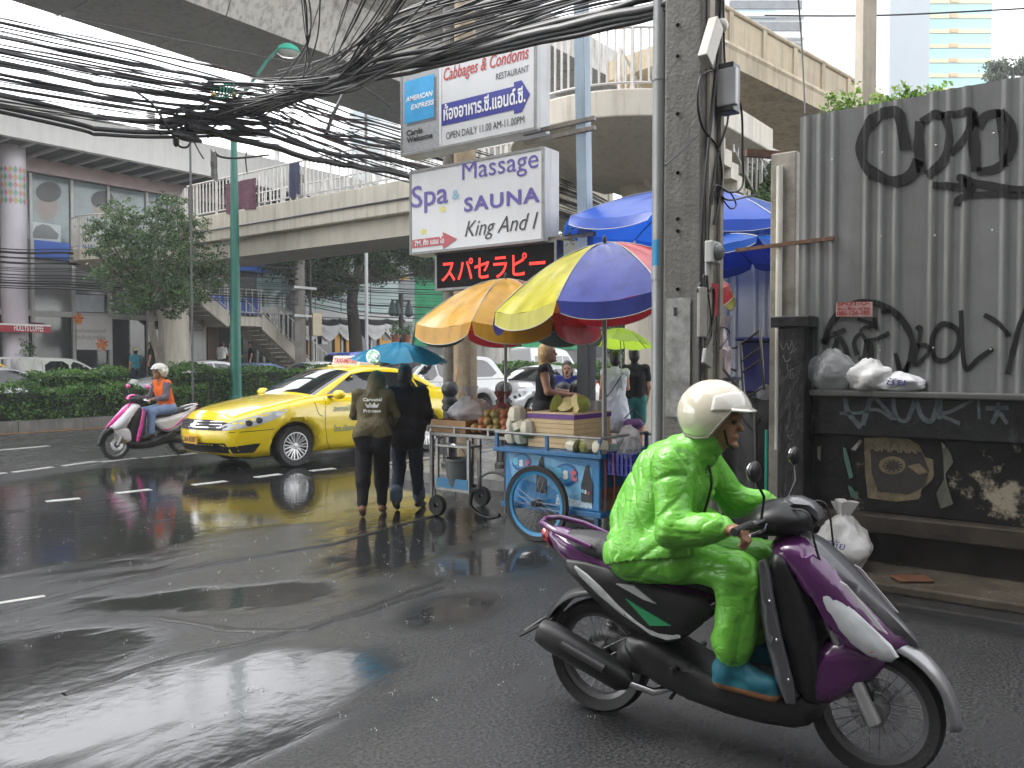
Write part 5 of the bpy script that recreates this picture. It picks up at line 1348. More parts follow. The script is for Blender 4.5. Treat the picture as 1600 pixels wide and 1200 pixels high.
# ------------------------------------------------------------------ corrugated fence and black wall beside the side street
FX = 7.0
def rib(y):
    t = y % .475; r = 0.0
    for c in (.06, .17, .28): r = max(r, min(1.0, (.026 - abs(t - c)) / .012))
    return .016 * max(0.0, r)
zinc = M('grey_zinc', (.185, .19, .188), .42, metal=.2, var=.16, scale=1.6, streak=.35, dcol=(.07, .07, .065), bump=.06, bscale=6, rvar=.08)
zincl = M('pale_zinc', (.33, .35, .38), .38, metal=.3, var=.10, scale=1.6, streak=.25, dcol=(.2, .2, .2), rvar=.08)
def panel_mesh(name, w, z0, z1, mat, ymod=0.0):
    b = MB(); ny = int(w / .0095)
    b.grid(lambda s, t: (-rib(s * w + ymod) + .004 * noise.noise(V((s * 3, t * 2, 4))), -s * w, z0 + (z1 - z0) * t), ny, 10)
    return b.mesh(name, mat, 60)
fence = thing('corrugated_fence', 'tall grey corrugated metal fence covered with black graffiti', 'fence', (FX, 2.28, 0))
PW = .95
pm = panel_mesh('panel', PW + .02, 1.40, 3.69, zinc)
for i in range(9):
    link('panel', pm, fence, (-.004 * (i % 2), -i * PW, .012 * ((i * 7) % 3 - 1)))
def fsurf(u, v):
    p = PX(u, v, FX); yl = 2.28 - p.y; k = yl % PW
    return V((FX - max(rib(k), rib(k - .004), rib(k + .004)) - .012, p.y, p.z))
for i in range(9):
    for z in (2.62, 3.3, 1.75):
        for k in range(5):
            y = 2.28 - i * PW - .08 - k * .19
            b = MB(); b.ball((-.028, y - 2.28, z + random.uniform(-.02, .02)), (.006, .008, .008), 6, 4) if (i + k) % 2 else None
            if b.f: b.build('rivet', M('rivet', (.4, .4, .4), .4, metal=.5), fence)
spray = M('black_spray', (.008, .008, .009), .5, var=.3, scale=30)
def stroke(parent, pts, w, mat, surf, name='graffiti', closed=False):
    P = [V((u, v, 0)) for u, v in pts]; Q = []
    n = len(P); rngi = range(n if closed else n - 1)
    for i in rngi:
        g = (lambda j: P[j % n]) if closed else (lambda j: P[min(max(j, 0), n - 1)])
        p0, p1, p2, p3 = g(i - 1), g(i), g(i + 1), g(i + 2)
        k = max(2, int((p2 - p1).length / 1.6))
        for q in range(k):
            t = q / k; Q.append(.5 * ((2 * p1) + (p2 - p0) * t + (2 * p0 - 5 * p1 + 4 * p2 - p3) * t * t + (3 * p1 - p0 - 3 * p2 + p3) * t ** 3))
    if not closed: Q.append(P[-1])
    b = MB(); rows = []
    for i, p in enumerate(Q):
        t = (Q[min(i + 1, len(Q) - 1)] - Q[max(i - 1, 0)]); t = t.normalized() if t.length else V((1, 0, 0))
        nn = V((-t.y, t.x, 0)); ww = w * (1 + .25 * noise.noise(p * .05)) / 2
        rows.append([surf(*(p + nn * ww * s).xy) for s in (-1, -.8, -.6, -.4, -.2, 0, .2, .4, .6, .8, 1)])
    for a, c in zip(rows, rows[1:] + ([rows[0]] if closed else [])):
        for k in range(10): b.quad(a[k], a[k + 1], c[k + 1], c[k])
    o = V(parent.location); b.v = [tuple(V(p) - o) for p in b.v]
    b.build(name, mat, parent)
G = lambda pts, w=14, closed=False: stroke(fence, pts, w * 1.12, spray, fsurf, 'graffiti', closed)
G([(1417, 235), (1412, 210), (1405, 180), (1390, 175), (1365, 188), (1350, 215), (1347, 240), (1355, 262), (1378, 278), (1402, 284), (1425, 272), (1436, 250)], 15)
G([(1438, 190), (1436, 225), (1440, 270)], 14); G([(1440, 192), (1460, 180), (1478, 186), (1484, 215), (1478, 245), (1462, 266), (1448, 275)], 12)
G([(1487, 240), (1505, 220), (1516, 200), (1520, 175), (1500, 178), (1470, 182)], 10); G([(1520, 175), (1522, 215), (1526, 268)], 15)
G([(1526, 268), (1550, 266), (1568, 255), (1582, 232), (1580, 195), (1562, 178), (1540, 182), (1528, 200)], 12); G([(1563, 172), (1567, 215), (1570, 262)], 13)
G([(1458, 290), (1490, 292), (1520, 296), (1500, 278), (1530, 288), (1600, 298), (1660, 300)], 11); G([(1496, 322), (1500, 310), (1540, 304), (1600, 306)], 9)
G([(1288, 538), (1300, 505), (1325, 480), (1355, 472), (1385, 480), (1410, 500), (1425, 530), (1424, 560), (1412, 585)], 9)
G([(1285, 535), (1300, 525), (1322, 515)], 7); G([(1300, 575), (1310, 530), (1320, 540), (1330, 575)], 7); G([(1340, 555), (1335, 535), (1345, 522), (1355, 535), (1350, 560), (1342, 560)], 6); G([(1352, 534), (1375, 528), (1390, 520)], 6); G([(1362, 535), (1362, 560)], 7)
G([(1340, 498), (1368, 508), (1352, 512), (1344, 518)], 5); G([(1366, 496), (1370, 515)], 5); G([(1378, 488), (1395, 486)], 6)
G([(1400, 552), (1412, 590), (1420, 565)], 6)
G([(1432, 515), (1438, 512), (1436, 535), (1430, 570), (1452, 550), (1448, 540), (1434, 540)], 6); G([(1470, 508), (1458, 530), (1462, 560), (1480, 562), (1496, 545), (1498, 520), (1485, 508)], 7, True)
G([(1502, 485), (1504, 530), (1510, 575), (1530, 560), (1552, 545)], 7); G([(1538, 492), (1560, 505), (1578, 525)], 7); G([(1610, 470), (1590, 520), (1575, 585)], 7)
b = MB(); pts = [fsurf(u, v) for u, v in ((1308, 473), (1365, 472), (1365, 495), (1308, 495))]
b.add([(FX - .034, p.y - 0, p.z) for p in pts], [(0, 1, 2, 3)]); b.v = [tuple(V(p) - V(fence.location)) for p in b.v]; st = b.build('sticker', M('pink_sticker', (.45, .28, .26), .5, var=.15, scale=20), fence)
b = MB(); p = pts[3]
for s, dz, hh in (('SPOT-U-', .085, .03), ('รับ-ซื้อ-ขาย', .048, .026), ('085-126-182', .008, .034)):
    q = pts[2]; text_into(b, s, (FX - .034, p.y - .01, p.z + dz), (0, -1, 0), (0, 0, 1), w=abs(q.y - p.y) - .03, h=hh, bold=.03)
b.v = [tuple(V(p_) - V(fence.location)) for p_ in b.v]; b.build('sticker_writing', M('sticker_red', (.30, .03, .03), .5), st)
# tall back fence, pale
f2_ = thing('corrugated_fence', 'pale corrugated metal fence behind the blue parasols', 'fence', (9.9, 4.75, 0)); pm2 = panel_mesh('panel', PW + .02, 0.1, 3.35, zincl)
for i in range(3): link('panel', pm2, f2_, (0, -i * PW, 0))
# pale post with plastic pipe at the fence corner
cp = thing('fence_post', 'pale concrete fence post with white plastic pipe at the fence corner', 'post', (7.14, 2.42, 0))
b = MB(); b.box(-.1, .12, -.1, .12, 0, 3.42); b.build('shaft', M('post_concrete', (.33, .31, .27), .7, var=.2, scale=3, dirt=.6, dcol=(.10, .09, .06)), cp, bevel=.012)
b = MB(); b.tube([(-.13, .03, .9), (-.13, .03, 3.3)], .028, 10); b.build('plastic_pipe', M('white_pvc', (.62, .6, .55), .4), cp, smooth=40)
rust = M('rusty_steel', (.12, .06, .035), .7, var=.45, scale=14)
b = MB(); b.obox((-.2, .3, 3.44), (.14, -.12, 3.40), .06, .06); b.build('top_bracket', rust, cp)
b = MB(); p, q = PX(1303, 372, FX - .04), PX(1212, 386, 7.0); b.obox(p - V(cp.location), V((q.x, q.y + .35, q.z)) - V(cp.location), .03, .03); b.build('rusty_bar', rust, cp)
def peel_mat(name, base, amount, pc_=(.30, .26, .20)):
    m = M(name, base, .30, var=.5, scale=4, bump=.25, bscale=18)
    n = m.node_tree.nodes; L = m.node_tree.links; b_ = n['Principled BSDF']
    src = b_.inputs['Base Color'].links[0].from_socket
    g = n.new('ShaderNodeNewGeometry'); t = n.new('ShaderNodeTexNoise'); t.inputs['Scale'].default_value = 2.6; t.inputs['Detail'].default_value = 10; t.inputs['Roughness'].default_value = .68
    L.new(g.outputs['Position'], t.inputs['Vector'])
    sx = n.new('ShaderNodeSeparateXYZ'); L.new(g.outputs['Position'], sx.inputs[0])
    gr = n.new('ShaderNodeMapRange'); gr.inputs[1].default_value = 2.0; gr.inputs[2].default_value = .4; gr.inputs[3].default_value = 0.0; gr.inputs[4].default_value = .10; L.new(sx.outputs['Y'], gr.inputs[0])
    ad = n.new('ShaderNodeMath'); ad.operation = 'ADD'; L.new(t.outputs[0], ad.inputs[0]); L.new(gr.outputs[0], ad.inputs[1])
    mr = n.new('ShaderNodeMapRange'); mr.inputs[1].default_value = .62; mr.inputs[2].default_value = .68; mr.inputs[4].default_value = amount; L.new(ad.outputs[0], mr.inputs[0])
    mx = n.new('ShaderNodeMix'); mx.data_type = 'RGBA'; L.new(mr.outputs[0], mx.inputs[0]); L.new(src, mx.inputs[6]); mx.inputs[7].default_value = pc_ + (1,)
    L.new(mx.outputs[2], b_.inputs['Base Color']); return m
bw = thing('black_wall', 'low black painted masonry wall with peeling posters under the fence', 'wall', (FX, 0, 0))
blackw = peel_mat('black_wall_paint', (.012, .012, .012), .9); blackb = peel_mat('black_band_paint', (.016, .016, .017), .25, (.12, .12, .12))
for nm, x0, x1, z0, z1, m in (('coping', -.12, .2, 1.37, 1.42, M('coping_grey', (.10, .10, .095), .4, var=.25, scale=5)), ('upper_band', -.07, .18, 1.06, 1.37, blackb), ('recessed_panel', 0, .2, .45, 1.06, blackw), ('ledge', -.14, .2, .31, .45, M('ledge_brown', (.045, .036, .028), .3, var=.4, scale=4, bump=.2, bscale=20)), ('plinth', -.06, .2, 0, .31, M('plinth_dark', (.018, .017, .016), .25, var=.4, scale=3))):
    b = MB(); b.box(x0, x1, -10, 2.15, z0, z1); b.build(nm, m, bw, bevel=.012)
b = MB(); b.box(-.20, .12, 2.16, 2.38, 0, 1.93); pil = b.build('pillar', blackb, bw, bevel=.01)
b = MB(); b.box(-.25, .16, 2.11, 2.43, 1.93, 2.02); b.build('pillar_cap', blackb, bw, bevel=.01)
wsurf = lambda u, v: PX(u, v, FX - .074)
psurf = lambda u, v: PX(u, v, FX - .204)
fad = M('faded_grey_spray', (.075, .09, .10), .5, var=.4, scale=20)
S = lambda pts, w=8: stroke(bw, pts, w, fad, wsurf, 'graffiti')
S([(1320, 622), (1326, 645), (1345, 668)]); S([(1348, 664), (1355, 640), (1362, 618)]); S([(1312, 646), (1345, 645), (1370, 640), (1395, 655)], 5); S([(1365, 618), (1385, 640), (1400, 655)], 6); S([(1395, 618), (1400, 650), (1415, 658), (1425, 640), (1430, 620)], 7); S([(1430, 620), (1440, 650), (1455, 658), (1462, 640), (1466, 615)], 7); S([(1468, 612), (1468, 655)], 9); S([(1522, 624), (1485, 643), (1470, 648), (1500, 662)], 6); S([(1528, 618), (1530, 655)], 5); S([(1540, 638), (1576, 637)], 7); S([(1560, 628), (1558, 645), (1550, 662)], 7); S([(1562, 645), (1574, 662)], 7)
chalk = M('chalk_scrawl', (.14, .14, .14), .6)
for pts in ([(1219, 536), (1224, 546), (1229, 536), (1232, 546), (1238, 532)], [(1236, 532), (1240, 542), (1235, 552), (1246, 544)], [(1224, 555), (1228, 565), (1236, 560)], [(1230, 568), (1232, 580), (1240, 576)], [(1236, 582), (1234, 590), (1240, 590), (1238, 582)]):
    stroke(bw, pts, 1.3, chalk, psurf, 'scrawl')
# torn poster, paper scraps
tan = M('old_poster_paper', (.16, .125, .075), .6, var=.35, scale=14, dirt=.5, dcol=(.03, .025, .02))
def wposter(poly, mat, off, name, par=bw, X=FX):
    b = MB(); pts = [PX(u, v, X - off) for u, v in poly]; b.add([(p.x - FX, p.y, p.z) for p in pts], [tuple(range(len(pts)))]); return b.build(name, mat, par)
po = wposter([(1350, 684), (1380, 683), (1420, 686), (1436, 695), (1445, 714), (1458, 718), (1459, 745), (1454, 752), (1440, 765), (1436, 780), (1400, 784), (1356, 778), (1352, 740)], tan, .006, 'poster')
inkb = M('poster_dark_ink', (.03, .026, .022), .6, var=.3, scale=20)
wposter([(1360, 702), (1440, 706), (1452, 735), (1445, 760), (1420, 772), (1372, 768), (1362, 740)], inkb, .009, 'printed_shape', po)
wposter(oval(1394, 727, 21, 14, 20), tan, .011, 'printed_shape', po); wposter(oval(1395, 728, 16, 10, 20), inkb, .013, 'printed_shape', po)
for k in range(11):
    a = 2 * math.pi * k / 11; c0, s0 = math.cos(a), math.sin(a)
    wposter([(1395 + 15 * math.cos(a - .2), 728 + 9.5 * math.sin(a - .2)), (1395 + 15 * math.cos(a + .2), 728 + 9.5 * math.sin(a + .2)), (1395 + 9.5 * c0, 728 + 6 * s0)], tan, .015, 'printed_tooth', po)
wposter([(1418, 728), (1436, 724), (1450, 738), (1436, 742)], tan, .011, 'printed_shape', po)
b = MB(); p, q = PX(1366, 705, FX - .012), PX(1434, 705, FX - .012); text_into(b, 'SHARK', (p.x - FX, p.y, p.z), (0, -1, 0), (0, 0, 1), w=p.y - q.y, h=.075, bold=.02); b.build('poster_lettering', M('poster_light_ink', (.20, .16, .10), .6), po)
def scrap(pts, mat):
    b = MB(); n = len(pts)
    b.add([(-.01 - .02 * random.random(), *PX(u, v, FX).yz) for u, v in pts], [tuple(range(n))]); b.build('paper_scrap', mat, bw)
scrap([(1318, 698), (1323, 700), (1328, 720), (1334, 745), (1328, 748), (1320, 718)], M('scrap_teal', (.08, .16, .13), .6)); scrap([(1345, 686), (1348, 690), (1338, 704), (1330, 702)], M('scrap_grey', (.22, .21, .19), .6)); scrap([(1326, 758), (1332, 760), (1344, 778), (1330, 776)], _mats['scrap_teal'])
scrap([(1474, 700), (1480, 698), (1488, 712), (1490, 722), (1478, 740), (1482, 760), (1490, 787), (1470, 795), (1464, 770), (1476, 748)], M('scrap_olive', (.10, .10, .08), .6)); scrap([(1260, 700), (1266, 694), (1262, 712)], _mats['scrap_grey']); scrap([(1278, 698), (1284, 696), (1283, 720), (1279, 716)], _mats['scrap_grey']); scrap([(1472, 690), (1478, 696), (1474, 712)], _mats['scrap_grey'])
# ------------------------------------------------------------------ rubbish bags
def bag(name, label, c, r, mat, seed, tie=True, parent=None, flat=.75, cat='bag', group=None, res=(40, 26), top=.0):
    b = MB(); nu, nv = res; o = V((seed * 7.3, seed * 3.1, 0))
    def f(s, t):
        th = 2 * math.pi * s; z = t
        rad = math.sin(math.pi * min(1, (z * .93 + .07)) ** .8) ** .55 if z < .97 else .12
        if top: rad = max(.0, (1 - z) ** .7 * .95 + .14) if z > .55 else min(1, .75 + z * .5)
        d = V((math.cos(th) * rad, math.sin(th) * rad, z * 1.0))
        w = 1 + .30 * noise.noise(d * 2.0 + o) + .12 * abs(noise.noise(d * 4.3 + o)) - .05 * abs(noise.noise(d * 9 + o))
        return (d.x * r[0] * w, d.y * r[1] * w, max(0.0, (z + .08 * noise.noise(d * 4 + o) * (z > .1)) * r[2] * 2))
    b.grid(f, nu, nv); b.add([(0, 0, 0)], [])
    if parent is None:
        o_ = thing(name, label, cat, c, group=group)
    else: o_ = parent
    b.build('sack', mat, o_, smooth=38, fix=True)
    if tie:
        q = MB(); q.grid(lambda s, t: ((.03 + .05 * t) * math.cos(6.28 * s) * (1 + .5 * math.sin(s * 25)), (.03 + .05 * t) * math.sin(6.28 * s) * (1 + .5 * math.sin(s * 19)), r[2] * 1.9 + t * .12), 24, 4); q.build('knot', mat, o_, smooth=60)
    return o_
clear = M('clear_plastic', (.46, .47, .48), .15, var=.2, scale=8, alpha=.5, spec=.6); whiteb = M('white_plastic', (.58, .58, .57), .35, var=.12, scale=10)
p = PX(1300, 608, FX - .03); bag('plastic_bag', 'crumpled clear rubbish bag on the wall coping beside the black pillar', (p.x, p.y, 1.42), (.15, .19, .17), clear, 1, False)
p = PX(1358, 608, FX - .03); o_ = bag('plastic_bag', 'white knotted rubbish bag on the wall coping', (p.x, p.y, 1.42), (.13, .17, .13), whiteb, 2, False)
p = PX(1404, 608, FX - .03); o_ = bag('plastic_bag', 'white printed bag lying flat on the wall coping', (p.x, p.y, 1.42), (.11, .17, .075), M('white_plastic_b', (.62, .62, .64), .35, var=.06), 3, False)
b = MB(); text_into(b, 'ชัย', (-.125, .06, .05), (0, -1, 0), (0, 0, 1), w=.14, h=.055, off=.012); b.build('bag_print', M('print_navy', (.03, .04, .25), .5), o_)
p = PZ(1345, 895); o_ = bag('plastic_bag', 'full white carrier bag standing at the foot of the black wall', (6.62, 1.80, .07), (.19, .21, .205), M('milky_plastic', (.55, .54, .53), .22, var=.15, scale=7, spec=.6, alpha=.9), 4, True)
b = MB(); text_into(b, 'ลมีชัย', (-.212, .12, .18), (0, -1, 0), (0, 0, 1), w=.2, h=.06, off=.01, shear=.2); b.build('bag_print', _mats['print_navy'], o_)
b = MB(); p, q = PZ(1398, 905, .08), PZ(1452, 905, .08); b.obox((p.x, p.y, .085), (q.x, q.y, .085), .16, .014); tag(b.build('wooden_board', M('wet_board', (.12, .055, .03), .3, var=.3, scale=9), bevel=.003), 'wet reddish brown board lying at the foot of the black wall', 'board')
# ------------------------------------------------------------------ concrete utility pole with its fittings
pp = thing('utility_pole', 'square grey concrete utility pole with drilled holes and fittings', 'utility pole', (5.585, 2.585, 0))
b = MB(); b.prism([(-.15, -.14), (.15, -.14), (.15, .15), (-.15, .15)], lambda x, y, d: (x * (1.06 - .012 * d), y * (1.06 - .012 * d), d), 0, 9.0)
b.build('shaft', M('pole_dark_concrete', (.15, .145, .13), .7, var=.25, scale=3.5, streak=.5, dcol=(.06, .057, .05), bump=.35, bscale=35, dirt=.3), pp, bevel=.02)
b = MB(); b.box(-.10, -.02, -.172, -.150, 0, 9); b.box(.10, .155, -.172, -.150, 0, 9); b.build('flange', M('pole_pale_concrete', (.34, .31, .26), .75, var=.2, scale=5, dirt=.5, dcol=(.14, .12, .09)), pp); tag(pp.children[-1], kind='stuff')
def ppx(u, v, X=5.42): return PX(u, v, X) - V(pp.location)
hole = M('hole_dark', (.004, .004, .004), .9, var=0)
for v in (39, 88, 178, 270, 342, 361, 452, 537, 624):
    p = ppx(1059, v); b = MB(); b.lathe([(0, -.004), (.013, -.004), (.015, 0), (.013, .004)], p, (-1, 0, 0), 10); b.build('bolt_hole', hole, pp)
b = MB(); p, q = ppx(1040, 553), ppx(1079, 465); b.grid(lambda s, t: (p.x - .003, p.y + (q.y - p.y) * s, p.z - .45 + (q.z - p.z + .45) * t - .02 * noise.noise(V((s * 4, 0, 1)))), 8, 8); b.build('painted_patch', M('flaking_white', (.27, .27, .26), .7, var=.3, scale=14, dirt=.85, dcol=(.10, .10, .09)), pp)
b = MB(); p = ppx(1053, 494); text_into(b, '1', (p.x - .002, p.y, p.z), (0, -1, 0), (0, 0, 1), w=.026, h=.062, bold=.03, off=.004); b.build('painted_number', M('paint_black', (.015, .015, .015), .6), pp)
galv = M('galvanised_pipe', (.26, .27, .27), .42, metal=.45, var=.15, scale=4, streak=.3, dcol=(.14, .12, .10))
b = MB(); b.tube([(-.08, .215, 0), (-.08, .215, 8.5)], .058, 16); pi_ = b.build('steel_conduit', galv, pp, smooth=40)
for v in (110, 425):
    z = ppx(1028, v).z; b = MB(); b.lathe([(.058, -.05), (.064, -.05), (.064, .05), (.058, .05)], (-.08, .215, z), n=16); b.build('pipe_collar', galv, pi_, smooth=40)
b = MB(); z = ppx(1018, 400).z; b.lathe([(.0595, -.12), (.0595, .12)], (-.08, .215, z), n=8, a0=R(100), a1=R(200)); b.build('blue_sticker', M('sticker_blue', (.02, .22, .42), .4), pi_)
mtl = M('painted_box_grey', (.5, .5, .49), .4, var=.08)
def fit(name, u, v, w, h, dep, mat, Xo=.18, tilt=0.0, par=pp):
    p = PY(u, v, pp.location.y - Xo) - V(pp.location)
    b = MB(); b.box(-w / 2, w / 2, -dep, 0, -h / 2, h / 2)
    o = b.build(name, mat, par, bevel=.008); o.location = p; o.rotation_euler = (0, tilt, 0); return o
# electricity meter: clear cover on white base
o = fit('electricity_meter', 1107, 395, .14, .15, .06, mtl); b = MB(); b.ball((0, -.075, .0), (.055, .04, .06), 12, 8); b.build('meter_dial', M('meter_glass', (.16, .17, .17), .1, var=.4, scale=40), o, smooth=60)
fit('meter_bracket', 1103, 418, .05, .12, .02, mtl)
fit('junction_board', 1094, 488, .11, .34, .03, M('weathered_board', (.33, .32, .29), .6, var=.2, scale=9, dirt=.4, dcol=(.1, .08, .06)))
fit('clamp_plate', 1102, 560, .13, .11, .03, M('clamp_grey', (.34, .34, .32), .5, dirt=.4), tilt=.3)
fit('lamp_ballast_box', 1103, 68, .12, .36, .07, M('lamp_box_cream', (.46, .43, .38), .5, var=.12, dirt=.3, dcol=(.2, .17, .12)), tilt=.52)
fit('breaker_box', 1126, 142, .13, .34, .12, M('breaker_dark', (.03, .03, .032), .4))
fit('breaker_cover', 1122, 140, .06, .26, .14, M('breaker_grey', (.42, .42, .43), .4))
p = PY(1127, 40, 2.40) - V(pp.location); b = MB(); b.ball(p, .05, 16, 10); b.build('lamp_globe', M('globe_white', (.55, .52, .48), .3), pp, smooth=60)
p = PY(1105, 105, 2.44) - V(pp.location); q = PY(1132, 72, 2.44) - V(pp.location); b = MB(); b.tube([p, q], .012, 6); b.build('lamp_arm', galv, pp)
p = PY(1115, 470, 2.42) - V(pp.location); b = MB(); b.prism([(-.05, .12), (.06, .12), (.04, -.1), (-.03, -.12)], lambda x, z, d: (p.x + x, p.y + d, p.z + z), -.01, .01); b.build('red_rag', M('red_rag', (.45, .03, .05), .6), pp)
blackc = M('cable_black', (.010, .010, .011), .42, var=.15, scale=8)
def drop(pts, r, name='hanging_cable', Yo=2.40):
    b = MB(); Q = spl([tuple((PY(u, v, Yo) - V(pp.location))) for u, v in pts], 6); b.tube(Q, r, 6); b.build(name, blackc, pp, smooth=60)
drop([(1128, -20), (1122, 80), (1112, 180), (1102, 280), (1096, 380), (1094, 520), (1092, 700)], .012); drop([(1130, -10), (1132, 90), (1138, 180), (1122, 240), (1112, 300), (1104, 420), (1100, 560)], .008)
drop([(1112, 110), (1095, 120), (1090, 160), (1098, 200), (1120, 230), (1128, 280), (1116, 350)], .009); drop([(1110, 105), (1140, 130), (1158, 170), (1160, 240), (1160, 290), (1140, 300), (1118, 290), (1112, 320)], .009)
drop([(1118, 290), (1135, 312), (1165, 308), (1182, 305)], .007); drop([(1122, 300), (1140, 325), (1150, 320), (1140, 300), (1125, 296)], .006); drop([(1100, 430), (1090, 455), (1104, 460), (1114, 450), (1116, 470), (1112, 510), (1104, 530)], .008); drop([(1104, 430), (1108, 470), (1112, 520), (1104, 545), (1100, 570)], .006); drop([(1040, 258), (1060, 240), (1090, 212)], .006)
drop([(1125, 545), (1140, 520), (1125, 512), (1115, 540)], .005)
# ------------------------------------------------------------------ sign structure
SX = 8.5
steel = M('blue_grey_post', (.20, .26, .31), .4, metal=.2, var=.12, scale=2, streak=.4, dcol=(.09, .1, .11)); dsteel = M('dark_post', (.035, .04, .045), .45, var=.2)
sp = thing('sign_post', 'blue grey square steel post carrying the shop signs', 'post', (8.68, 5.40, .13))
tb = PX(917, 560, 8.68) - V(sp.location); tt_ = PX(906, -60, 8.68) - V(sp.location)
b = MB(); b.obox((0, .0, 0), (0, 0, 2.25), .17, .17, up=(1, 0, 0)); b.build('lower_shaft', dsteel, sp, bevel=.006)
b = MB(); b.obox((0, .0, 2.25), (0, tt_.y - tb.y, 7.0), .14, .14, up=(1, 0, 0)); b.build('upper_shaft', steel, sp, bevel=.006)
for v in (205, 190, 368):
    z = PX(915, v, 8.68).z - .13
    b = MB(); b.obox((-.06, -.15, z), (-.06, .9, z - .02), .05, .05, up=(1, 0, 0)); b.build('bracket', M('bracket_steel', (.14, .12, .10), .5, metal=.3, var=.35, scale=12), sp)
alum = M('sign_case_white', (.52, .52, .50), .4, var=.1, scale=2, streak=.4, dcol=(.25, .23, .2)); face = M('sign_face', (.58, .59, .60), .28, var=.04, scale=1.5, streak=.15, dcol=(.4, .4, .4))
def signbox(name, label, u0, v0, u1, v1, dep, X, facem=face, casem=alum):
    a, c = PX(u0, v0, X), PX(u0, v1, X); r_ = PX(u1, v0, X)
    yl, yr, z1, z0 = a.y, r_.y, a.z, c.z
    t = thing(name, label, 'sign', (X, (yl + yr) / 2, z0))
    w = yl - yr; h = z1 - z0
    b = MB(); b.box(.012, dep, -w / 2, w / 2, 0, h); b.build('case', casem, t, bevel=.01)
    b = MB(); b.box(0, .02, -w / 2 + .035, w / 2 - .035, .035, h - .035); b.build('face', facem, t)
    for nm, (y0, y1, za, zb) in (('frame_side', (-w / 2, -w / 2 + .034, 0, h)), ('frame_side', (w / 2 - .034, w / 2, 0, h)), ('frame_rail', (-w / 2 + .035, w / 2 - .035, 0, .034)), ('frame_rail', (-w / 2 + .035, w / 2 - .035, h - .034, h))):
        b = MB(); b.box(-.008, .011, y0, y1, za, zb); b.build(nm, M('frame_grey', (.22, .22, .21), .45, var=.25, scale=8), t)
    return t
def on_sign(t, X, off, u, v): p = PX(u, v, X - off); return p - V(t.location)
def swrite(t, s, X, uL, vB, uR, hpx, mat, name='lettering', off=.004, **k):
    p, q, h_ = on_sign(t, X, off, uL, vB), on_sign(t, X, off, uR, vB), on_sign(t, X, off, uL, vB - hpx)
    b = MB(); text_into(b, s, p, (0, -1, 0), (0, 0, 1), w=p.y - q.y, h=h_.z - p.z, off=0, **k); return b.build(name, mat, t)
def sshape(t, X, poly, mat, off, name):
    """poly in pixels"""
    b = MB(); b.add([on_sign(t, X, off, u, v) for u, v in poly], [tuple(range(len(poly)))]); return b.build(name, mat, t)
s1 = signbox('restaurant_sign', 'white lightbox restaurant sign with blue arrow and credit card panel', 626, 99, 838, 246, .30, SX)
s2 = signbox('massage_sign', 'white lightbox spa and massage sign with purple lettering', 640, 268, 850, 399, .34, SX)
redm = M('sign_red', (.42, .03, .03), .4); navy = M('sign_navy', (.025, .03, .25), .4); purp = M('sign_purple', (.10, .07, .30), .4); inkk = M('sign_black', (.02, .02, .022), .4); sw = M('sign_pale', (.72, .72, .72), .4)
def VY(u, v, X=SX):  # line of equal height through (u,v): v at another u
    z = PX(u, v, X).z
    return lambda uu: (lambda r: 600 - 0 if False else _vz(uu, z, X))(0)
def _vz(u, z, X):
    lo, hi = -400.0, 1400.0
    for _ in range(40):
        m_ = (lo + hi) / 2
        if PX(u, m_, X).z > z: lo = m_
        else: hi = m_
    return (lo + hi) / 2
def srect(t, X, uL, vT, uR, hpx, mat, off, name):
    z1, z0 = PX(uL, vT, X).z, PX(uL, vT + hpx, X).z
    return sshape(t, X, [(uL, _vz(uL, z1, X)), (uL, _vz(uL, z0, X)), (uR, _vz(uR, z0, X)), (uR, _vz(uR, z1, X))], mat, off, name)
cp_ = srect(s1, SX, 629, 106, 686, 134, M('card_panel_grey', (.30, .31, .32), .45, var=.15, scale=20), .003, 'card_panel')
srect(s1, SX, 686.5, 92, 689, 134, sw, .006, 'divider'); srect(s1, SX, 636, 132, 682, 66, M('card_shadow', (.12, .13, .14), .5), .005, 'card_shadow'); srect(s1, SX, 632, 128, 678, 66, M('card_blue', (.03, .30, .58), .35), .008, 'card_square')
swrite(s1, 'AMERICAN', SX, 634, 160, 676, 8, sw, off=.012, bold=.025, shear=.15); swrite(s1, 'EXPRESS', SX, 642, 172, 678, 8, sw, off=.012, bold=.025, shear=.15)
swrite(s1, 'Cards', SX, 635, 213, 660, 9, inkk, off=.009, bold=.04); swrite(s1, 'Welcome', SX, 635, 224, 676, 9, inkk, off=.009, bold=.04)
swrite(s1, 'Cabbages & Condoms', SX, 693, 133, 826, 26, redm, off=.006, shear=.25, bold=.01); swrite(s1, 'RESTAURANT', SX, 775, 125, 826, 10, inkk, off=.006)
z0_, z1_ = PX(690, 197, SX).z, PX(690, 163, SX).z; zm = (z0_ + z1_) / 2; dz = (z1_ - z0_)
sshape(s1, SX, [(690, _vz(690, z1_, SX)), (690, _vz(690, z0_, SX)), (803, _vz(803, z0_, SX)), (803, _vz(803, z0_ - dz * .18, SX)), (815, _vz(815, z0_ - dz * .18, SX)), (828, _vz(828, zm, SX)), (815, _vz(815, z1_ + dz * .18, SX)), (803, _vz(803, z1_ + dz * .18, SX)), (803, _vz(803, z1_, SX))], navy, .005, 'blue_arrow')
swrite(s1, 'ห้องอาหาร.ซี.แอนด์.ซี.', SX, 693, 189, 821, 26, sw, off=.010, bold=.025)
swrite(s1, 'OPEN DAILY 11.00 AM-11.00PM', SX, 697, 218, 819, 11, inkk, off=.006)
swrite(s2, 'Spa', SX, 643, 336, 700, 44, purp, off=.006, bold=.01); swrite(s2, '&', SX, 706, 312, 718, 14, M('sign_sky', (.2, .42, .55), .4), off=.006)
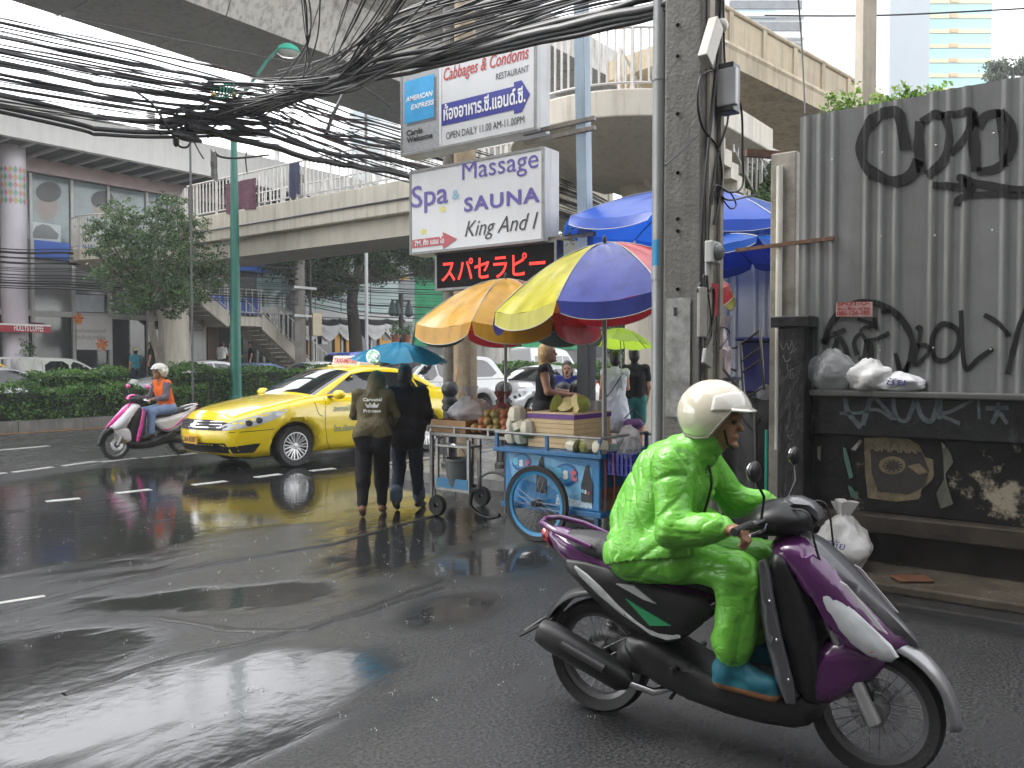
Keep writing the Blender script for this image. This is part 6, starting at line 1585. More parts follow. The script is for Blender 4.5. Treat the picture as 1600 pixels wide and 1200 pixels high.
swrite(s2, 'Massage', SX, 722, 291, 841, 38, purp, off=.006); swrite(s2, 'SAUNA', SX, 725, 332, 843, 23, purp, off=.006, bold=.03, spacing=1.15); swrite(s2, 'King And I', SX, 726, 378, 841, 32, inkk, off=.006, shear=.35)
z1_, z0_ = PX(644, 375, SX).z, PX(644, 388, SX).z; dz = z1_ - z0_; zm = (z0_ + z1_) / 2
sshape(s2, SX, [(644, _vz(644, z1_, SX)), (644, _vz(644, z0_, SX)), (692, _vz(692, z0_, SX)), (692, _vz(692, z0_ - dz * .5, SX)), (714, _vz(714, zm, SX)), (692, _vz(692, z1_ + dz * .5, SX)), (692, _vz(692, z1_, SX))], M('arrow_red', (.40, .05, .06), .4), .008, 'red_arrow')
swrite(s2, '7M. คิง แอน ไอ', SX, 648, 385, 694, 10, sw, off=.012, bold=.02)
for u, v in ((692, 327), (662, 362), (830, 297)):
    sshape(s2, SX, [(u + 6 * (1 if k % 2 else .55) * math.cos(k * .628), v + 6 * (1 if k % 2 else .55) * math.sin(k * .628)) for k in range(10)], M('sign_yellow', (.62, .58, .12), .4), .003, 'printed_flower')
led = signbox('led_sign', 'black LED message sign with glowing red Japanese characters', 680, 394, 870, 455, .16, SX + .1, M('led_black', (.004, .004, .004), .7, var=.2, spec=.15), M('led_case', (.012, .012, .012), .4))
swrite(led, 'スパセラピー', SX + .1, 690, 441, 852, 34, M('led_red', (1.0, .025, .012), .5, var=0, emis=.22), off=.012, bold=.012)
wp_ = thing('wooden_pole', 'rough weathered timber pole pair standing behind the fruit cart', 'pole', (PD(727, 640, 12.6).x, PD(727, 640, 12.6).y, .13))
woodg = M('weathered_wood', (.36, .28, .18), .75, var=.3, scale=7, streak=.6, dcol=(.12, .09, .06), bump=.5, bscale=30); woodd = M('grey_wood', (.17, .155, .135), .8, var=.3, scale=6, streak=.5, bump=.4, bscale=30)
b = MB(); b.tube([(0, 0, 0), (0, 0, 3), (0, 0, 8.5)], [.185, .18, .15], 12); b.build('front_log', woodg, wp_, smooth=40)
b = MB(); o = -_R * .22 + _F * .12; b.tube([tuple(o), (o.x, o.y, 8.0)], [.13, .115], 12); b.build('back_log', woodd, wp_, smooth=40)
b = MB(); a_, c_ = PD(707, 622, 12.1), PD(717, 575, 12.1); b.obox(a_, c_, .02, .02); tag(b.build('broom_stick', M('bamboo', (.5, .30, .12), .5)), 'thin tan broom stick leaning on the timber pole', 'stick')
# bollards
iron = M('bollard_iron', (.022, .023, .024), .38, var=.15, bump=.1)
for i, (u, d_, lab) in enumerate(((703, 12.0, 'black ball-topped bollard beside the taxi'), (787, 11.9, 'black ball-topped bollard in front of the pickup wheel'), (880, 11.4, 'black ball-topped bollard in front of the seated woman'))):
    p = PD(u, 600, d_); t = thing('bollard', lab, 'bollard', (p.x, p.y, .13), group='black ball-topped bollards at the pavement edge')
    b = MB(); b.lathe([(.0, 0), (.13, 0), (.13, .06), (.105, .09), (.10, .82), (.12, .84), (.12, .88), (.105, .89), (.105, .92), (.12, .93), (.12, .97), (.10, .98), (.09, 1.01), (.05, 1.02)], n=20); b.build('shaft', iron, t, smooth=35)
    b = MB(); b.ball((0, 0, 1.12), .125, 20, 14); b.build('ball', iron, t, smooth=60)
# ------------------------------------------------------------------ parasols and umbrellas
seamm = M('seam_pale', (.40, .39, .34), .5)
def umbrella(name, label, apex, Rr, hgt, cols, tilt=None, val=.12, a_off=0.0, pole=None, rp=.018, n=None, curve=1.7, cat='parasol', ribm=None, sag=.05, group=None, polem=None):
    """cols: one material per panel counter-clockwise from a_off; apex world point; tilt matrix about apex"""
    n = n or len(cols); T = tilt or Matrix.Identity(3); A_ = V(apex)
    t = thing(name, label, cat, (A_.x, A_.y, A_.z - hgt - val), group=group)
    L0 = V(t.location)
    def pt(ang, r, low=0.0):
        k = ((ang - a_off) / (2 * math.pi / n)) % 1.0; dip = math.sin(math.pi * k)
        rr = r * (1 - .055 * dip * r ** 2)
        z = -hgt * r ** curve - sag * dip * r * (1 if r < 1.01 else 1) - low
        return A_ + T @ V((rr * Rr * math.cos(ang), rr * Rr * math.sin(ang), z)) - L0
    for i in range(n):
        a0, a1 = a_off + 2 * math.pi * i / n, a_off + 2 * math.pi * (i + 1) / n
        b = MB(); b.grid(lambda s, q: pt(a0 + (a1 - a0) * min(max(s, .0001), .9999), .02 + .98 * q) + V((0, 0, .012 * noise.noise(V((s * 5 + i, q * 3, 2))))), 12, 14)
        if val: b.grid(lambda s, q: pt(a0 + (a1 - a0) * (.04 * q + min(max(s, .0001), .9999) * (1 - .08 * q)), 1.0 + .03 * q, val * q * (1 - .35 * abs(2 * s - 1) ** 4)) + V((0, 0, 0)), 12, 4)
        o = b.build('canopy_panel', cols[i % len(cols)], t, smooth=60, fix=False)
        b = MB(); b.tube([pt(a0 + .0002, q / 6) + V((0, 0, -.006)) for q in range(7)], .006, 5); b.build('rib', ribm or plast, t, smooth=60)
        if val:
            b = MB(); b.tube([pt(a0 + .0002, .04 + .96 * q / 8) + V((0, 0, .004)) for q in range(9)], .0045, 5); b.build('seam', seamm, t, smooth=60)
            b = MB(); b.tube([pt(a0 + (a1 - a0) * (.04 + .92 * min(max(s_ / 12, .0001), .9999)), 1.03, val * (1 - .35 * abs(2 * s_ / 12 - 1) ** 4)) for s_ in range(13)], .004, 5); b.build('hem_piping', seamm, t, smooth=60)
    b = MB(); b.ball(A_ - L0 + T @ V((0, 0, .02)), (.02, .02, .05), 10, 8); b.build('finial', ribm or plast, t, smooth=60)
    if pole is not None:
        b = MB(); b.tube([A_ - L0, V(pole) - L0], rp, 10); b.build('pole', polem or galv, t, smooth=40)
    return t
def vinylm(name, c, dirt=.5, tr=.25):
    m = M(name, c, .28, var=.12, scale=3, streak=dirt, dcol=tuple(x * .25 for x in c), bump=.12, bscale=9)
    n = m.node_tree.nodes; L = m.node_tree.links; b_ = n['Principled BSDF']
    t = n.new('ShaderNodeBsdfTranslucent'); t.inputs[0].default_value = c + (1,)
    ms = n.new('ShaderNodeMixShader'); ms.inputs[0].default_value = tr
    L.new(b_.outputs[0], ms.inputs[1]); L.new(t.outputs[0], ms.inputs[2]); L.new(ms.outputs[0], n['Material Output'].inputs[0]); return m
vy, vb, vr, vg, vbr, vo, vk = vinylm('vinyl_yellow', (.50, .46, .03)), vinylm('vinyl_blue', (.045, .06, .30)), vinylm('vinyl_red', (.52, .03, .05)), vinylm('vinyl_green', (.01, .14, .06)), vinylm('vinyl_brown', (.30, .10, .03)), vinylm('vinyl_orange', (.58, .30, .02)), vinylm('vinyl_dark', (.03, .05, .04))
ap = PD(945, 380, 7.35)
umbrella('parasol', 'big parasol with yellow, blue and red panels over the fruit cart', ap, 1.06, .52, [vb, vr, vy, vg, vr, vbr, vb, vy], Matrix.Rotation(R(-6), 3, _F), .11, R(187), (ap.x, ap.y, .02), .022)
ap2 = PD(790, 436, 8.9)
umbrella('parasol', 'yellow and green market parasol with red panels beside the signs', ap2, 1.02, .50, [vo, vo, vr, vg, vk, vr, vk, vg], None, .14, R(154), (ap2.x, ap2.y, .02), .018)
b = MB()
for s in range(1): b.grid(lambda s, q: (ap2 + V((.0, -.25, -.05)) + V((.22 * (q - .3) * math.cos(6.28 * s), .20 * (q - .3) * math.sin(6.28 * s) - .12 * q, -.32 * q + .06 * noise.noise(V((s * 6, q * 4, 1)))))), 20, 10)
tag(b.build('plastic_sheet', vinylm('green_sheet', (.05, .35, .16), .2, .4), smooth=60), 'green plastic sheet tied over the top of the yellow parasol', 'plastic sheet')
bl1 = vinylm('canvas_blue', (.01, .09, .52), .1, .45); bl2 = vinylm('canvas_blue_b', (.012, .11, .50), .1, .45)
ap3 = PD(1092, 296, 10.2)
umbrella('parasol', 'large bright blue parasol high behind the utility pole', ap3, 1.66, .50, [bl1, bl1, bl2, bl1, bl1, bl2, bl1, bl1], Matrix.Rotation(R(5), 3, 'X'), .10, R(10), (ap3.x, ap3.y, .13), .025)
ap4 = PD(1120, 372, 9.0)
umbrella('parasol', 'lower blue parasol in front of the pale fence', ap4, 1.0, .18, [bl2] * 8, Matrix.Rotation(R(-4), 3, 'X'), .08, R(0), (ap4.x, ap4.y, .13), .02)
# ------------------------------------------------------------------ blue drinks cart
CB = M('cart_blue_paint', (.02, .13, .30), .35, var=.15, scale=5, dirt=.3, dcol=(.03, .03, .03)); CP = M('cart_print_blue', (.03, .20, .44), .3, var=.3, scale=3); pipe = M('cart_pipe', (.30, .30, .29), .4, metal=.4, var=.25, scale=9)
ct = thing('fruit_cart', 'blue two-wheeled vendor cart with soft drink prints on its side', 'cart', (6.7, 4.3, 0))
C0 = V(ct.location); X0, X1, Y0, Y1 = -.40, .38, -.52, .53
b = MB(); b.box(X0, X1, Y0, Y1, .32, .79); b.build('cabinet', CP, ct, bevel=.01)
b = MB(); b.box(X0 - .06, X1 + .08, Y0 - .05, Y1 + .1, .795, .835); b.build('counter', CB, ct, bevel=.006)
b = MB(); b.box(X0 - .03, X1 + .03, Y0 - .03, Y1 + .03, .27, .318); b.build('base_frame', CB, ct, bevel=.006)
xf = X0 - .035
for k, (x, y) in enumerate(((xf, Y1 + .07), (xf, .02), (xf, Y0 - .02), (X1 + .05, Y0 - .02), (X1 + .05, Y1 + .07))): slab('rail_post', ct, x - .014, x + .014, y - .014, y + .014, .836, .97, CB)
b = MB(); b.tube([(xf, Y1 + .09, .975), (xf, Y0 - .03, .975), (X1 + .05, Y0 - .03, .975)], .013, 8); b.build('rail', pipe, ct, smooth=30)
b = MB(); b.tube([(X1 + .05, Y1 + .09, .96), (X1 + .05, Y0 - .2, .96)], .013, 8); b.build('rail', pipe, ct, smooth=30)
# front prints on the street side
XP = C0.x + X0
def cdec(poly, mat, off, name):
    b = MB(); b.add([PX(u, v, XP - off) - C0 for u, v in poly], [tuple(range(len(poly)))]); return b.build(name, mat, ct)
skyb = M('print_sky', (.16, .38, .58), .3, var=.4, scale=9); deep = M('print_deep', (.012, .10, .30), .3); cola = M('print_bottle', (.012, .014, .02), .2, var=.3, scale=30); foam = M('print_foam', (.45, .58, .66), .3, var=.5, scale=40)
cdec([(793, 700), (925, 732), (925, 792), (890, 785), (860, 760), (800, 745)], skyb, .003, 'print_background')
cdec([(870, 772), (895, 780), (925, 786), (925, 795), (868, 788)], foam, .005, 'print_splash')
for cu, cv, s in ((815, 722, 15), (884, 742, 19)):
    cdec(oval(cu, cv, s, s * .95, 24), deep, .006, 'print_swirl'); cdec(oval(cu - 1, cv - 1, s * .8, s * .72, 24), M('print_mid', (.05, .26, .50), .3), .008, 'print_swirl')
    for ch, m_, du, hh in (('e', M('print_light_blue', (.16, .52, .72), .3), -16, .085), ('s', sw, -4.5, .076), ('t', M('print_pink', (.55, .12, .16), .3), 6, .105)):
        p = PX(cu + du * s / 17, cv + 8 + du * .25, XP - .012) - C0; b = MB(); text_into(b, ch, p, (0, -1, 0), (0, 0, 1), h=hh * s / 17, bold=.05, off=0); b.build('print_letter', m_, ct)
for pts in ([(842, 722), (844, 716), (848, 712), (850, 726), (853, 740), (853, 772), (838, 768), (838, 742)], [(915, 728), (919, 726), (921, 742), (926, 757), (925, 786), (908, 784), (908, 757)]): cdec(pts, cola, .010, 'print_bottle')
for ch, m_, du in (('e', _mats['print_light_blue'], 0), ('s', sw, 5), ('t', _mats['print_pink'], 10)):
    p = PX(908 + du, 770 + du * .3, XP - .014) - C0; b = MB(); text_into(b, ch, p, (0, -1, 0), (0, 0, 1), h=.034, bold=.04, off=0); b.build('print_letter', m_, ct)
cdec([(868, 790), (925, 800), (925, 806), (868, 796)], deep, .007, 'print_strip')
# side poster on the end
b = MB(); b.box(X0 + .02, X1 - .05, Y0 - .006, Y0 - .002, .32, .52); b.build('end_poster', M('end_poster', (.22, .12, .07), .4, var=.6, scale=14), ct)
def cart_wheel(par, x, y, r, w_out, rimm):
    b = MB(); b.lathe([(r - .05, -.022), (r - .01, -.026), (r, -.008), (r, .008), (r - .01, .026), (r - .05, .022), (r - .05, -.022)], (x, y, r), (1, 0, 0), 44); t = b.build('wheel', rubber, par, smooth=35)
    b = MB(); b.lathe([(r - .05, -.018), (r - .05, .018), (r - .08, .012), (r - .08, -.012), (r - .05, -.018)], (x, y, r), (1, 0, 0), 44); b.build('rim', rimm, t, smooth=35)
    b = MB()
    for k in range(36):
        a = 2 * math.pi * k / 36; o_ = .9 * (1 if k % 2 else -1); s = 1 if k % 4 < 2 else -1
        b.tube([(x + s * .035, y + .03 * math.cos(a + o_), r + .03 * math.sin(a + o_)), (x, y + (r - .075) * math.cos(a), r + (r - .075) * math.sin(a))], .0016, 4)
    tag(b.build('spokes', M('spoke_steel', (.22, .22, .22), .4, metal=.6), t), kind='stuff')
    b = MB(); b.lathe([(0, -.05), (.03, -.05), (.034, .05), (0, .05)], (x, y, r), (1, 0, 0), 14); b.build('hub', plast, t, smooth=35)
rimb = M('rim_blue', (.03, .22, .42), .35, var=.15)
wy = PX(838, 793, 6.2).y - C0.y
cart_wheel(ct, X0 - .10, wy, .35, 1, rimb); cart_wheel(ct, X1 + .10, wy, .35, 1, rimb)
b = MB(); b.tube([(X0 - .15, wy, .35), (X1 + .15, wy, .35)], .014, 8); b.build('axle', plast, ct)
slab('leg', ct, X0 + .05, X0 + .09, Y0 + .05, Y0 + .09, .0, .27, CB); slab('leg', ct, X1 - .09, X1 - .05, Y0 + .05, Y0 + .09, .0, .27, CB)
for yy, zz in ((Y0 - .035, .9), (Y0 - .12, .86)):
    b = MB(); b.tube(spl([(X0 + .02, yy, zz), (X0 + .02, yy - .02, .62), (X0 + .05, yy, .45)], 4), .005, 6); b.build('red_cord', M('cord_red', (.3, .04, .04), .6), ct)
# basket hung on the end
bk = thing('plastic_basket', 'blue plastic basket hung on the end of the vendor cart', 'basket', (C0.x - .18, C0.y + Y0 - .18, .66))
bkm = M('basket_blue', (.03, .04, .30), .4, var=.1)
for k in range(9):
    for (x, y) in ((-.16 + k * .04, -.12), (-.16 + k * .04, .12)): slab('slat', bk, x - .012, x + .012, y - .006, y + .006, .0, .19, bkm)
for k in range(6):
    for (x, y) in ((-.18, -.11 + k * .044), (.18, -.11 + k * .044)): slab('slat', bk, x - .006, x + .006, y - .012, y + .012, 0, .19, bkm)
slab('bottom', bk, -.17, .17, -.11, .11, 0, .012, bkm)
for z in (.0, .09, .185):
    b = MB(); b.tube([(-.185, -.13, z), (.185, -.13, z), (.185, .13, z), (-.185, .13, z)], .008, 6, closed=True); b.build('hoop', bkm, bk)
bag('plastic_bag', 'crumpled white plastic bags in the blue basket', (C0.x - .18, C0.y + Y0 - .18, .78), (.13, .09, .10), clear, 8, False)
bag('plastic_bag', 'white carrier bag with red print on the vendor cart end', (C0.x + .15, C0.y + Y0 + .02, .84), (.13, .10, .11), whiteb, 9, False)
# insulated box on the counter
fo = thing('cool_box', 'cream plank-sided cool box with purple band on the vendor cart', 'cool box', (6.42 + .02, 4.14, .838))
crm = M('cream_foam', (.60, .44, .24), .5, var=.12, scale=6, bump=.1)
for k in range(6):
    z0 = k * .046
    b = MB(); b.box(0, .66, 0, .52, z0 + .0015, z0 + .0455); b.build('board', crm, fo, bevel=.004)
b = MB(); b.box(-.006, .666, -.006, .526, .2765, .318); b.build('purple_band', M('purple_tape', (.12, .025, .22), .35), fo)
b = MB(); b.box(-.008, .668, -.008, .528, .319, .334); b.build('lid', M('lid_cream', (.62, .47, .30), .5), fo, bevel=.004)
# coconuts
coco_w = M('coconut_white', (.62, .58, .46), .5, var=.12, scale=12, bump=.1); coco_g = M('coconut_green', (.20, .21, .06), .45, var=.3, scale=12)
b = MB(); b.lathe([(.001, -.085), (.05, -.08), (.08, -.05)], n=14, m=1); b.lathe([(.08, -.05), (.092, .01), (.072, .075), (.03, .10), (.001, .102)], n=9, m=0); cm = b.mesh('young_coconut', [coco_w, coco_g], 30)
def place(me, name, label, cat, group, loc, rot=None, sc=1.0):
    o = link(name, me, None, loc, rot or (random.uniform(-.3, .3), random.uniform(-.3, .3), random.uniform(0, 6))); o.scale = (sc,) * 3; return tag(o, label, cat, group)
for (u, v, z) in ((805, 662, 1.04), (814, 672, 1.04), (803, 690, .923), (817, 692, .923), (808, 648, 1.13), (826, 655, 1.0)):
    q = PX(u, v, 6.45 + random.uniform(-.04, .06)); place(cm, 'young_coconut', 'trimmed white and green coconut stacked beside the cool box', 'coconut', 'coconuts beside the cool box', (q.x, q.y, z))
for i in range(5):
    place(cm, 'young_coconut', 'trimmed white coconut lying before the cool box', 'coconut', 'coconuts before the cool box', (6.30 + .11 * (i % 2) + .02, 4.06 - i * .07, .90 - .005), (1.4, random.uniform(-.4, .4), random.uniform(0, 6)), .8)
# cut fruit on the lid
pom = M('pomelo_flesh', (.58, .50, .24), .5, var=.12, scale=14); pomg = M('pomelo_rind', (.30, .34, .07), .4, var=.2, scale=10)
b = MB(); b.lathe([(.001, .09), (.05, .085), (.088, .04), (.098, 0)], n=16, m=1); b.lathe([(.098, 0), (.0, -.02)], n=16, m=0); hm = b.mesh('cut_pomelo', [pom, pomg], 40)
for (u, v, rz, rx) in ((866, 648, .3, 1.9), (898, 645, 1.2, 1.7), (884, 652, 2.0, 2.4), (907, 648, .2, 1.3)):
    q = PX(u, v, 6.62); place(hm, 'cut_pomelo', 'cut pale green fruit half on the cool box lid', 'fruit', 'cut fruit on the cool box', (q.x, q.y, 1.25), (rx, .3, rz), .95)
b = MB(); b.lathe([(.0, 0), (.11, 0), (.15, .05), (.155, .055), (.14, .05)], n=24); pl_ = b.build('steel_dish', M('dish_steel', (.5, .5, .5), .25, metal=.8), smooth=40); q = PX(850, 648, 6.75); pl_.location = (6.95, 4.75, 1.0); tag(pl_, 'shallow steel dish beside the cool box', 'dish')
for i in range(3):
    b = MB(); b.lathe([(.0, 0), (.035, 0), (.045, .1), (.043, .1)], n=14); o = b.build('plastic_cup', M('cup_clear', (.5, .5, .5), .15, alpha=.55), smooth=40); o.location = (6.75 + .1 * i, 4.22 - .02 * i, 1.173); tag(o, 'clear plastic cup on the end of the cool box lid', 'cup', 'plastic cups on the cool box')
# ------------------------------------------------------------------ steel cart behind with fruit heap
sc_ = thing('steel_cart', 'grey steel frame vendor cart loaded with round fruit', 'cart', (7.0, 5.45, 0)); T0 = V(sc_.location)
stl = M('worn_steel', (.22, .22, .21), .4, metal=.5, var=.25, scale=6, dirt=.3)
b = MB(); b.box(-.42, .42, -.55, .62, .86, .90); b.build('tray', stl, sc_, bevel=.006)
for (x, y) in ((-.40, .60), (.40, .60), (-.40, -.50), (.40, -.50), (-.40, .05)): slab('leg', sc_, x - .018, x + .018, y - .018, y + .018, .30 if y < .5 else .14, .858, stl)
for z in (.96,):
    b = MB(); b.tube([(-.43, .63, z), (-.43, -.50, z)], .012, 8); b.tube([(-.43, .63, z), (.43, .63, z)], .012, 8); b.build('rail', pipe, sc_); tag(sc_.children[-1], kind='stuff')
for y in (.63, .25, -.2): slab('rail_post', sc_, -.44, -.42, y - .01, y + .01, .90, .96, pipe)
# side bin frame holding a bucket
for (x, y) in ((-.45, -.10), (-.45, .32), (-.62, -.10), (-.62, .32)): slab('bin_post', sc_, x - .015, x + .015, y - .015, y + .015, .34, .86, stl)
b = MB(); b.box(-.63, -.44, -.11, .33, .33, .36); b.build('bin_floor', stl, sc_)
b = MB(); b.box(-.64, -.632, -.10, .32, .36, .46); b.build('bin_label', M('bin_label_blue', (.03, .16, .30), .4), sc_)
b = MB(); b.box(-.64, -.43, -.12, .34, .78, .80); b.build('bin_rim', stl, sc_)
bu = thing('bucket', 'translucent grey bucket standing in the steel cart frame', 'bucket', (T0.x - .54, T0.y + .11, .362))
b = MB(); b.lathe([(0, 0), (.10, 0), (.135, .27), (.145, .275), (.145, .30), (.13, .30), (.128, .27)], n=24); b.build('pail', M('pail_plastic', (.12, .13, .13), .2, alpha=.85, spec=.6), bu, smooth=40)
b = MB(); b.tube([(0, .14, .28), (-.06, .11, .40), (-.08, 0, .45), (-.06, -.11, .40), (0, -.14, .28)], .005, 6); b.build('handle', chrome, bu, smooth=60)
for y, x in ((.40, -.40), (.40, .36)):
    b = MB(); b.lathe([(.03, -.03), (.10, -.035), (.115, 0), (.10, .035), (.03, .03), (.03, -.03)], (x, y + .12, .115), (1, 0, 0), 26); b.build('caster', rubber, sc_, smooth=40)
    b = MB(); b.tube(spl([(x, y + .12, .115), (x, y + .16, .30), (x, y - .02, .40), (x, y - .25, .36)], 5), .016, 8); b.build('caster_fork', stl, sc_, smooth=60)
b = MB(); b.tube(spl([(-.40, .0, .38), (-.40, .06, .16), (-.40, -.15, .06), (-.40, -.32, .10)], 5), .022, 8); b.build('curved_skid', plast, sc_, smooth=60)
# wooden crate and bag of ice on it
cr = thing('wooden_crate', 'shallow plywood crate on the far end of the steel cart', 'crate', (T0.x, T0.y + .37, .902)); ply = M('plywood', (.36, .21, .09), .6, var=.2, scale=8)
for (x0, x1, y0, y1) in ((-.40, .38, -.24, -.225), (-.40, .38, .225, .24), (-.40, -.385, -.224, .224), (.365, .38, -.224, .224)):
    for z in (0, .066): slab('board', cr, x0, x1, y0, y1, z + .001, z + .064, ply)
slab('bottom', cr, -.384, .364, -.224, .224, .001, .01, ply)
bag('plastic_bag', 'big knotted bag of white ice with pink ties on the plywood crate', (T0.x - .05, T0.y + .36, 1.0), (.22, .22, .14), M('ice_bag', (.55, .53, .56), .3, alpha=.85, var=.1), 5, True)
bag('red_net_bag', 'dark red net bag among the heaped fruit', (T0.x + .1, T0.y + .03, 1.02), (.15, .13, .10), M('red_net', (.20, .05, .05), .6, var=.4, scale=30), 6, True)
fr1 = M('guava_brown', (.33, .21, .07), .45, var=.3, scale=16); fr2 = M('pomegranate_red', (.40, .14, .06), .4, var=.35, scale=16); fr3 = M('fruit_olive', (.26, .22, .07), .45, var=.25, scale=16)
fm = []
for m_ in (fr1, fr2, fr3):
    b = MB(); b.ball((0, 0, 0), (.052, .052, .048), 12, 9); b.lathe([(.008, .046), (.016, .062), (.011, .05)], n=6); fm.append(b.mesh('round_fruit', m_, 50))
spots = []
for ly, (nx, ny) in enumerate(((7, 6), (6, 5), (4, 4))):
    for i in range(nx):
        for j in range(ny): spots.append((-.34 + .05 * ly + i * .1, -.45 + .05 * ly + j * .102, .955 + ly * .075))
for i, (x, y, z) in enumerate(spots):
    place(fm[i % 3 if (i * 7) % 5 else 0], 'round_fruit', 'brownish round fruit in the heap on the steel cart', 'fruit', 'round fruit heaped on the steel cart', (T0.x + x + random.uniform(-.012, .012), T0.y + y + random.uniform(-.012, .012), z), (random.uniform(-2, 2), random.uniform(-2, 2), 0), random.uniform(.9, 1.1))
# ------------------------------------------------------------------ clutter in the corner behind the pole
blkt = M('black_tarp', (.010, .010, .011), .35, var=.3, scale=6)
tb_ = thing('covered_stall', 'closed stall under black tarpaulin behind the utility pole', 'stall', (7.75, 3.05, .0))
b = MB()
def tarp(s, t):
    th = 2 * math.pi * s; c, q = math.cos(th), math.sin(th); k = max(abs(c), abs(q)); f_ = 1 + .05 * math.sin(s * 80) * (1 - t) + .03 * noise.noise(V((s * 12, t * 3, 0)))
    return (c / k * .48 * f_, q / k * .62 * f_, 1.32 * t + .0)
b.grid(tarp, 90, 8); b.add([tarp(i / 90, 1) for i in range(90)], [tuple(range(90))]); b.build('tarpaulin', blkt, tb_, smooth=50)
tbl = thing('folding_table', 'grey folding tray table by the pale fence', 'table', (8.25, 3.62, .13)); gt = M('tray_grey', (.20, .21, .21), .35, var=.15)
b = MB(); b.box(-.32, .32, -.25, .25, 1.32, 1.36); b.build('top', gt, tbl, bevel=.012)
for x in (-.28, .28):
    for y in (-.2, .2): slab('leg', tbl, x - .015, x + .015, y - .015, y + .015, 0, 1.318, stl)
bn = thing('bin', 'dark blue plastic bin with grey handle by the pale fence', 'bin', (8.3, 3.05, 1.335)); nb = M('bin_navy', (.015, .02, .14), .35, var=.1)
b = MB(); b.prism([(-.20, -.17), (.20, -.17), (.20, .17), (-.20, .17)], lambda x, y, d: (x * (.8 + .35 * d), y * (.8 + .35 * d), d), 0, .52); b.build('body', nb, bn, bevel=.02)
b = MB(); b.box(-.245, .245, -.21, .21, .522, .56); b.build('lid', nb, bn, bevel=.012)
b = MB(); b.tube([(-.2, .20, .46), (-.2, .29, .44), (-.2, .29, .25), (-.2, .21, .22)], .012, 8); b.build('handle', plast, bn, smooth=50)
b = MB(); b.box(-.3, .3, -.24, .24, -1.2, 0); b.build('plinth_box', blkt, bn)
pbg = PD(1127, 585, 8.2); bag('plastic_bag', 'tall pink-printed plastic bag hanging by the pale fence', (pbg.x, pbg.y, 1.5), (.09, .10, .25), M('pinkish_plastic', (.50, .42, .44), .3, alpha=.85, var=.25, scale=14), 11, True, top=1)
def stool(label, c, rot):
    t = thing('folded_stool', label, 'stool', c); t.rotation_euler = rot; sm = M('stool_tube', (.05, .045, .042), .4, metal=.3, var=.2)
    for x in (-.14, .14):
        b = MB(); b.tube([(x, 0, 0), (x, 0, .62)], .012, 8); b.build('leg', sm, t)
    for z in (.02, .30, .42, .60):
        b = MB(); b.tube([(-.14, 0, z), (.14, 0, z)], .011, 8); b.build('rung', sm, t)
stool('folded steel stool frame leaning against the black pillar', tuple(PD(1178, 600, 7.3) - V((0, 0, .1))), (.3, .45, 1.1)); stool('second folded stool frame lying lower against the pillar', tuple(PD(1185, 640, 7.2) - V((0, 0, .15))), (-.5, .55, .6))
p = PD(1197, 735, 6.95); b = MB(); b.tube([(p.x, p.y, .35), (p.x, p.y, 1.08)], .013, 8); o = tag(b.build('teal_pipe', M('teal_plastic', (.01, .30, .22), .4), smooth=40), 'bright teal plastic pipe standing beside the black pillar', 'pipe')
bag('plastic_bag', 'small crumpled silver bag stuffed between the stools', tuple(PD(1196, 625, 7.25)), (.07, .07, .07), clear, 12, False)
p = PD(1183, 690, 7.2); b = MB()
for k in range(1): b.tube([(p.x, p.y, .5), (p.x + .03, p.y + .03, 1.25)], .02, 6)
tag(b.build('dark_pole', M('dark_pole', (.06, .055, .05), .5, var=.4, scale=20)), 'dark speckled stick leaning among the stools', 'stick')
# ------------------------------------------------------------------ people
def wrinkle(m, sc, dist, strength=.8):
    """sharp creases of thin cloth"""
    n = m.node_tree.nodes; L = m.node_tree.links
    g = n.new('ShaderNodeNewGeometry'); mp = n.new('ShaderNodeMapping'); mp.inputs['Rotation'].default_value = (.35, .25, .3); mp.inputs['Scale'].default_value = (.8, .8, 1.25)
    L.new(g.outputs['Position'], mp.inputs[0]); prev = None
    for s, a in ((sc, 1.0), (sc * 2.1, .28)):
        t = n.new('ShaderNodeTexNoise'); t.inputs['Scale'].default_value = s; t.inputs['Detail'].default_value = 1; t.inputs['Distortion'].default_value = .8
        L.new(mp.outputs[0], t.inputs['Vector'])
        q = n.new('ShaderNodeMath'); q.operation = 'SUBTRACT'; q.inputs[1].default_value = .5; L.new(t.outputs[0], q.inputs[0])
        w = n.new('ShaderNodeMath'); w.operation = 'ABSOLUTE'; L.new(q.outputs[0], w.inputs[0])
        e = n.new('ShaderNodeMath'); e.operation = 'MULTIPLY'; e.inputs[1].default_value = a; L.new(w.outputs[0], e.inputs[0])
        if prev is None: prev = e.outputs[0]
        else:
            ad = n.new('ShaderNodeMath'); ad.operation = 'ADD'; L.new(prev, ad.inputs[0]); L.new(e.outputs[0], ad.inputs[1]); prev = ad.outputs[0]
    bp = n.new('ShaderNodeBump'); bp.inputs['Strength'].default_value = strength; bp.inputs['Distance'].default_value = dist; L.new(prev, bp.inputs['Height']); L.new(bp.outputs[0], n['Principled BSDF'].inputs['Normal'])
    return m
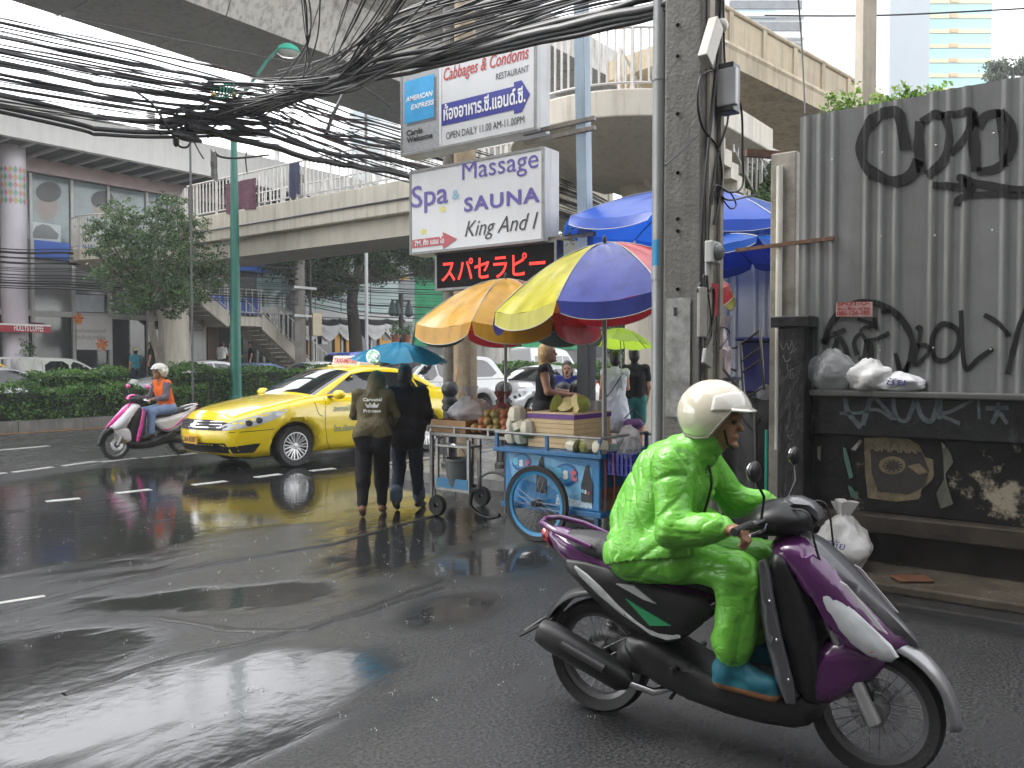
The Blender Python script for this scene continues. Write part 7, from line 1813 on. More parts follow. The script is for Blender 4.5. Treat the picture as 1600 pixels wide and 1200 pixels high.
def hand(pr, w, d, nrm, curl, mt, s=1.0, thumb=1, fr=.009):
    w, d, nrm = V(w), V(d).normalized(), V(nrm).normalized()
    side = d.cross(nrm).normalized()
    for k in (-1, 0, 1): pr.append(('c', w + side * .012 * k * s, w + d * .085 * s + side * .026 * k * s, .020 * s, .017 * s, mt, .012))
    for i, (o, l) in enumerate(((-1.5, .8), (-.5, 1.0), (.5, 1.06), (1.5, .95))):
        a = w + d * .085 * s + side * .019 * o * s
        d1 = (d * math.cos(curl) + nrm * math.sin(curl)); d2 = (d * math.cos(curl * 2.1) + nrm * math.sin(curl * 2.1))
        b = a + d1 * .042 * l * s; c = b + d2 * .036 * l * s
        pr.append(('c', a, b, fr * s, fr * s, mt, .005)); pr.append(('c', b, c, fr * s, fr * .85 * s, mt, .005))
    t0 = w + d * .03 * s + side * .028 * thumb * s; t1 = t0 + (d * .5 + side * .75 * thumb + nrm * .35).normalized() * .042 * s
    pr.append(('c', t0, t1, fr * 1.25 * s, fr * 1.1 * s, mt, .008)); pr.append(('c', t1, t1 + (d * .8 + nrm * .5).normalized() * .034 * s, fr * 1.1 * s, fr * .9 * s, mt, .005))
def head_prims(pr, c, yaw, pitch, s, skin, hair, hairlen=0.0, open_mouth=False, eyes=None, bald=False, hood=None):
    Rm = Matrix.Rotation(yaw, 3, 'Z') @ Matrix.Rotation(pitch, 3, 'Y')
    c = V(c); g = lambda x, y, z: c + Rm @ V((x * s, y * s, z * s)); E = lambda x, y, z, r, m, k=.02: pr.append(('e', tuple(g(x, y, z)), tuple(q * s for q in r), m, k, Rm))
    E(0, 0, .01, (.092, .074, .108), skin); E(.035, 0, -.055, (.055, .052, .06), skin)
    pr.append(('c', g(.090, 0, .005), g(.108, 0, -.022), .009 * s, .014 * s, skin, .012)); E(.088, 0, -.058, (.014, .026, .010), skin, .008)
    E(.075, 0, .03, (.022, .055, .012), skin, .015); E(.085, 0, -.095, (.02, .024, .016), skin, .015)
    for y in (-1, 1):
        E(-.005, y * .075, -.005, (.02, .010, .032), skin, .01)
        if eyes is not None: E(.084, y * .032, .008, (.012, .016, .008), eyes, .004)
    if open_mouth: E(.094, 0, -.062, (.012, .018, .02), eyes, .003)
    if hood is not None:
        E(-.02, 0, .02, (.135, .115, .145), hood, .03); E(-.06, 0, -.08, (.10, .12, .09), hood, .04)
    elif not bald:
        E(-.018, 0, .035, (.098, .086, .105), hair, .01); E(-.04, 0, -.02, (.075, .082, .09), hair, .01)
        if hairlen: pr.append(('c', g(-.06, .02, -.02), g(-.075, .02, -.02 - hairlen), .065 * s, .05 * s, hair, .02)); pr.append(('c', g(-.05, -.04, -.02), g(-.06, -.045, -.02 - hairlen), .055 * s, .035 * s, hair, .02)); pr.append(('c', g(-.04, .06, -.02), g(-.04, .065, -.02 - hairlen), .04 * s, .03 * s, hair, .02))
def STAND(**k):
    J = dict(pelvis=(0, 0, .93), chest=(0, 0, 1.27), neck=(0, 0, 1.44), head=(.025, 0, 1.585), shL=(0, .17, 1.385), shR=(0, -.17, 1.385), elL=(-.02, .22, 1.12), elR=(-.02, -.22, 1.12), wrL=(.05, .23, .88), wrR=(.05, -.23, .88),
             hipL=(0, .09, .92), hipR=(0, -.09, .92), knL=(.02, .10, .50), knR=(.02, -.10, .50), anL=(-.01, .10, .09), anR=(-.01, -.10, .09), toL=(.15, .12, .035), toR=(.15, -.12, .035))
    J.update(k); return J
def person(label, loc, rz, J, mats, m, H=1.0, h=.014, sleeve='long', legs='long', slim=1.0, loose=1.0, fold=None, head=None, hands=None, skirt=None, skirtm=None, extra=None, foot_bare=False, chestm=None, k=.03, group=None, headless=False, hem=None):
    """m: dict of material indices skin, top, bottom, shoe, hair, eye"""
    t = thing('person', label, 'person', loc, rz, group)
    pr = []; q = {a: V(b) for a, b in J.items()}
    sk, tp, bo, sh = m['skin'], m['top'], m['bottom'], m['shoe']; cm_ = chestm if chestm is not None else tp
    for s, L_ in ((1, 'L'), (-1, 'R')):
        pr.append(('c', q['pelvis'] + V((0, s * .06, .02)), q['chest'] + V((0, s * .07, -.02)), .105 * slim * loose, .112 * slim * loose, cm_))
        pr.append(('c', q['chest'] + V((0, s * .06, .0)), q['sh' + L_] + V((0, -s * .02, -.03)), .10 * slim * loose, .066 * loose, cm_))
        pr.append(('c', q['pelvis'] + V((0, s * .05, -.02)), q['hip' + L_], .11 * slim, .10 * slim, bo))
    pr.append(('c', q['shL'], q['shR'], .062, .062, cm_)); pr.append(('c', q['chest'] + V((0, 0, .1)), q['neck'], .08, .058, cm_)); pr.append(('c', q['neck'] - V((0, 0, .03)), q['head'] - V((0, 0, .06)), .05, .05, sk, .02))
    for L_ in 'LR':
        a, e, w = q['sh' + L_], q['el' + L_], q['wr' + L_]
        if sleeve == 'long': pr.append(('c', a, e, .062 * loose, .055 * loose, tp)); pr.append(('c', e, w, .054 * loose, .042 * loose, tp))
        elif sleeve == 'short': pr.append(('c', a, a.lerp(e, .55), .064, .06, tp)); pr.append(('c', a.lerp(e, .3), e, .044, .040, sk)); pr.append(('c', e, w, .040, .028, sk))
        else: pr.append(('c', a, e, .050, .040, sk)); pr.append(('c', e, w, .040, .028, sk))
        hp, kn, an, to = q['hip' + L_], q['kn' + L_], q['an' + L_], q['to' + L_]
        if legs == 'long': pr.append(('c', hp, kn, .098 * slim, .072 * loose, bo)); pr.append(('c', kn, an + (kn - an) * .14, .070 * loose, .058 * loose, bo))
        elif legs == 'short': pr.append(('c', hp, hp.lerp(kn, .75), .10 * slim, .092, bo)); pr.append(('c', hp.lerp(kn, .5), kn, .075, .055, sk)); pr.append(('c', kn, an, .055, .036, sk))
        else: pr.append(('c', hp, kn, .085, .056, sk)); pr.append(('c', kn, kn.lerp(an, .35), .054, .058, sk)); pr.append(('c', kn.lerp(an, .35), an, .056, .036, sk))
        pr.append(('c', an + (kn - an) * .16, an, .038, .036, sk, .01))
        heel = an + (an - to).normalized() * .045 + V((0, 0, -.04)); pr.append(('c', heel, to, .040, .036, sh, .02)); pr.append(('c', an, an.lerp(to, .5), .042, .036, sk if foot_bare else sh, .02))
        hd = (hands or {}).get(L_)
        dr = (w - e).normalized()
        if hd: hand(pr, w, hd[0], hd[1], hd[2], sk, 1.0, hd[3] if len(hd) > 3 else 1, max(.0088, h * .62))
        else: hand(pr, w, dr, V((0, -1 if L_ == 'L' else 1, 0)), .35, sk, 1.0, 1 if L_ == 'L' else -1, max(.0088, h * .62))
    if skirt: pr.append(('c', q['pelvis'] + V((0, 0, .08)), q['pelvis'] + V((0, 0, -skirt)), .15, .20, skirtm if skirtm is not None else bo)); pr.append(('c', q['pelvis'] + V((0, .07, .0)), q['pelvis'] + V((0, .09, -skirt)), .12, .15, skirtm if skirtm is not None else bo)); pr.append(('c', q['pelvis'] + V((0, -.07, .0)), q['pelvis'] + V((0, -.09, -skirt)), .12, .15, skirtm if skirtm is not None else bo))
    if not headless:
        hk = dict(yaw=0, pitch=0, s=1.0, hairlen=0.0); hk.update(head or {})
        head_prims(pr, q['head'], hk['yaw'], hk['pitch'], hk['s'], sk, m['hair'], hk['hairlen'], hk.get('open', False), m.get('eye'), hk.get('bald', False), hk.get('hood'))
    if extra: pr += extra
    bo_ = blob_obj('body', pr, mats, h / H, k, t, fold)
    if hem is not None: set_hem(bo_, hem, tp, bo, q)
    t.scale = (H,) * 3
    return t
def set_hem(o, z0, tp, bo, q):
    me = o.data; n = len(me.polygons); mi = np.zeros(n, np.int32); me.polygons.foreach_get('material_index', mi)
    c = np.zeros(n * 3); me.polygons.foreach_get('center', c); c = c.reshape(-1, 3)
    arm = np.full(n, 9.0)
    for L_ in 'LR':
        for a, b in ((q['sh' + L_], q['el' + L_]), (q['el' + L_], q['wr' + L_])):
            a, b = np.array(a), np.array(b); ab = b - a; t = np.clip(((c - a) @ ab) / (ab @ ab), 0, 1); arm = np.minimum(arm, np.linalg.norm(c - a - t[:, None] * ab, axis=1))
    zz = z0 + .012 * np.sin(c[:, 1] * 22)
    mi[(mi == bo) & (c[:, 2] > zz)] = tp
    mi[(mi == tp) & (c[:, 2] < zz) & (arm > .085)] = bo
    me.polygons.foreach_set('material_index', mi)
def crease(o, amp, S, mats, dirf):
    """press sharp fold lines of thin rainwear into the surface"""
    me = o.data; use = set()
    for p in me.polygons:
        if p.material_index in mats: use.update(p.vertices)
    nr = [v.normal.copy() for v in me.vertices]
    for i in use:
        v = me.vertices[i]; q = v.co.copy(); dv = dirf(q); w = q + noise.noise_vector(q * 3.0) * .05; w = w - dv * (w.dot(dv) * .68)
        n1, n2, n3 = noise.noise(w * S), noise.noise(w * S * 1.9 + V((5, 1, 3))), noise.noise(q * S * .55 + V((2, 8, 1)))
        c1, c2 = max(0.0, 1 - abs(n1) * 5.5) ** 1.5, max(0.0, 1 - abs(n2) * 6) ** 1.5
        v.co = q + nr[i] * (amp * (1.1 * n3 - c1 * (.6 + .8 * max(0.0, n3 + .3)) - .22 * c2 + .35))
    me.update()
skin = M('skin_brown', (.30, .155, .085), .5, var=.08, scale=12); skinl = M('skin_fair', (.46, .25, .16), .5, var=.08, scale=12); dark = M('eye_dark', (.01, .008, .008), .3); hairb = M('hair_black', (.010, .009, .009), .4, var=.3, scale=60, bump=.3, bscale=90)
shoe = M('shoe_dark', (.02, .02, .02), .5)
def cloth_m(name, c, rough=.8, var=.15, sheen=0.0, spec=.3): return wrinkle(M(name, c, rough, var=var, scale=9, sheen=sheen, spec=spec), 16.0, .014) if name not in _mats else _mats[name]
def helmet(parent, c, pitch, mat, visor=None, s=1.0):
    Rm = Matrix.Rotation(pitch, 3, 'Y'); c = V(c)
    def P_(az, el, r=1.0):
        return c + Rm @ V((.162 * s * r * math.cos(el) * math.cos(az) - .012, .135 * s * r * math.cos(el) * math.sin(az), .150 * s * r * math.sin(el) + .012))
    def lo(az):
        a = abs(math.degrees(az)); return R(np.interp(a, [0, 48, 62, 80, 110, 180], [16, 14, -6, -38, -46, -42]))
    b = MB(); b.grid(lambda u, v: P_(-math.pi + 2 * math.pi * u, lo(-math.pi + 2 * math.pi * u) + (R(90) - lo(-math.pi + 2 * math.pi * u)) * v), 72, 20)
    o = b.build('helmet', mat, parent, smooth=60, fix=True); sd_ = o.modifiers.new('solid', 'SOLIDIFY'); sd_.thickness = .016; sd_.offset = -1
    b = MB(); b.tube([P_(a, lo(a), 1.005) for a in np.linspace(-math.pi, math.pi, 73)], .006, 6); b.build('helmet_trim', M('helmet_trim', (.25, .24, .2), .4), o, smooth=60)
    b = MB(); b.grid(lambda u, v: P_(R(-80 + 160 * u), R(13 + 36 * v * (math.cos(R(-80 + 160 * u)) ** .35 * .8 + .2) - 4 * abs(2 * u - 1) ** 3), 1.032 - .018 * v), 30, 8); vz = b.build('visor', visor or mat, o, smooth=60); s2 = vz.modifiers.new('solid', 'SOLIDIFY'); s2.thickness = .006
    b = MB(); b.grid(lambda u, v: P_(R(-50 + 100 * u), R(15), 1.03 + .10 * v * math.cos(R(-50 + 100 * u))) + V((0, 0, -.012 * v)), 16, 3); pk_ = b.build('peak', visor or mat, o, smooth=60); s3 = pk_.modifiers.new('solid', 'SOLIDIFY'); s3.thickness = .006
    return o
# --- rider in green rain suit
green = wrinkle(M('green_rain_suit', (.135, .43, .045), .33, var=.12, scale=5, spec=.55), 15.0, .012)
RJ = dict(pelvis=(-.35, 0, .86), chest=(-.215, 0, 1.12), neck=(-.13, 0, 1.275), head=(-.045, 0, 1.395), shL=(-.18, .185, 1.215), shR=(-.18, -.185, 1.215), elL=(-.06, .30, 1.00), elR=(-.13, -.30, .955), wrL=(.085, .305, 1.005), wrR=(.075, -.305, .99),
          hipL=(-.34, .095, .83), hipR=(-.34, -.095, .83), knL=(.10, .155, .775), knR=(.105, -.165, .775), anL=(.075, .15, .40), anR=(.075, -.16, .40), toL=(.235, .165, .345), toR=(.235, -.175, .345))
ex = [('c', (.03, -.163, .325), (.245, -.178, .318), .036, .036, 5, .012), ('c', (.03, .153, .325), (.245, .168, .318), .036, .036, 5, .012), ('e', (.20, -.174, .352), (.07, .045, .035), 3, .02), ('e', (.20, .164, .352), (.07, .045, .035), 3, .02), ('c', (.07, -.16, .42), (.05, -.16, .36), .048, .05, 3, .02), ('c', (.07, .15, .42), (.05, .15, .36), .048, .05, 3, .02), ('c', (-.38, -.12, .80), (-.16, -.145, .80), .12, .105, 1), ('c', (-.38, .12, .80), (-.16, .145, .80), .12, .105, 1), ('c', (-.13, 0, 1.265), (-.095, 0, 1.30), .085, .078, 1, .02), ('c', (-.36, -.08, .80), (-.30, -.10, .79), .13, .12, 1), ('c', (-.36, .08, .80), (-.30, .10, .79), .13, .12, 1), ('c', (-.40, 0, .95), (-.30, 0, 1.15), .12, .12, 1), ('c', (-.13, -.30, .955), (-.01, -.30, .97), .068, .062, 1), ('c', (-.06, .30, 1.0), (.02, .30, 1.0), .066, .06, 1),
      ('c', (.10, -.165, .77), (.08, -.16, .50), .085, .082, 1), ('c', (.10, .155, .77), (.08, .15, .50), .085, .082, 1)]
pr1 = person('rider in bright green rain suit and cream helmet leaning over the handlebars', tuple(sc1.location), ang, RJ, [skin, green, shoe, M('shoe_teal', (.010, .11, .15), .5, var=.2, scale=30), dark, M('shoe_sole', (.28, .13, .05), .6)], dict(skin=0, top=1, bottom=1, shoe=3, hair=4, eye=4), 1.0, .0068, loose=1.10, fold={1: (.002, 30.0)}, k=.03,
             hands={'L': ((.9, .12, -.05), (0, 0, -1), 1.0, -1), 'R': ((.9, -.12, -.05), (0, 0, -1), 1.0, 1)}, head=dict(pitch=.12, bald=True), extra=ex)
_me = pr1.children[0].data
for _p in _me.polygons:
    if _p.material_index in (3, 5): _p.material_index = 5 if _p.center.z < .322 else 3
crease(pr1.children[0], .010, 9.0, {1}, lambda q: V((.25, 0, -.97)) if q.z < .70 else V((.98, 0, .2)))
q_ = {a: V(c) for a, c in RJ.items()}; jp = []
for s in (1, -1):
    L_ = 'L' if s > 0 else 'R'
    jp += [('c', q_['pelvis'] + V((-.01, s * .07, -.03)), q_['chest'] + V((-.01, s * .08, -.02)), .142, .135, 0), ('c', q_['chest'] + V((0, s * .07, 0)), q_['sh' + L_] + V((0, -s * .02, -.03)), .122, .082, 0),
           ('c', q_['sh' + L_], q_['el' + L_], .080, .074, 0), ('c', q_['el' + L_], q_['el' + L_].lerp(q_['wr' + L_], .86), .074, .056, 0), ('c', (-.38, s * .11, .79), (-.17, s * .145, .86), .135, .125, 0)]
jp += [('c', q_['shL'], q_['shR'], .075, .075, 0), ('c', q_['chest'] + V((0, 0, .1)), q_['neck'] + V((.0, 0, -.01)), .10, .088, 0), ('c', (-.41, 0, .93), (-.29, 0, 1.15), .135, .128, 0)]
jk = blob_obj('rain_jacket', jp, [green], .0075, .03, pr1)
bm = bmesh.new(); bm.from_mesh(jk.data)
cut = [f for f in bm.faces if abs(f.calc_center_median().y) < .29 and f.calc_center_median().z < .775 + .20 * (f.calc_center_median().x + .40) + .008 * math.sin(f.calc_center_median().y * 40) and f.calc_center_median().z < .90]
bmesh.ops.delete(bm, geom=cut, context='FACES'); bm.to_mesh(jk.data); bm.free(); jk.data.update()
crease(jk, .0125, 8.5, {0}, lambda q: V((.62, 0, -.78)) if abs(q.y) < .24 else V((.8, 0, .6))); sd_ = jk.modifiers.new('solid', 'SOLIDIFY'); sd_.thickness = .004
b = MB(); b.tube(spl([(-.085, -.012, 1.215), (-.065, -.012, 1.12), (-.10, -.012, .98)], 5), .006, 6); b.build('zip', plast, pr1, smooth=60)
helmet(pr1, (-.05, 0, 1.41), .12, M('helmet_cream', (.58, .54, .43), .16, var=.03, coat=.9), M('visor_cream', (.62, .60, .54), .1, var=.03, coat=.9), 1.0)
b = MB(); b.tube([(.01, -.074, 1.36), (.02, -.06, 1.30), (.035, -.03, 1.275), (.035, .03, 1.275), (.02, .06, 1.30), (.01, .074, 1.36)], .006, 6); b.build('chin_strap', plast, pr1, smooth=60)
# --- rider on the pink scooter
RJ2 = dict(RJ); RJ2.update(pelvis=(-.33, 0, .86), chest=(-.26, 0, 1.15), neck=(-.22, 0, 1.32), head=(-.185, 0, 1.46), shL=(-.24, .18, 1.27), shR=(-.24, -.18, 1.27), elL=(-.16, .25, 1.02), elR=(-.16, -.25, 1.02), knL=(.04, .15, .78), knR=(.04, -.15, .78), anL=(.06, .15, .40), anR=(.06, -.15, .40), toL=(.21, .16, .345), toR=(.21, -.16, .345))
pr2 = person('rider in grey jacket, orange vest and blue jeans with silver helmet', tuple(sc2.location), math.pi, RJ2, [skin, cloth_m('grey_jacket', (.12, .10, .125)), cloth_m('orange_vest', (.70, .13, .02)), M('jeans_pale', (.19, .27, .46), .8, var=.2, scale=12), shoe, dark], dict(skin=0, top=1, bottom=3, shoe=4, hair=5, eye=5), 1.0, .012, chestm=2, fold={1: (.006, 30.0), 2: (.004, 30)}, head=dict(bald=True),
             hands={'L': ((.9, .12, -.05), (0, 0, -1), 1.0, -1), 'R': ((.9, -.12, -.05), (0, 0, -1), 1.0, 1)})
helmet(pr2, (-.19, 0, 1.475), .0, M('helmet_silver', (.45, .45, .42), .2, metal=.2, coat=.9, var=.05), None, .95)
# --- couple under the blue umbrella, walking away
wl_, ml_ = PZ(583, 806), PZ(636, 798)
olive = cloth_m('olive_jacket', (.085, .070, .030), .6); blackp = cloth_m('black_trousers', (.008, .008, .010), .75); sand = M('sandal_brown', (.16, .07, .03), .6); blackj = cloth_m('black_shirt', (.006, .006, .008), .75); denim = cloth_m('dark_denim', (.018, .026, .042), .75); cuff = cloth_m('denim_cuff', (.09, .13, .18), .75)
WJ = STAND(pelvis=(-.02, 0, .95), chest=(.07, 0, 1.27), neck=(.15, -.02, 1.43), head=(.20, -.03, 1.50), shL=(.09, .175, 1.38), shR=(.09, -.165, 1.38), elL=(.16, .22, 1.14), wrL=(.34, .12, 1.10), elR=(.10, -.25, 1.13), wrR=(.25, -.22, 1.02), knL=(-.06, .10, .51), anL=(-.20, .10, .13), toL=(-.06, .11, .04), knR=(.10, -.09, .51), anR=(.14, -.09, .09), toR=(.29, -.10, .035))
exw = [('c', (-.03, .05, .98), (-.03, -.05, .98), .15, .15, 1), ('c', (-.05, .10, .92), (-.05, .06, .82), .125, .12, 2), ('c', (-.05, -.10, .92), (-.05, -.06, .82), .125, .12, 2), ('c', (-.02, .10, .8), (-.12, .10, .4), .09, .085, 2), ('c', (.04, -.10, .8), (.12, -.09, .35), .09, .085, 2)]
pw = person('person in olive hooded jacket and black trousers walking under the blue umbrella', (wl_.x, wl_.y, 0), YAW + R(4), WJ, [skin, olive, blackp, sand, hairb, dark], dict(skin=0, top=1, bottom=2, shoe=3, hair=4, eye=5), .94, .010, loose=1.05, fold={1: (.004, 40.0), 2: (.003, 30.0)}, head=dict(pitch=.35, hood=1, s=.92), extra=exw, foot_bare=True, hem=.92)
me = pw.children[0].data; bvw = BVHTree.FromPolygons([v.co.copy() for v in me.vertices], [tuple(p.vertices) for p in me.polygons])
d = MB(); wt = M('white_print', (.62, .62, .58), .6)
text_into(d, 'Carousel', (-.4, 0, 1.305), (0, -1, 0), (0, 0, 1), w=.21, h=.036, center=True, bvh=bvw, off=.007, bold=.03); text_into(d, 'Princess', (-.4, 0, 1.18), (0, -1, 0), (0, 0, 1), w=.19, h=.036, center=True, bvh=bvw, off=.007, bold=.03)
d.build('back_lettering', wt, pw)
d = MB(); fr_ = lambda y, z: ((-.4, -y, z), (1, 0, 0))
decal(d, [(-.06, 1.235), (.06, 1.235), (.065, 1.245), (.08, 1.285), (.045, 1.262), (.025, 1.295), (0, 1.265), (-.025, 1.295), (-.045, 1.262), (-.08, 1.285), (-.065, 1.245)], bvw, fr_, .02, .007, far=1.0); d.build('crown_print', wt, pw)
MJ = STAND(chest=(.02, 0, 1.27), head=(.05, .02, 1.57), shL=(.02, .185, 1.385), shR=(.02, -.185, 1.385), elL=(.10, .24, 1.13), wrL=(.26, .10, 1.20), elR=(.02, -.25, 1.12), wrR=(.14, -.20, .98), knL=(.06, .10, .50), anL=(-.10, .11, .12), toL=(.04, .12, .04), knR=(.08, -.10, .50), anR=(.14, -.12, .09), toR=(.29, -.15, .035))
exm = [('c', (-.02, .06, .86), (-.02, -.06, .86), .15, .15, 1), ('c', (-.09, .11, .24), (-.095, .11, .17), .074, .074, 5, .01), ('c', (.135, -.12, .22), (.138, -.12, .15), .074, .074, 5, .01), ('c', (0, .1, 1.0), (0, -.1, 1.0), .14, .14, 1)]
pm_ = person('person in black shirt and dark rolled jeans holding the blue umbrella', (ml_.x, ml_.y, 0), YAW - R(2), MJ, [skin, blackj, denim, shoe, hairb, cuff], dict(skin=0, top=1, bottom=2, shoe=3, hair=4, eye=4), .95, .010, loose=1.10, fold={1: (.004, 40.0), 2: (.003, 30.0)}, extra=exm, hem=.74)
ua = PD(626, 535, 9.2); bluu = vinylm('umbrella_blue', (.035, .42, .72), .1, .65)
um = umbrella('umbrella', 'bright blue umbrella with round emblem over the walking couple', ua, .545, .19, [bluu] * 8, Matrix.Rotation(R(3), 3, 'X'), 0.0, R(15), (ua.x + .20, ua.y + .15, 1.22), .008, cat='umbrella', sag=.03, curve=1.8, polem=plast)
bm_ = MB()
for ch in um.children:
    if ch.name.startswith('canopy'):
        bo_ = len(bm_.v); bm_.v += [tuple(v.co) for v in ch.data.vertices]; bm_.f += [tuple(i + bo_ for i in p.vertices) for p in ch.data.polygons]; bm_.m += [0] * len(ch.data.polygons)
bvu = bvh_of(bm_); U0 = V(um.location)
def uem(cu, cv, ru, rv, mat, off, nm):
    d = MB(); pts = oval(cu, cv, ru, rv, 22); vs = []
    for u, v in [(cu, cv)] + pts:
        dr = ray(u, v).normalized(); hh = bvu.ray_cast(_O - U0, dr)
        vs.append((hh[0] - dr * off) if hh[0] is not None else (PD(u, v, 8.6) - U0))
    n_ = len(pts); d.add(vs, [(0, 1 + i, 1 + (i + 1) % n_) for i in range(n_)]); d.build(nm, mat, um)
uem(583, 557, 11, 11, M('emblem_white', (.5, .58, .5), .5), .006, 'emblem'); uem(583, 557, 9, 9, M('emblem_green', (.16, .34, .20), .5, var=.5, scale=40), .010, 'emblem_ring'); uem(585, 556, 5, 5, _mats['emblem_white'], .014, 'emblem_centre')
# --- blonde woman with backpack, vendor, woman in white dress, person in black
def at(u, d_, z=.13): p = PD(u, 600, d_); return (p.x, p.y, z)
blond = M('hair_blond', (.42, .28, .12), .5, var=.3, scale=50, bump=.4, bscale=90)
tank = cloth_m('black_tank', (.012, .013, .015), .8)
pb_ = person('blonde woman in black tank top reaching towards the seated vendor', at(852, 10.3), YAW - R(100), STAND(head=(.03, 0, 1.575), elR=(.06, -.21, 1.12), wrR=(.30, -.14, 1.08), elL=(.05, .21, 1.12), wrL=(.28, .16, 1.10)), [skinl, tank, M('dark_leggings', (.012, .012, .015), .8), shoe, blond, dark], dict(skin=0, top=1, bottom=2, shoe=3, hair=4, eye=5), 1.03, .011, sleeve='none', head=dict(hairlen=.14, pitch=-.08), slim=.98, skirt=.35, skirtm=2)
bp_ = thing('backpack', 'black backpack beside the blonde woman', 'backpack', (pb_.location.x + .30, pb_.location.y - .30, 1.05)); blob_obj('pack', [('c', (0, 0, 0), (0, 0, .26), .13, .12, 0), ('c', (.04, .06, .02), (.04, .06, .2), .09, .08, 0)], [plast], .016, .03, bp_)
b = MB(); b.tube([(-.1, 0, .3), (-.16, 0, .2), (-.12, 0, 0)], .015, 6); b.build('strap', plast, bp_)
person('vendor in blue cardigan with mouth open facing the street corner', at(887, 12.3), YAW + math.pi - R(8), STAND(chest=(.05, 0, 1.25), head=(.11, 0, 1.55), neck=(.06, 0, 1.42)), [skinl, cloth_m('blue_cardigan', (.03, .045, .22), .8), denim, shoe, hairb, dark], dict(skin=0, top=1, bottom=2, shoe=3, hair=4, eye=5), .91, .011, head=dict(open=True, hairlen=.06), slim=.92)
wd_ = cloth_m('white_dress', (.55, .56, .60), .8)
pd_ = person('woman in short white dress standing under the lime umbrella', at(961, 12.6), YAW + R(6), STAND(elR=(.08, -.21, 1.14), wrR=(.22, -.10, 1.22), elL=(.0, .20, 1.12)), [skinl, wd_, wd_, shoe, hairb, dark], dict(skin=0, top=1, bottom=1, shoe=3, hair=4, eye=5), .98, .012, sleeve='none', legs='bare', skirt=.24, slim=.95, fold={1: (.006, 26.0)})
b = MB(); b.tube(spl([(.02, -.15, 1.42), (-.125, -.06, 1.32), (-.14, .06, 1.14), (-.12, .17, 1.0), (.0, .22, .95)], 5), .010, 6); b.build('bag_strap', plast, pd_, smooth=60)
b = MB(); b.box(-.06, .10, .20, .28, .78, .96); b.build('shoulder_bag', M('bag_pale', (.45, .45, .45), .6), pd_, bevel=.02)
la = PD(969, 513, 12.4); lime = vinylm('umbrella_lime', (.42, .62, .05), .05, .55)
umbrella('umbrella', 'lime green umbrella held over the woman in white', la, .50, .23, [lime] * 8, Matrix.Rotation(R(8), 3, 'Y'), 0.0, R(20), (la.x + .05, la.y, 1.25), .008, cat='umbrella', sag=.03, curve=1.8)
person('person in black T-shirt and teal shorts beside the white dress', at(991, 12.9), YAW - R(5), STAND(elR=(.02, -.22, 1.12), wrR=(.12, -.20, .90)), [skinl, blackj, cloth_m('teal_shorts', (.03, .16, .15), .8), shoe, hairb, dark], dict(skin=0, top=1, bottom=2, shoe=3, hair=4, eye=5), 1.02, .013, sleeve='short', legs='short')
hb = at(990, 12.4, .72); hbt = thing('handbag', 'purple patterned bag held by the person in black', 'bag', hb); blob_obj('pouch', [('c', (-.05, .05, 0), (.05, -.05, 0), .08, .08, 0)], [M('purple_pattern', (.10, .03, .12), .7, var=.7, scale=30)], .016, .02, hbt); b = MB(); b.tube([(-.1, .1, .08), (0, 0, .22), (.1, -.1, .08)], .01, 6); b.build('handle', plast, hbt, smooth=60)
st_ = thing('plastic_stool', 'red plastic stool on the pavement behind the vendor cart', 'stool', at(985, 9.6)); rp_ = M('red_plastic', (.35, .02, .03), .4)
b = MB(); b.box(-.17, .17, -.17, .17, .42, .45); b.build('seat', rp_, st_, bevel=.02)
for x in (-1, 1):
    for y in (-1, 1): b = MB(); b.obox((x * .19, y * .19, 0), (x * .14, y * .14, .42), .05, .05, up=(1, 0, 0)); b.build('leg', rp_, st_)
# --- far people on the raised shop terrace
xa, xb = PY(196, 570, 31).x, PY(405, 570, 31).x
b = MB(); b.box(xa, xb, 29.9, 32.6, .16, .80); structure('terrace', b, conc)
wsh = cloth_m('white_shirt', (.58, .58, .58))
for i, (u, Y, rz, tm, bm2, lab, zz) in enumerate(((347, 30.6, .3, wsh, denim, 'person in white T-shirt with head bowed on the terrace by the stairs', .8), (362, 31.0, 2.2, wsh, blackp, 'person in white shirt with black sling bag on the terrace', .8), (392, 30.8, 2.6, blackj, blackp, 'person in black T-shirt below the footbridge stairs', .8), (236, 30.6, 2.4, blackj, denim, 'person in black shirt sitting by the shop windows', .7), (212, 30.9, 1.5, cloth_m('teal_pack', (.05, .25, .32)), denim, 'person in sun hat with teal backpack by the shop windows', .45), (586, 30.2, 4.0, wsh, blackp, 'person in white shirt outside the orange bank', .16))):
    p = PY(u, 570, Y)
    t = person(lab, (p.x, Y, zz), rz, STAND(elR=(.1, -.2, 1.13), wrR=(.3, -.1, 1.1)) if i % 2 == 0 else STAND(), [skinl, tm, bm2, shoe, hairb, dark], dict(skin=0, top=1, bottom=2, shoe=3, hair=4, eye=5), 1.0, .024, sleeve='short')
    if i == 1: b = MB(); b.tube([(.1, -.14, 1.4), (.16, 0, 1.2), (.1, .16, .98)], .025, 6); b.build('sling_strap', plast, t); b = MB(); b.box(.05, .18, .1, .26, .9, 1.1); b.build('sling_bag', plast, t, bevel=.02)
    if i == 4: b = MB(); b.lathe([(.22, -.02), (.13, 0), (.12, .08), (.06, .12), (0, .125)], (.02, 0, 1.64), n=16); b.build('sun_hat', M('straw_hat', (.4, .36, .25), .8), t, smooth=50)
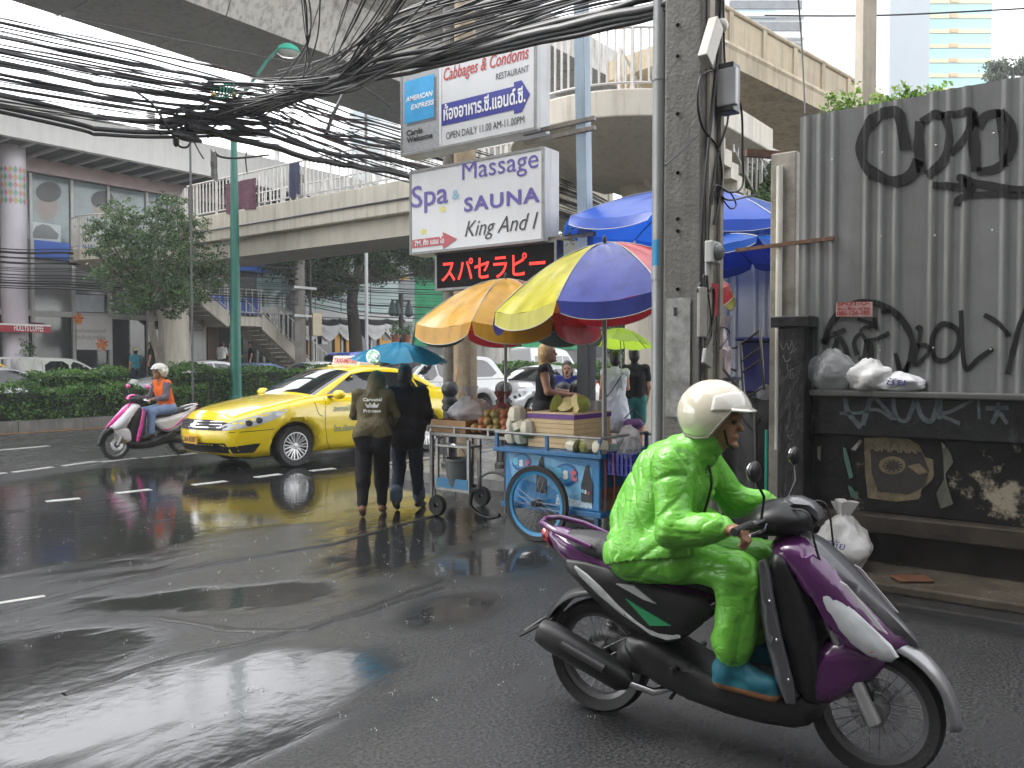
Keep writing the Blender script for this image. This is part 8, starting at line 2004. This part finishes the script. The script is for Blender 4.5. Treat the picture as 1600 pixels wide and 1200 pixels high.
# ------------------------------------------------------------------ overhead cables
cabm = [blackc, M('cable_dark_grey', (.028, .028, .03), .45, var=.1), M('cable_brown', (.05, .022, .018), .5, var=.1)]
def cable(pts, r, label, group, mi=0, sag=0.0, name='overhead_cable', n=10, wob=.0):
    Q = spl([tuple(p) for p in pts], n); N = len(Q)
    o = random.uniform(0, 90)
    Q = [V(p) + V((0, 0, -sag * 4 * (i / (N - 1)) * (1 - i / (N - 1)) + wob * noise.noise(V((i * .35, o, 0))))) + V((0, wob * noise.noise(V((i * .3, o, 7))), 0)) for i, p in enumerate(Q)]
    b = MB(); b.tube(Q, r, 5); o_ = b.build(name, cabm[mi], None, smooth=80); tag(o_, label, 'cable', group); return o_
rnd = random.Random(11)
CY = 9.6
KN = PY(405, 150, CY)                        # where the bundles are tied together
def kj(s=.2): return V((rnd.uniform(-s, s), rnd.uniform(-s, s) * .5, rnd.uniform(-s, s) * .8))
labA, grA = 'black overhead cable strung along the street below the viaduct', 'street cables running into the cable knot'
for i in range(42):
    v0 = 22 + 165 * (i / 45) ** 1.0 + rnd.uniform(-5, 5); v1 = 120 + 115 * (i / 45) + rnd.uniform(-8, 8)
    a = PY(-60, v0 - 12, CY - .4 + rnd.uniform(-.5, .5)); m_ = PY(200, (v0 * .52 + v1 * .48) + rnd.uniform(-3, 4), CY); e = PY(rnd.uniform(370, 470), v1, CY + rnd.uniform(-.2, .2))
    cable([a + (a - m_).normalized() * 11, a.lerp(m_, .02), m_, e], rnd.choice((.005, .006, .007, .009, .013)), labA, grA, rnd.choice((0, 0, 0, 1, 2)), wob=.003)
for vv, r_ in ((60, .02), (82, .028), (100, .03), (118, .02), (150, .032), (168, .03), (176, .022)):
    cable([PY(-60, vv - 14, CY - .3) + (PY(-60, vv - 14, CY - .3) - PY(180, vv + 36, CY)).normalized() * 11, PY(-60, vv - 14, CY - .3), PY(180, vv + 36, CY), PY(420, vv * .62 + 100, CY + .05)], r_, 'thick black cable bundle strung along the street below the viaduct', 'thick street cable bundles', 0, wob=.010)
# from the knot up to the pole above the camera side
labB, grB = 'black overhead cable climbing from the cable knot to the utility pole', 'cables between the knot and the utility pole'
for i in range(36):
    t = (i / 35) ** 1.3
    s = PY(rnd.uniform(300, 430), rnd.uniform(120, 185), CY + rnd.uniform(-.15, .15)); e = PD(1046, -110 + 120 * t + rnd.uniform(-10, 10), 5.95)
    m_ = PD(640 + rnd.uniform(-40, 40), 25 + 90 * t + rnd.uniform(-10, 10), 8.2)
    cable([s, PD(520, 140 - 20 * (1 - t) + rnd.uniform(-12, 12), 9.6), m_, PD(850, -40 + 85 * t + rnd.uniform(-8, 8), 6.9), e], rnd.choice((.006, .008, .010, .013)), labB, grB, rnd.choice((0, 0, 1)), wob=.008)
for off, r_ in ((0, .045), (9, .03), (-14, .03), (18, .022)):
    cable([PY(250, 190 + off, CY), PY(400, 165 + off * .6, CY), PD(545, 117 + off, 9.3), PD(760, 72 + off * .8, 7.4), PD(1045, 5 + off, 5.95)], r_, 'thick black cable bundle sweeping from the knot over the signs', 'thick bundles over the signs', 0, wob=.03)
labC, grC = 'black overhead cable fanning steeply upward from the knot', 'cables fanning upward'
for i in range(22):
    u1 = rnd.choice((470, 480, 500, 560, 590, 620, 650, 690, 740)) + rnd.uniform(-12, 12)
    s = PY(rnd.uniform(400, 520), rnd.uniform(110, 160), CY); cable([s, PD((u1 + 470) / 2 + 10, 62, 8.6), PD(u1, -40, 7.2)], rnd.choice((.006, .007, .009)), labC, grC, 0, wob=.008)
# on along the street to the right, behind the signs
labD, grD = 'black overhead cable continuing along the street behind the signs', 'cables continuing behind the signs'
for i in range(34):
    v0 = 140 + 60 * i / 33 + rnd.uniform(-8, 8); v1 = 205 + 75 * i / 33 + rnd.uniform(-10, 10)
    cable([PY(420 + rnd.uniform(-30, 30), v0, CY), PY(520, (v0 + v1) / 2 + rnd.uniform(-8, 14), CY), PY(640, v1, CY + rnd.uniform(-.2, .2)), PY(900, 290 + 60 * i / 33 + rnd.uniform(-8, 8), CY), PY(1080, 390 + 30 * i / 33, CY)], rnd.choice((.006, .008, .011, .014)), labD, grD, rnd.choice((0, 0, 0, 1, 2)), wob=.012)
for a, c, e, r_ in ((205, 240, 258, .035), (225, 255, 278, .045), (180, 215, 240, .025)):
    cable([PY(290, a - 30, CY), PY(400, a, CY), PY(520, c, CY), PY(650, e, CY), PY(900, e + 62, CY)], r_, 'thick black cable bundle drooping along the street towards the signs', 'drooping thick bundles', 0, wob=.03)
# loops and drops at the knot
labE, grE = 'black slack cable loop dangling at the cable knot', 'slack loops at the cable knot'
for pts in ([(205, 138), (240, 165), (262, 200), (272, 212)], [(330, 160), (312, 190), (306, 215)], [(275, 178), (300, 170), (330, 158)], [(272, 180), (270, 172), (285, 168)], [(372, 175), (345, 190), (328, 205), (325, 215)], [(545, 125), (530, 160), (515, 195), (510, 208)], [(510, 205), (520, 212), (560, 205)], [(300, 215), (310, 235), (318, 248)], [(275, 215), (280, 228), (292, 230), (298, 222)], [(336, 238), (345, 245), (372, 247), (420, 242)], [(385, 237), (384, 252), (386, 270)], [(550, 125), (590, 150), (610, 168)]):
    cable([PY(u, v, CY + rnd.uniform(-.1, .1)) for u, v in pts], .014 if len(pts) > 3 else .009, labE, grE, 0, n=6)
cable([PY(545, 122, CY), PY(535, 150, CY), PY(520, 180, CY), PY(511, 206, CY)], .03, 'thick black cable dropping from the tied knot', 'dropping cable', 0, n=6)
# splice boxes, rag and tape
for u, v, lab, sz in ((292, 215, 'black splice box hanging on the street cables', (.22, .05, .05)), (275, 221, 'small black cable coil hanging beside the splice box', (.04, .04, .07))):
    p = PY(u, v, CY); t = thing('splice_box', lab, 'cable box', tuple(p)); b = MB(); b.ball((0, 0, 0), sz, 12, 8); b.build('case', plast, t, smooth=50); b = MB(); b.tube([(0, 0, sz[2]), (0, 0, sz[2] + .12)], .008, 5); b.build('hanger', plast, t)
p = PY(335, 236, CY); b = MB(); b.grid(lambda s, t_: (p.x + (s - .5) * .10 * (1 + .4 * noise.noise(V((s * 3, t_ * 3, 0)))), p.y + .03 * math.sin(s * 9), p.z - .36 * t_ + .03 * math.sin(s * 11)), 10, 10); tag(b.build('rag', M('rag_grey', (.3, .29, .28), .8, var=.4, scale=14), smooth=60), 'grey rag dangling from the street cables', 'rag')
p = PY(348, 148, CY - .05); t = thing('cable_tie', 'bright green rope tied around the cable knot', 'rope', tuple(p))
for k in range(5):
    b = MB(); b.tube([(.05 * k - .1 + .03 * math.cos(a), .07 * math.sin(a) * 1.4, .10 * math.cos(a) + .02 * k) for a in np.linspace(0, 2 * math.pi, 14)[:-1]], .008, 5, closed=True); b.build('turn', M('rope_green', (.02, .30, .16), .6), t)
for u in (334, 366):
    q = PY(u, 148, CY - .12) - p; b = MB(); b.ball(q, (.035, .03, .03), 8, 6); b.build('insulator', M('insulator_yellow', (.5, .38, .06), .4), t, smooth=50)
# thin wire along the viaduct edge, far wires across the shops and the trees
for v0, v1, u0, u1 in ((3, 98, -20, 460), (95, 262, 0, 0)):
    if u1: cable([PD(u0, v0, 9), PD(220, (v0 + v1) / 2, 10), PD(u1, v1, 12)], .006, 'thin pale wire running below the viaduct soffit', 'single wire', 1)
labF, grF = 'dark service cable strung low across the shop fronts', 'cables across the shop fronts'
for i in range(16):
    v = 385 + i * 4.2 + rnd.uniform(-2, 2)
    cable([PY(-60, v - 4, 29.3) + V((-12, 0, .2)), PY(-60, v - 4, 29.3), PY(120, v + 4, 29.2), PY(300, v + 18, 29.0), PY(478, v + 28, 28.8)], rnd.choice((.012, .018, .03)), labF, grF, 0, wob=.012)
labG, grG = 'dark cable strung past the street tree towards the netted building', 'cables past the street tree'
for i in range(16):
    v = 412 + i * 4.5 + rnd.uniform(-3, 3)
    cable([PY(474, v, 28.7), PY(560, v + 16, 28.5), PY(680, v + 22, 28.3), PY(900, v + 30, 28.0)], rnd.choice((.012, .018, .028)), labG, grG, 0, wob=.03)
cable([PX(1195, 24, 12), PX(1380, 24, 12), PX(1700, 8, 12)], .012, 'single thin wire crossing the towers', 'tower wire', 1)
cable([PX(1246, -20, 7.4), PX(1252, 60, 7.4), PX(1258, 178, 7.1)], .008, 'thin wire dropping to the fence corner', 'fence wire', 0)

# ------------------------------------------------------------------ rain drops splashing on the road
b = MB()
for i in range(260):
    u, v = rnd.uniform(-40, 1000), 720 + 470 * rnd.random() ** 1.6; p = PZ(u, v)
    if rnd.random() < .5: v = rnd.uniform(760, 900); p = PZ(u, v)
    h_ = rnd.uniform(.004, .012); w_ = rnd.uniform(.0015, .003)
    b.add([(p.x - w_, p.y, .001), (p.x + w_, p.y - w_, .001), (p.x + w_, p.y + w_, .001), (p.x, p.y, h_)], [(0, 1, 3), (1, 2, 3), (2, 0, 3)])
    for k in range(3):
        a = rnd.uniform(0, 6.28); r_ = rnd.uniform(.008, .03); q = V((p.x + r_ * math.cos(a), p.y + r_ * math.sin(a), rnd.uniform(.004, .02))); e = .0018
        b.add([q + V((e, 0, 0)), q + V((-e, e, 0)), q + V((-e, -e, 0)), q + V((0, 0, e * 2))], [(0, 1, 3), (1, 2, 3), (2, 0, 3), (2, 1, 0)])
tag(b.build('rain_splash', M('water_drop', (.75, .77, .8), .1, var=0, spec=.6)), 'tiny splashes of rain drops on the wet road', 'rain', kind='stuff')

# ------------------------------------------------------------------ rain-laden air
hz_ = bpy.data.materials.new('rain_haze'); hz_.use_nodes = True
n = hz_.node_tree.nodes; n.remove(n['Principled BSDF'])
pv = n.new('ShaderNodeVolumePrincipled'); pv.inputs['Color'].default_value = (.95, .97, 1.0, 1); pv.inputs['Density'].default_value = .0014; pv.inputs['Anisotropy'].default_value = .2
hz_.node_tree.links.new(pv.outputs[0], n['Material Output'].inputs['Volume'])
b = MB(); b.box(-70, 320, -60, 320, -1.0, 86); tag(b.build('haze', hz_), 'thin rain haze filling the street', 'haze', kind='stuff')
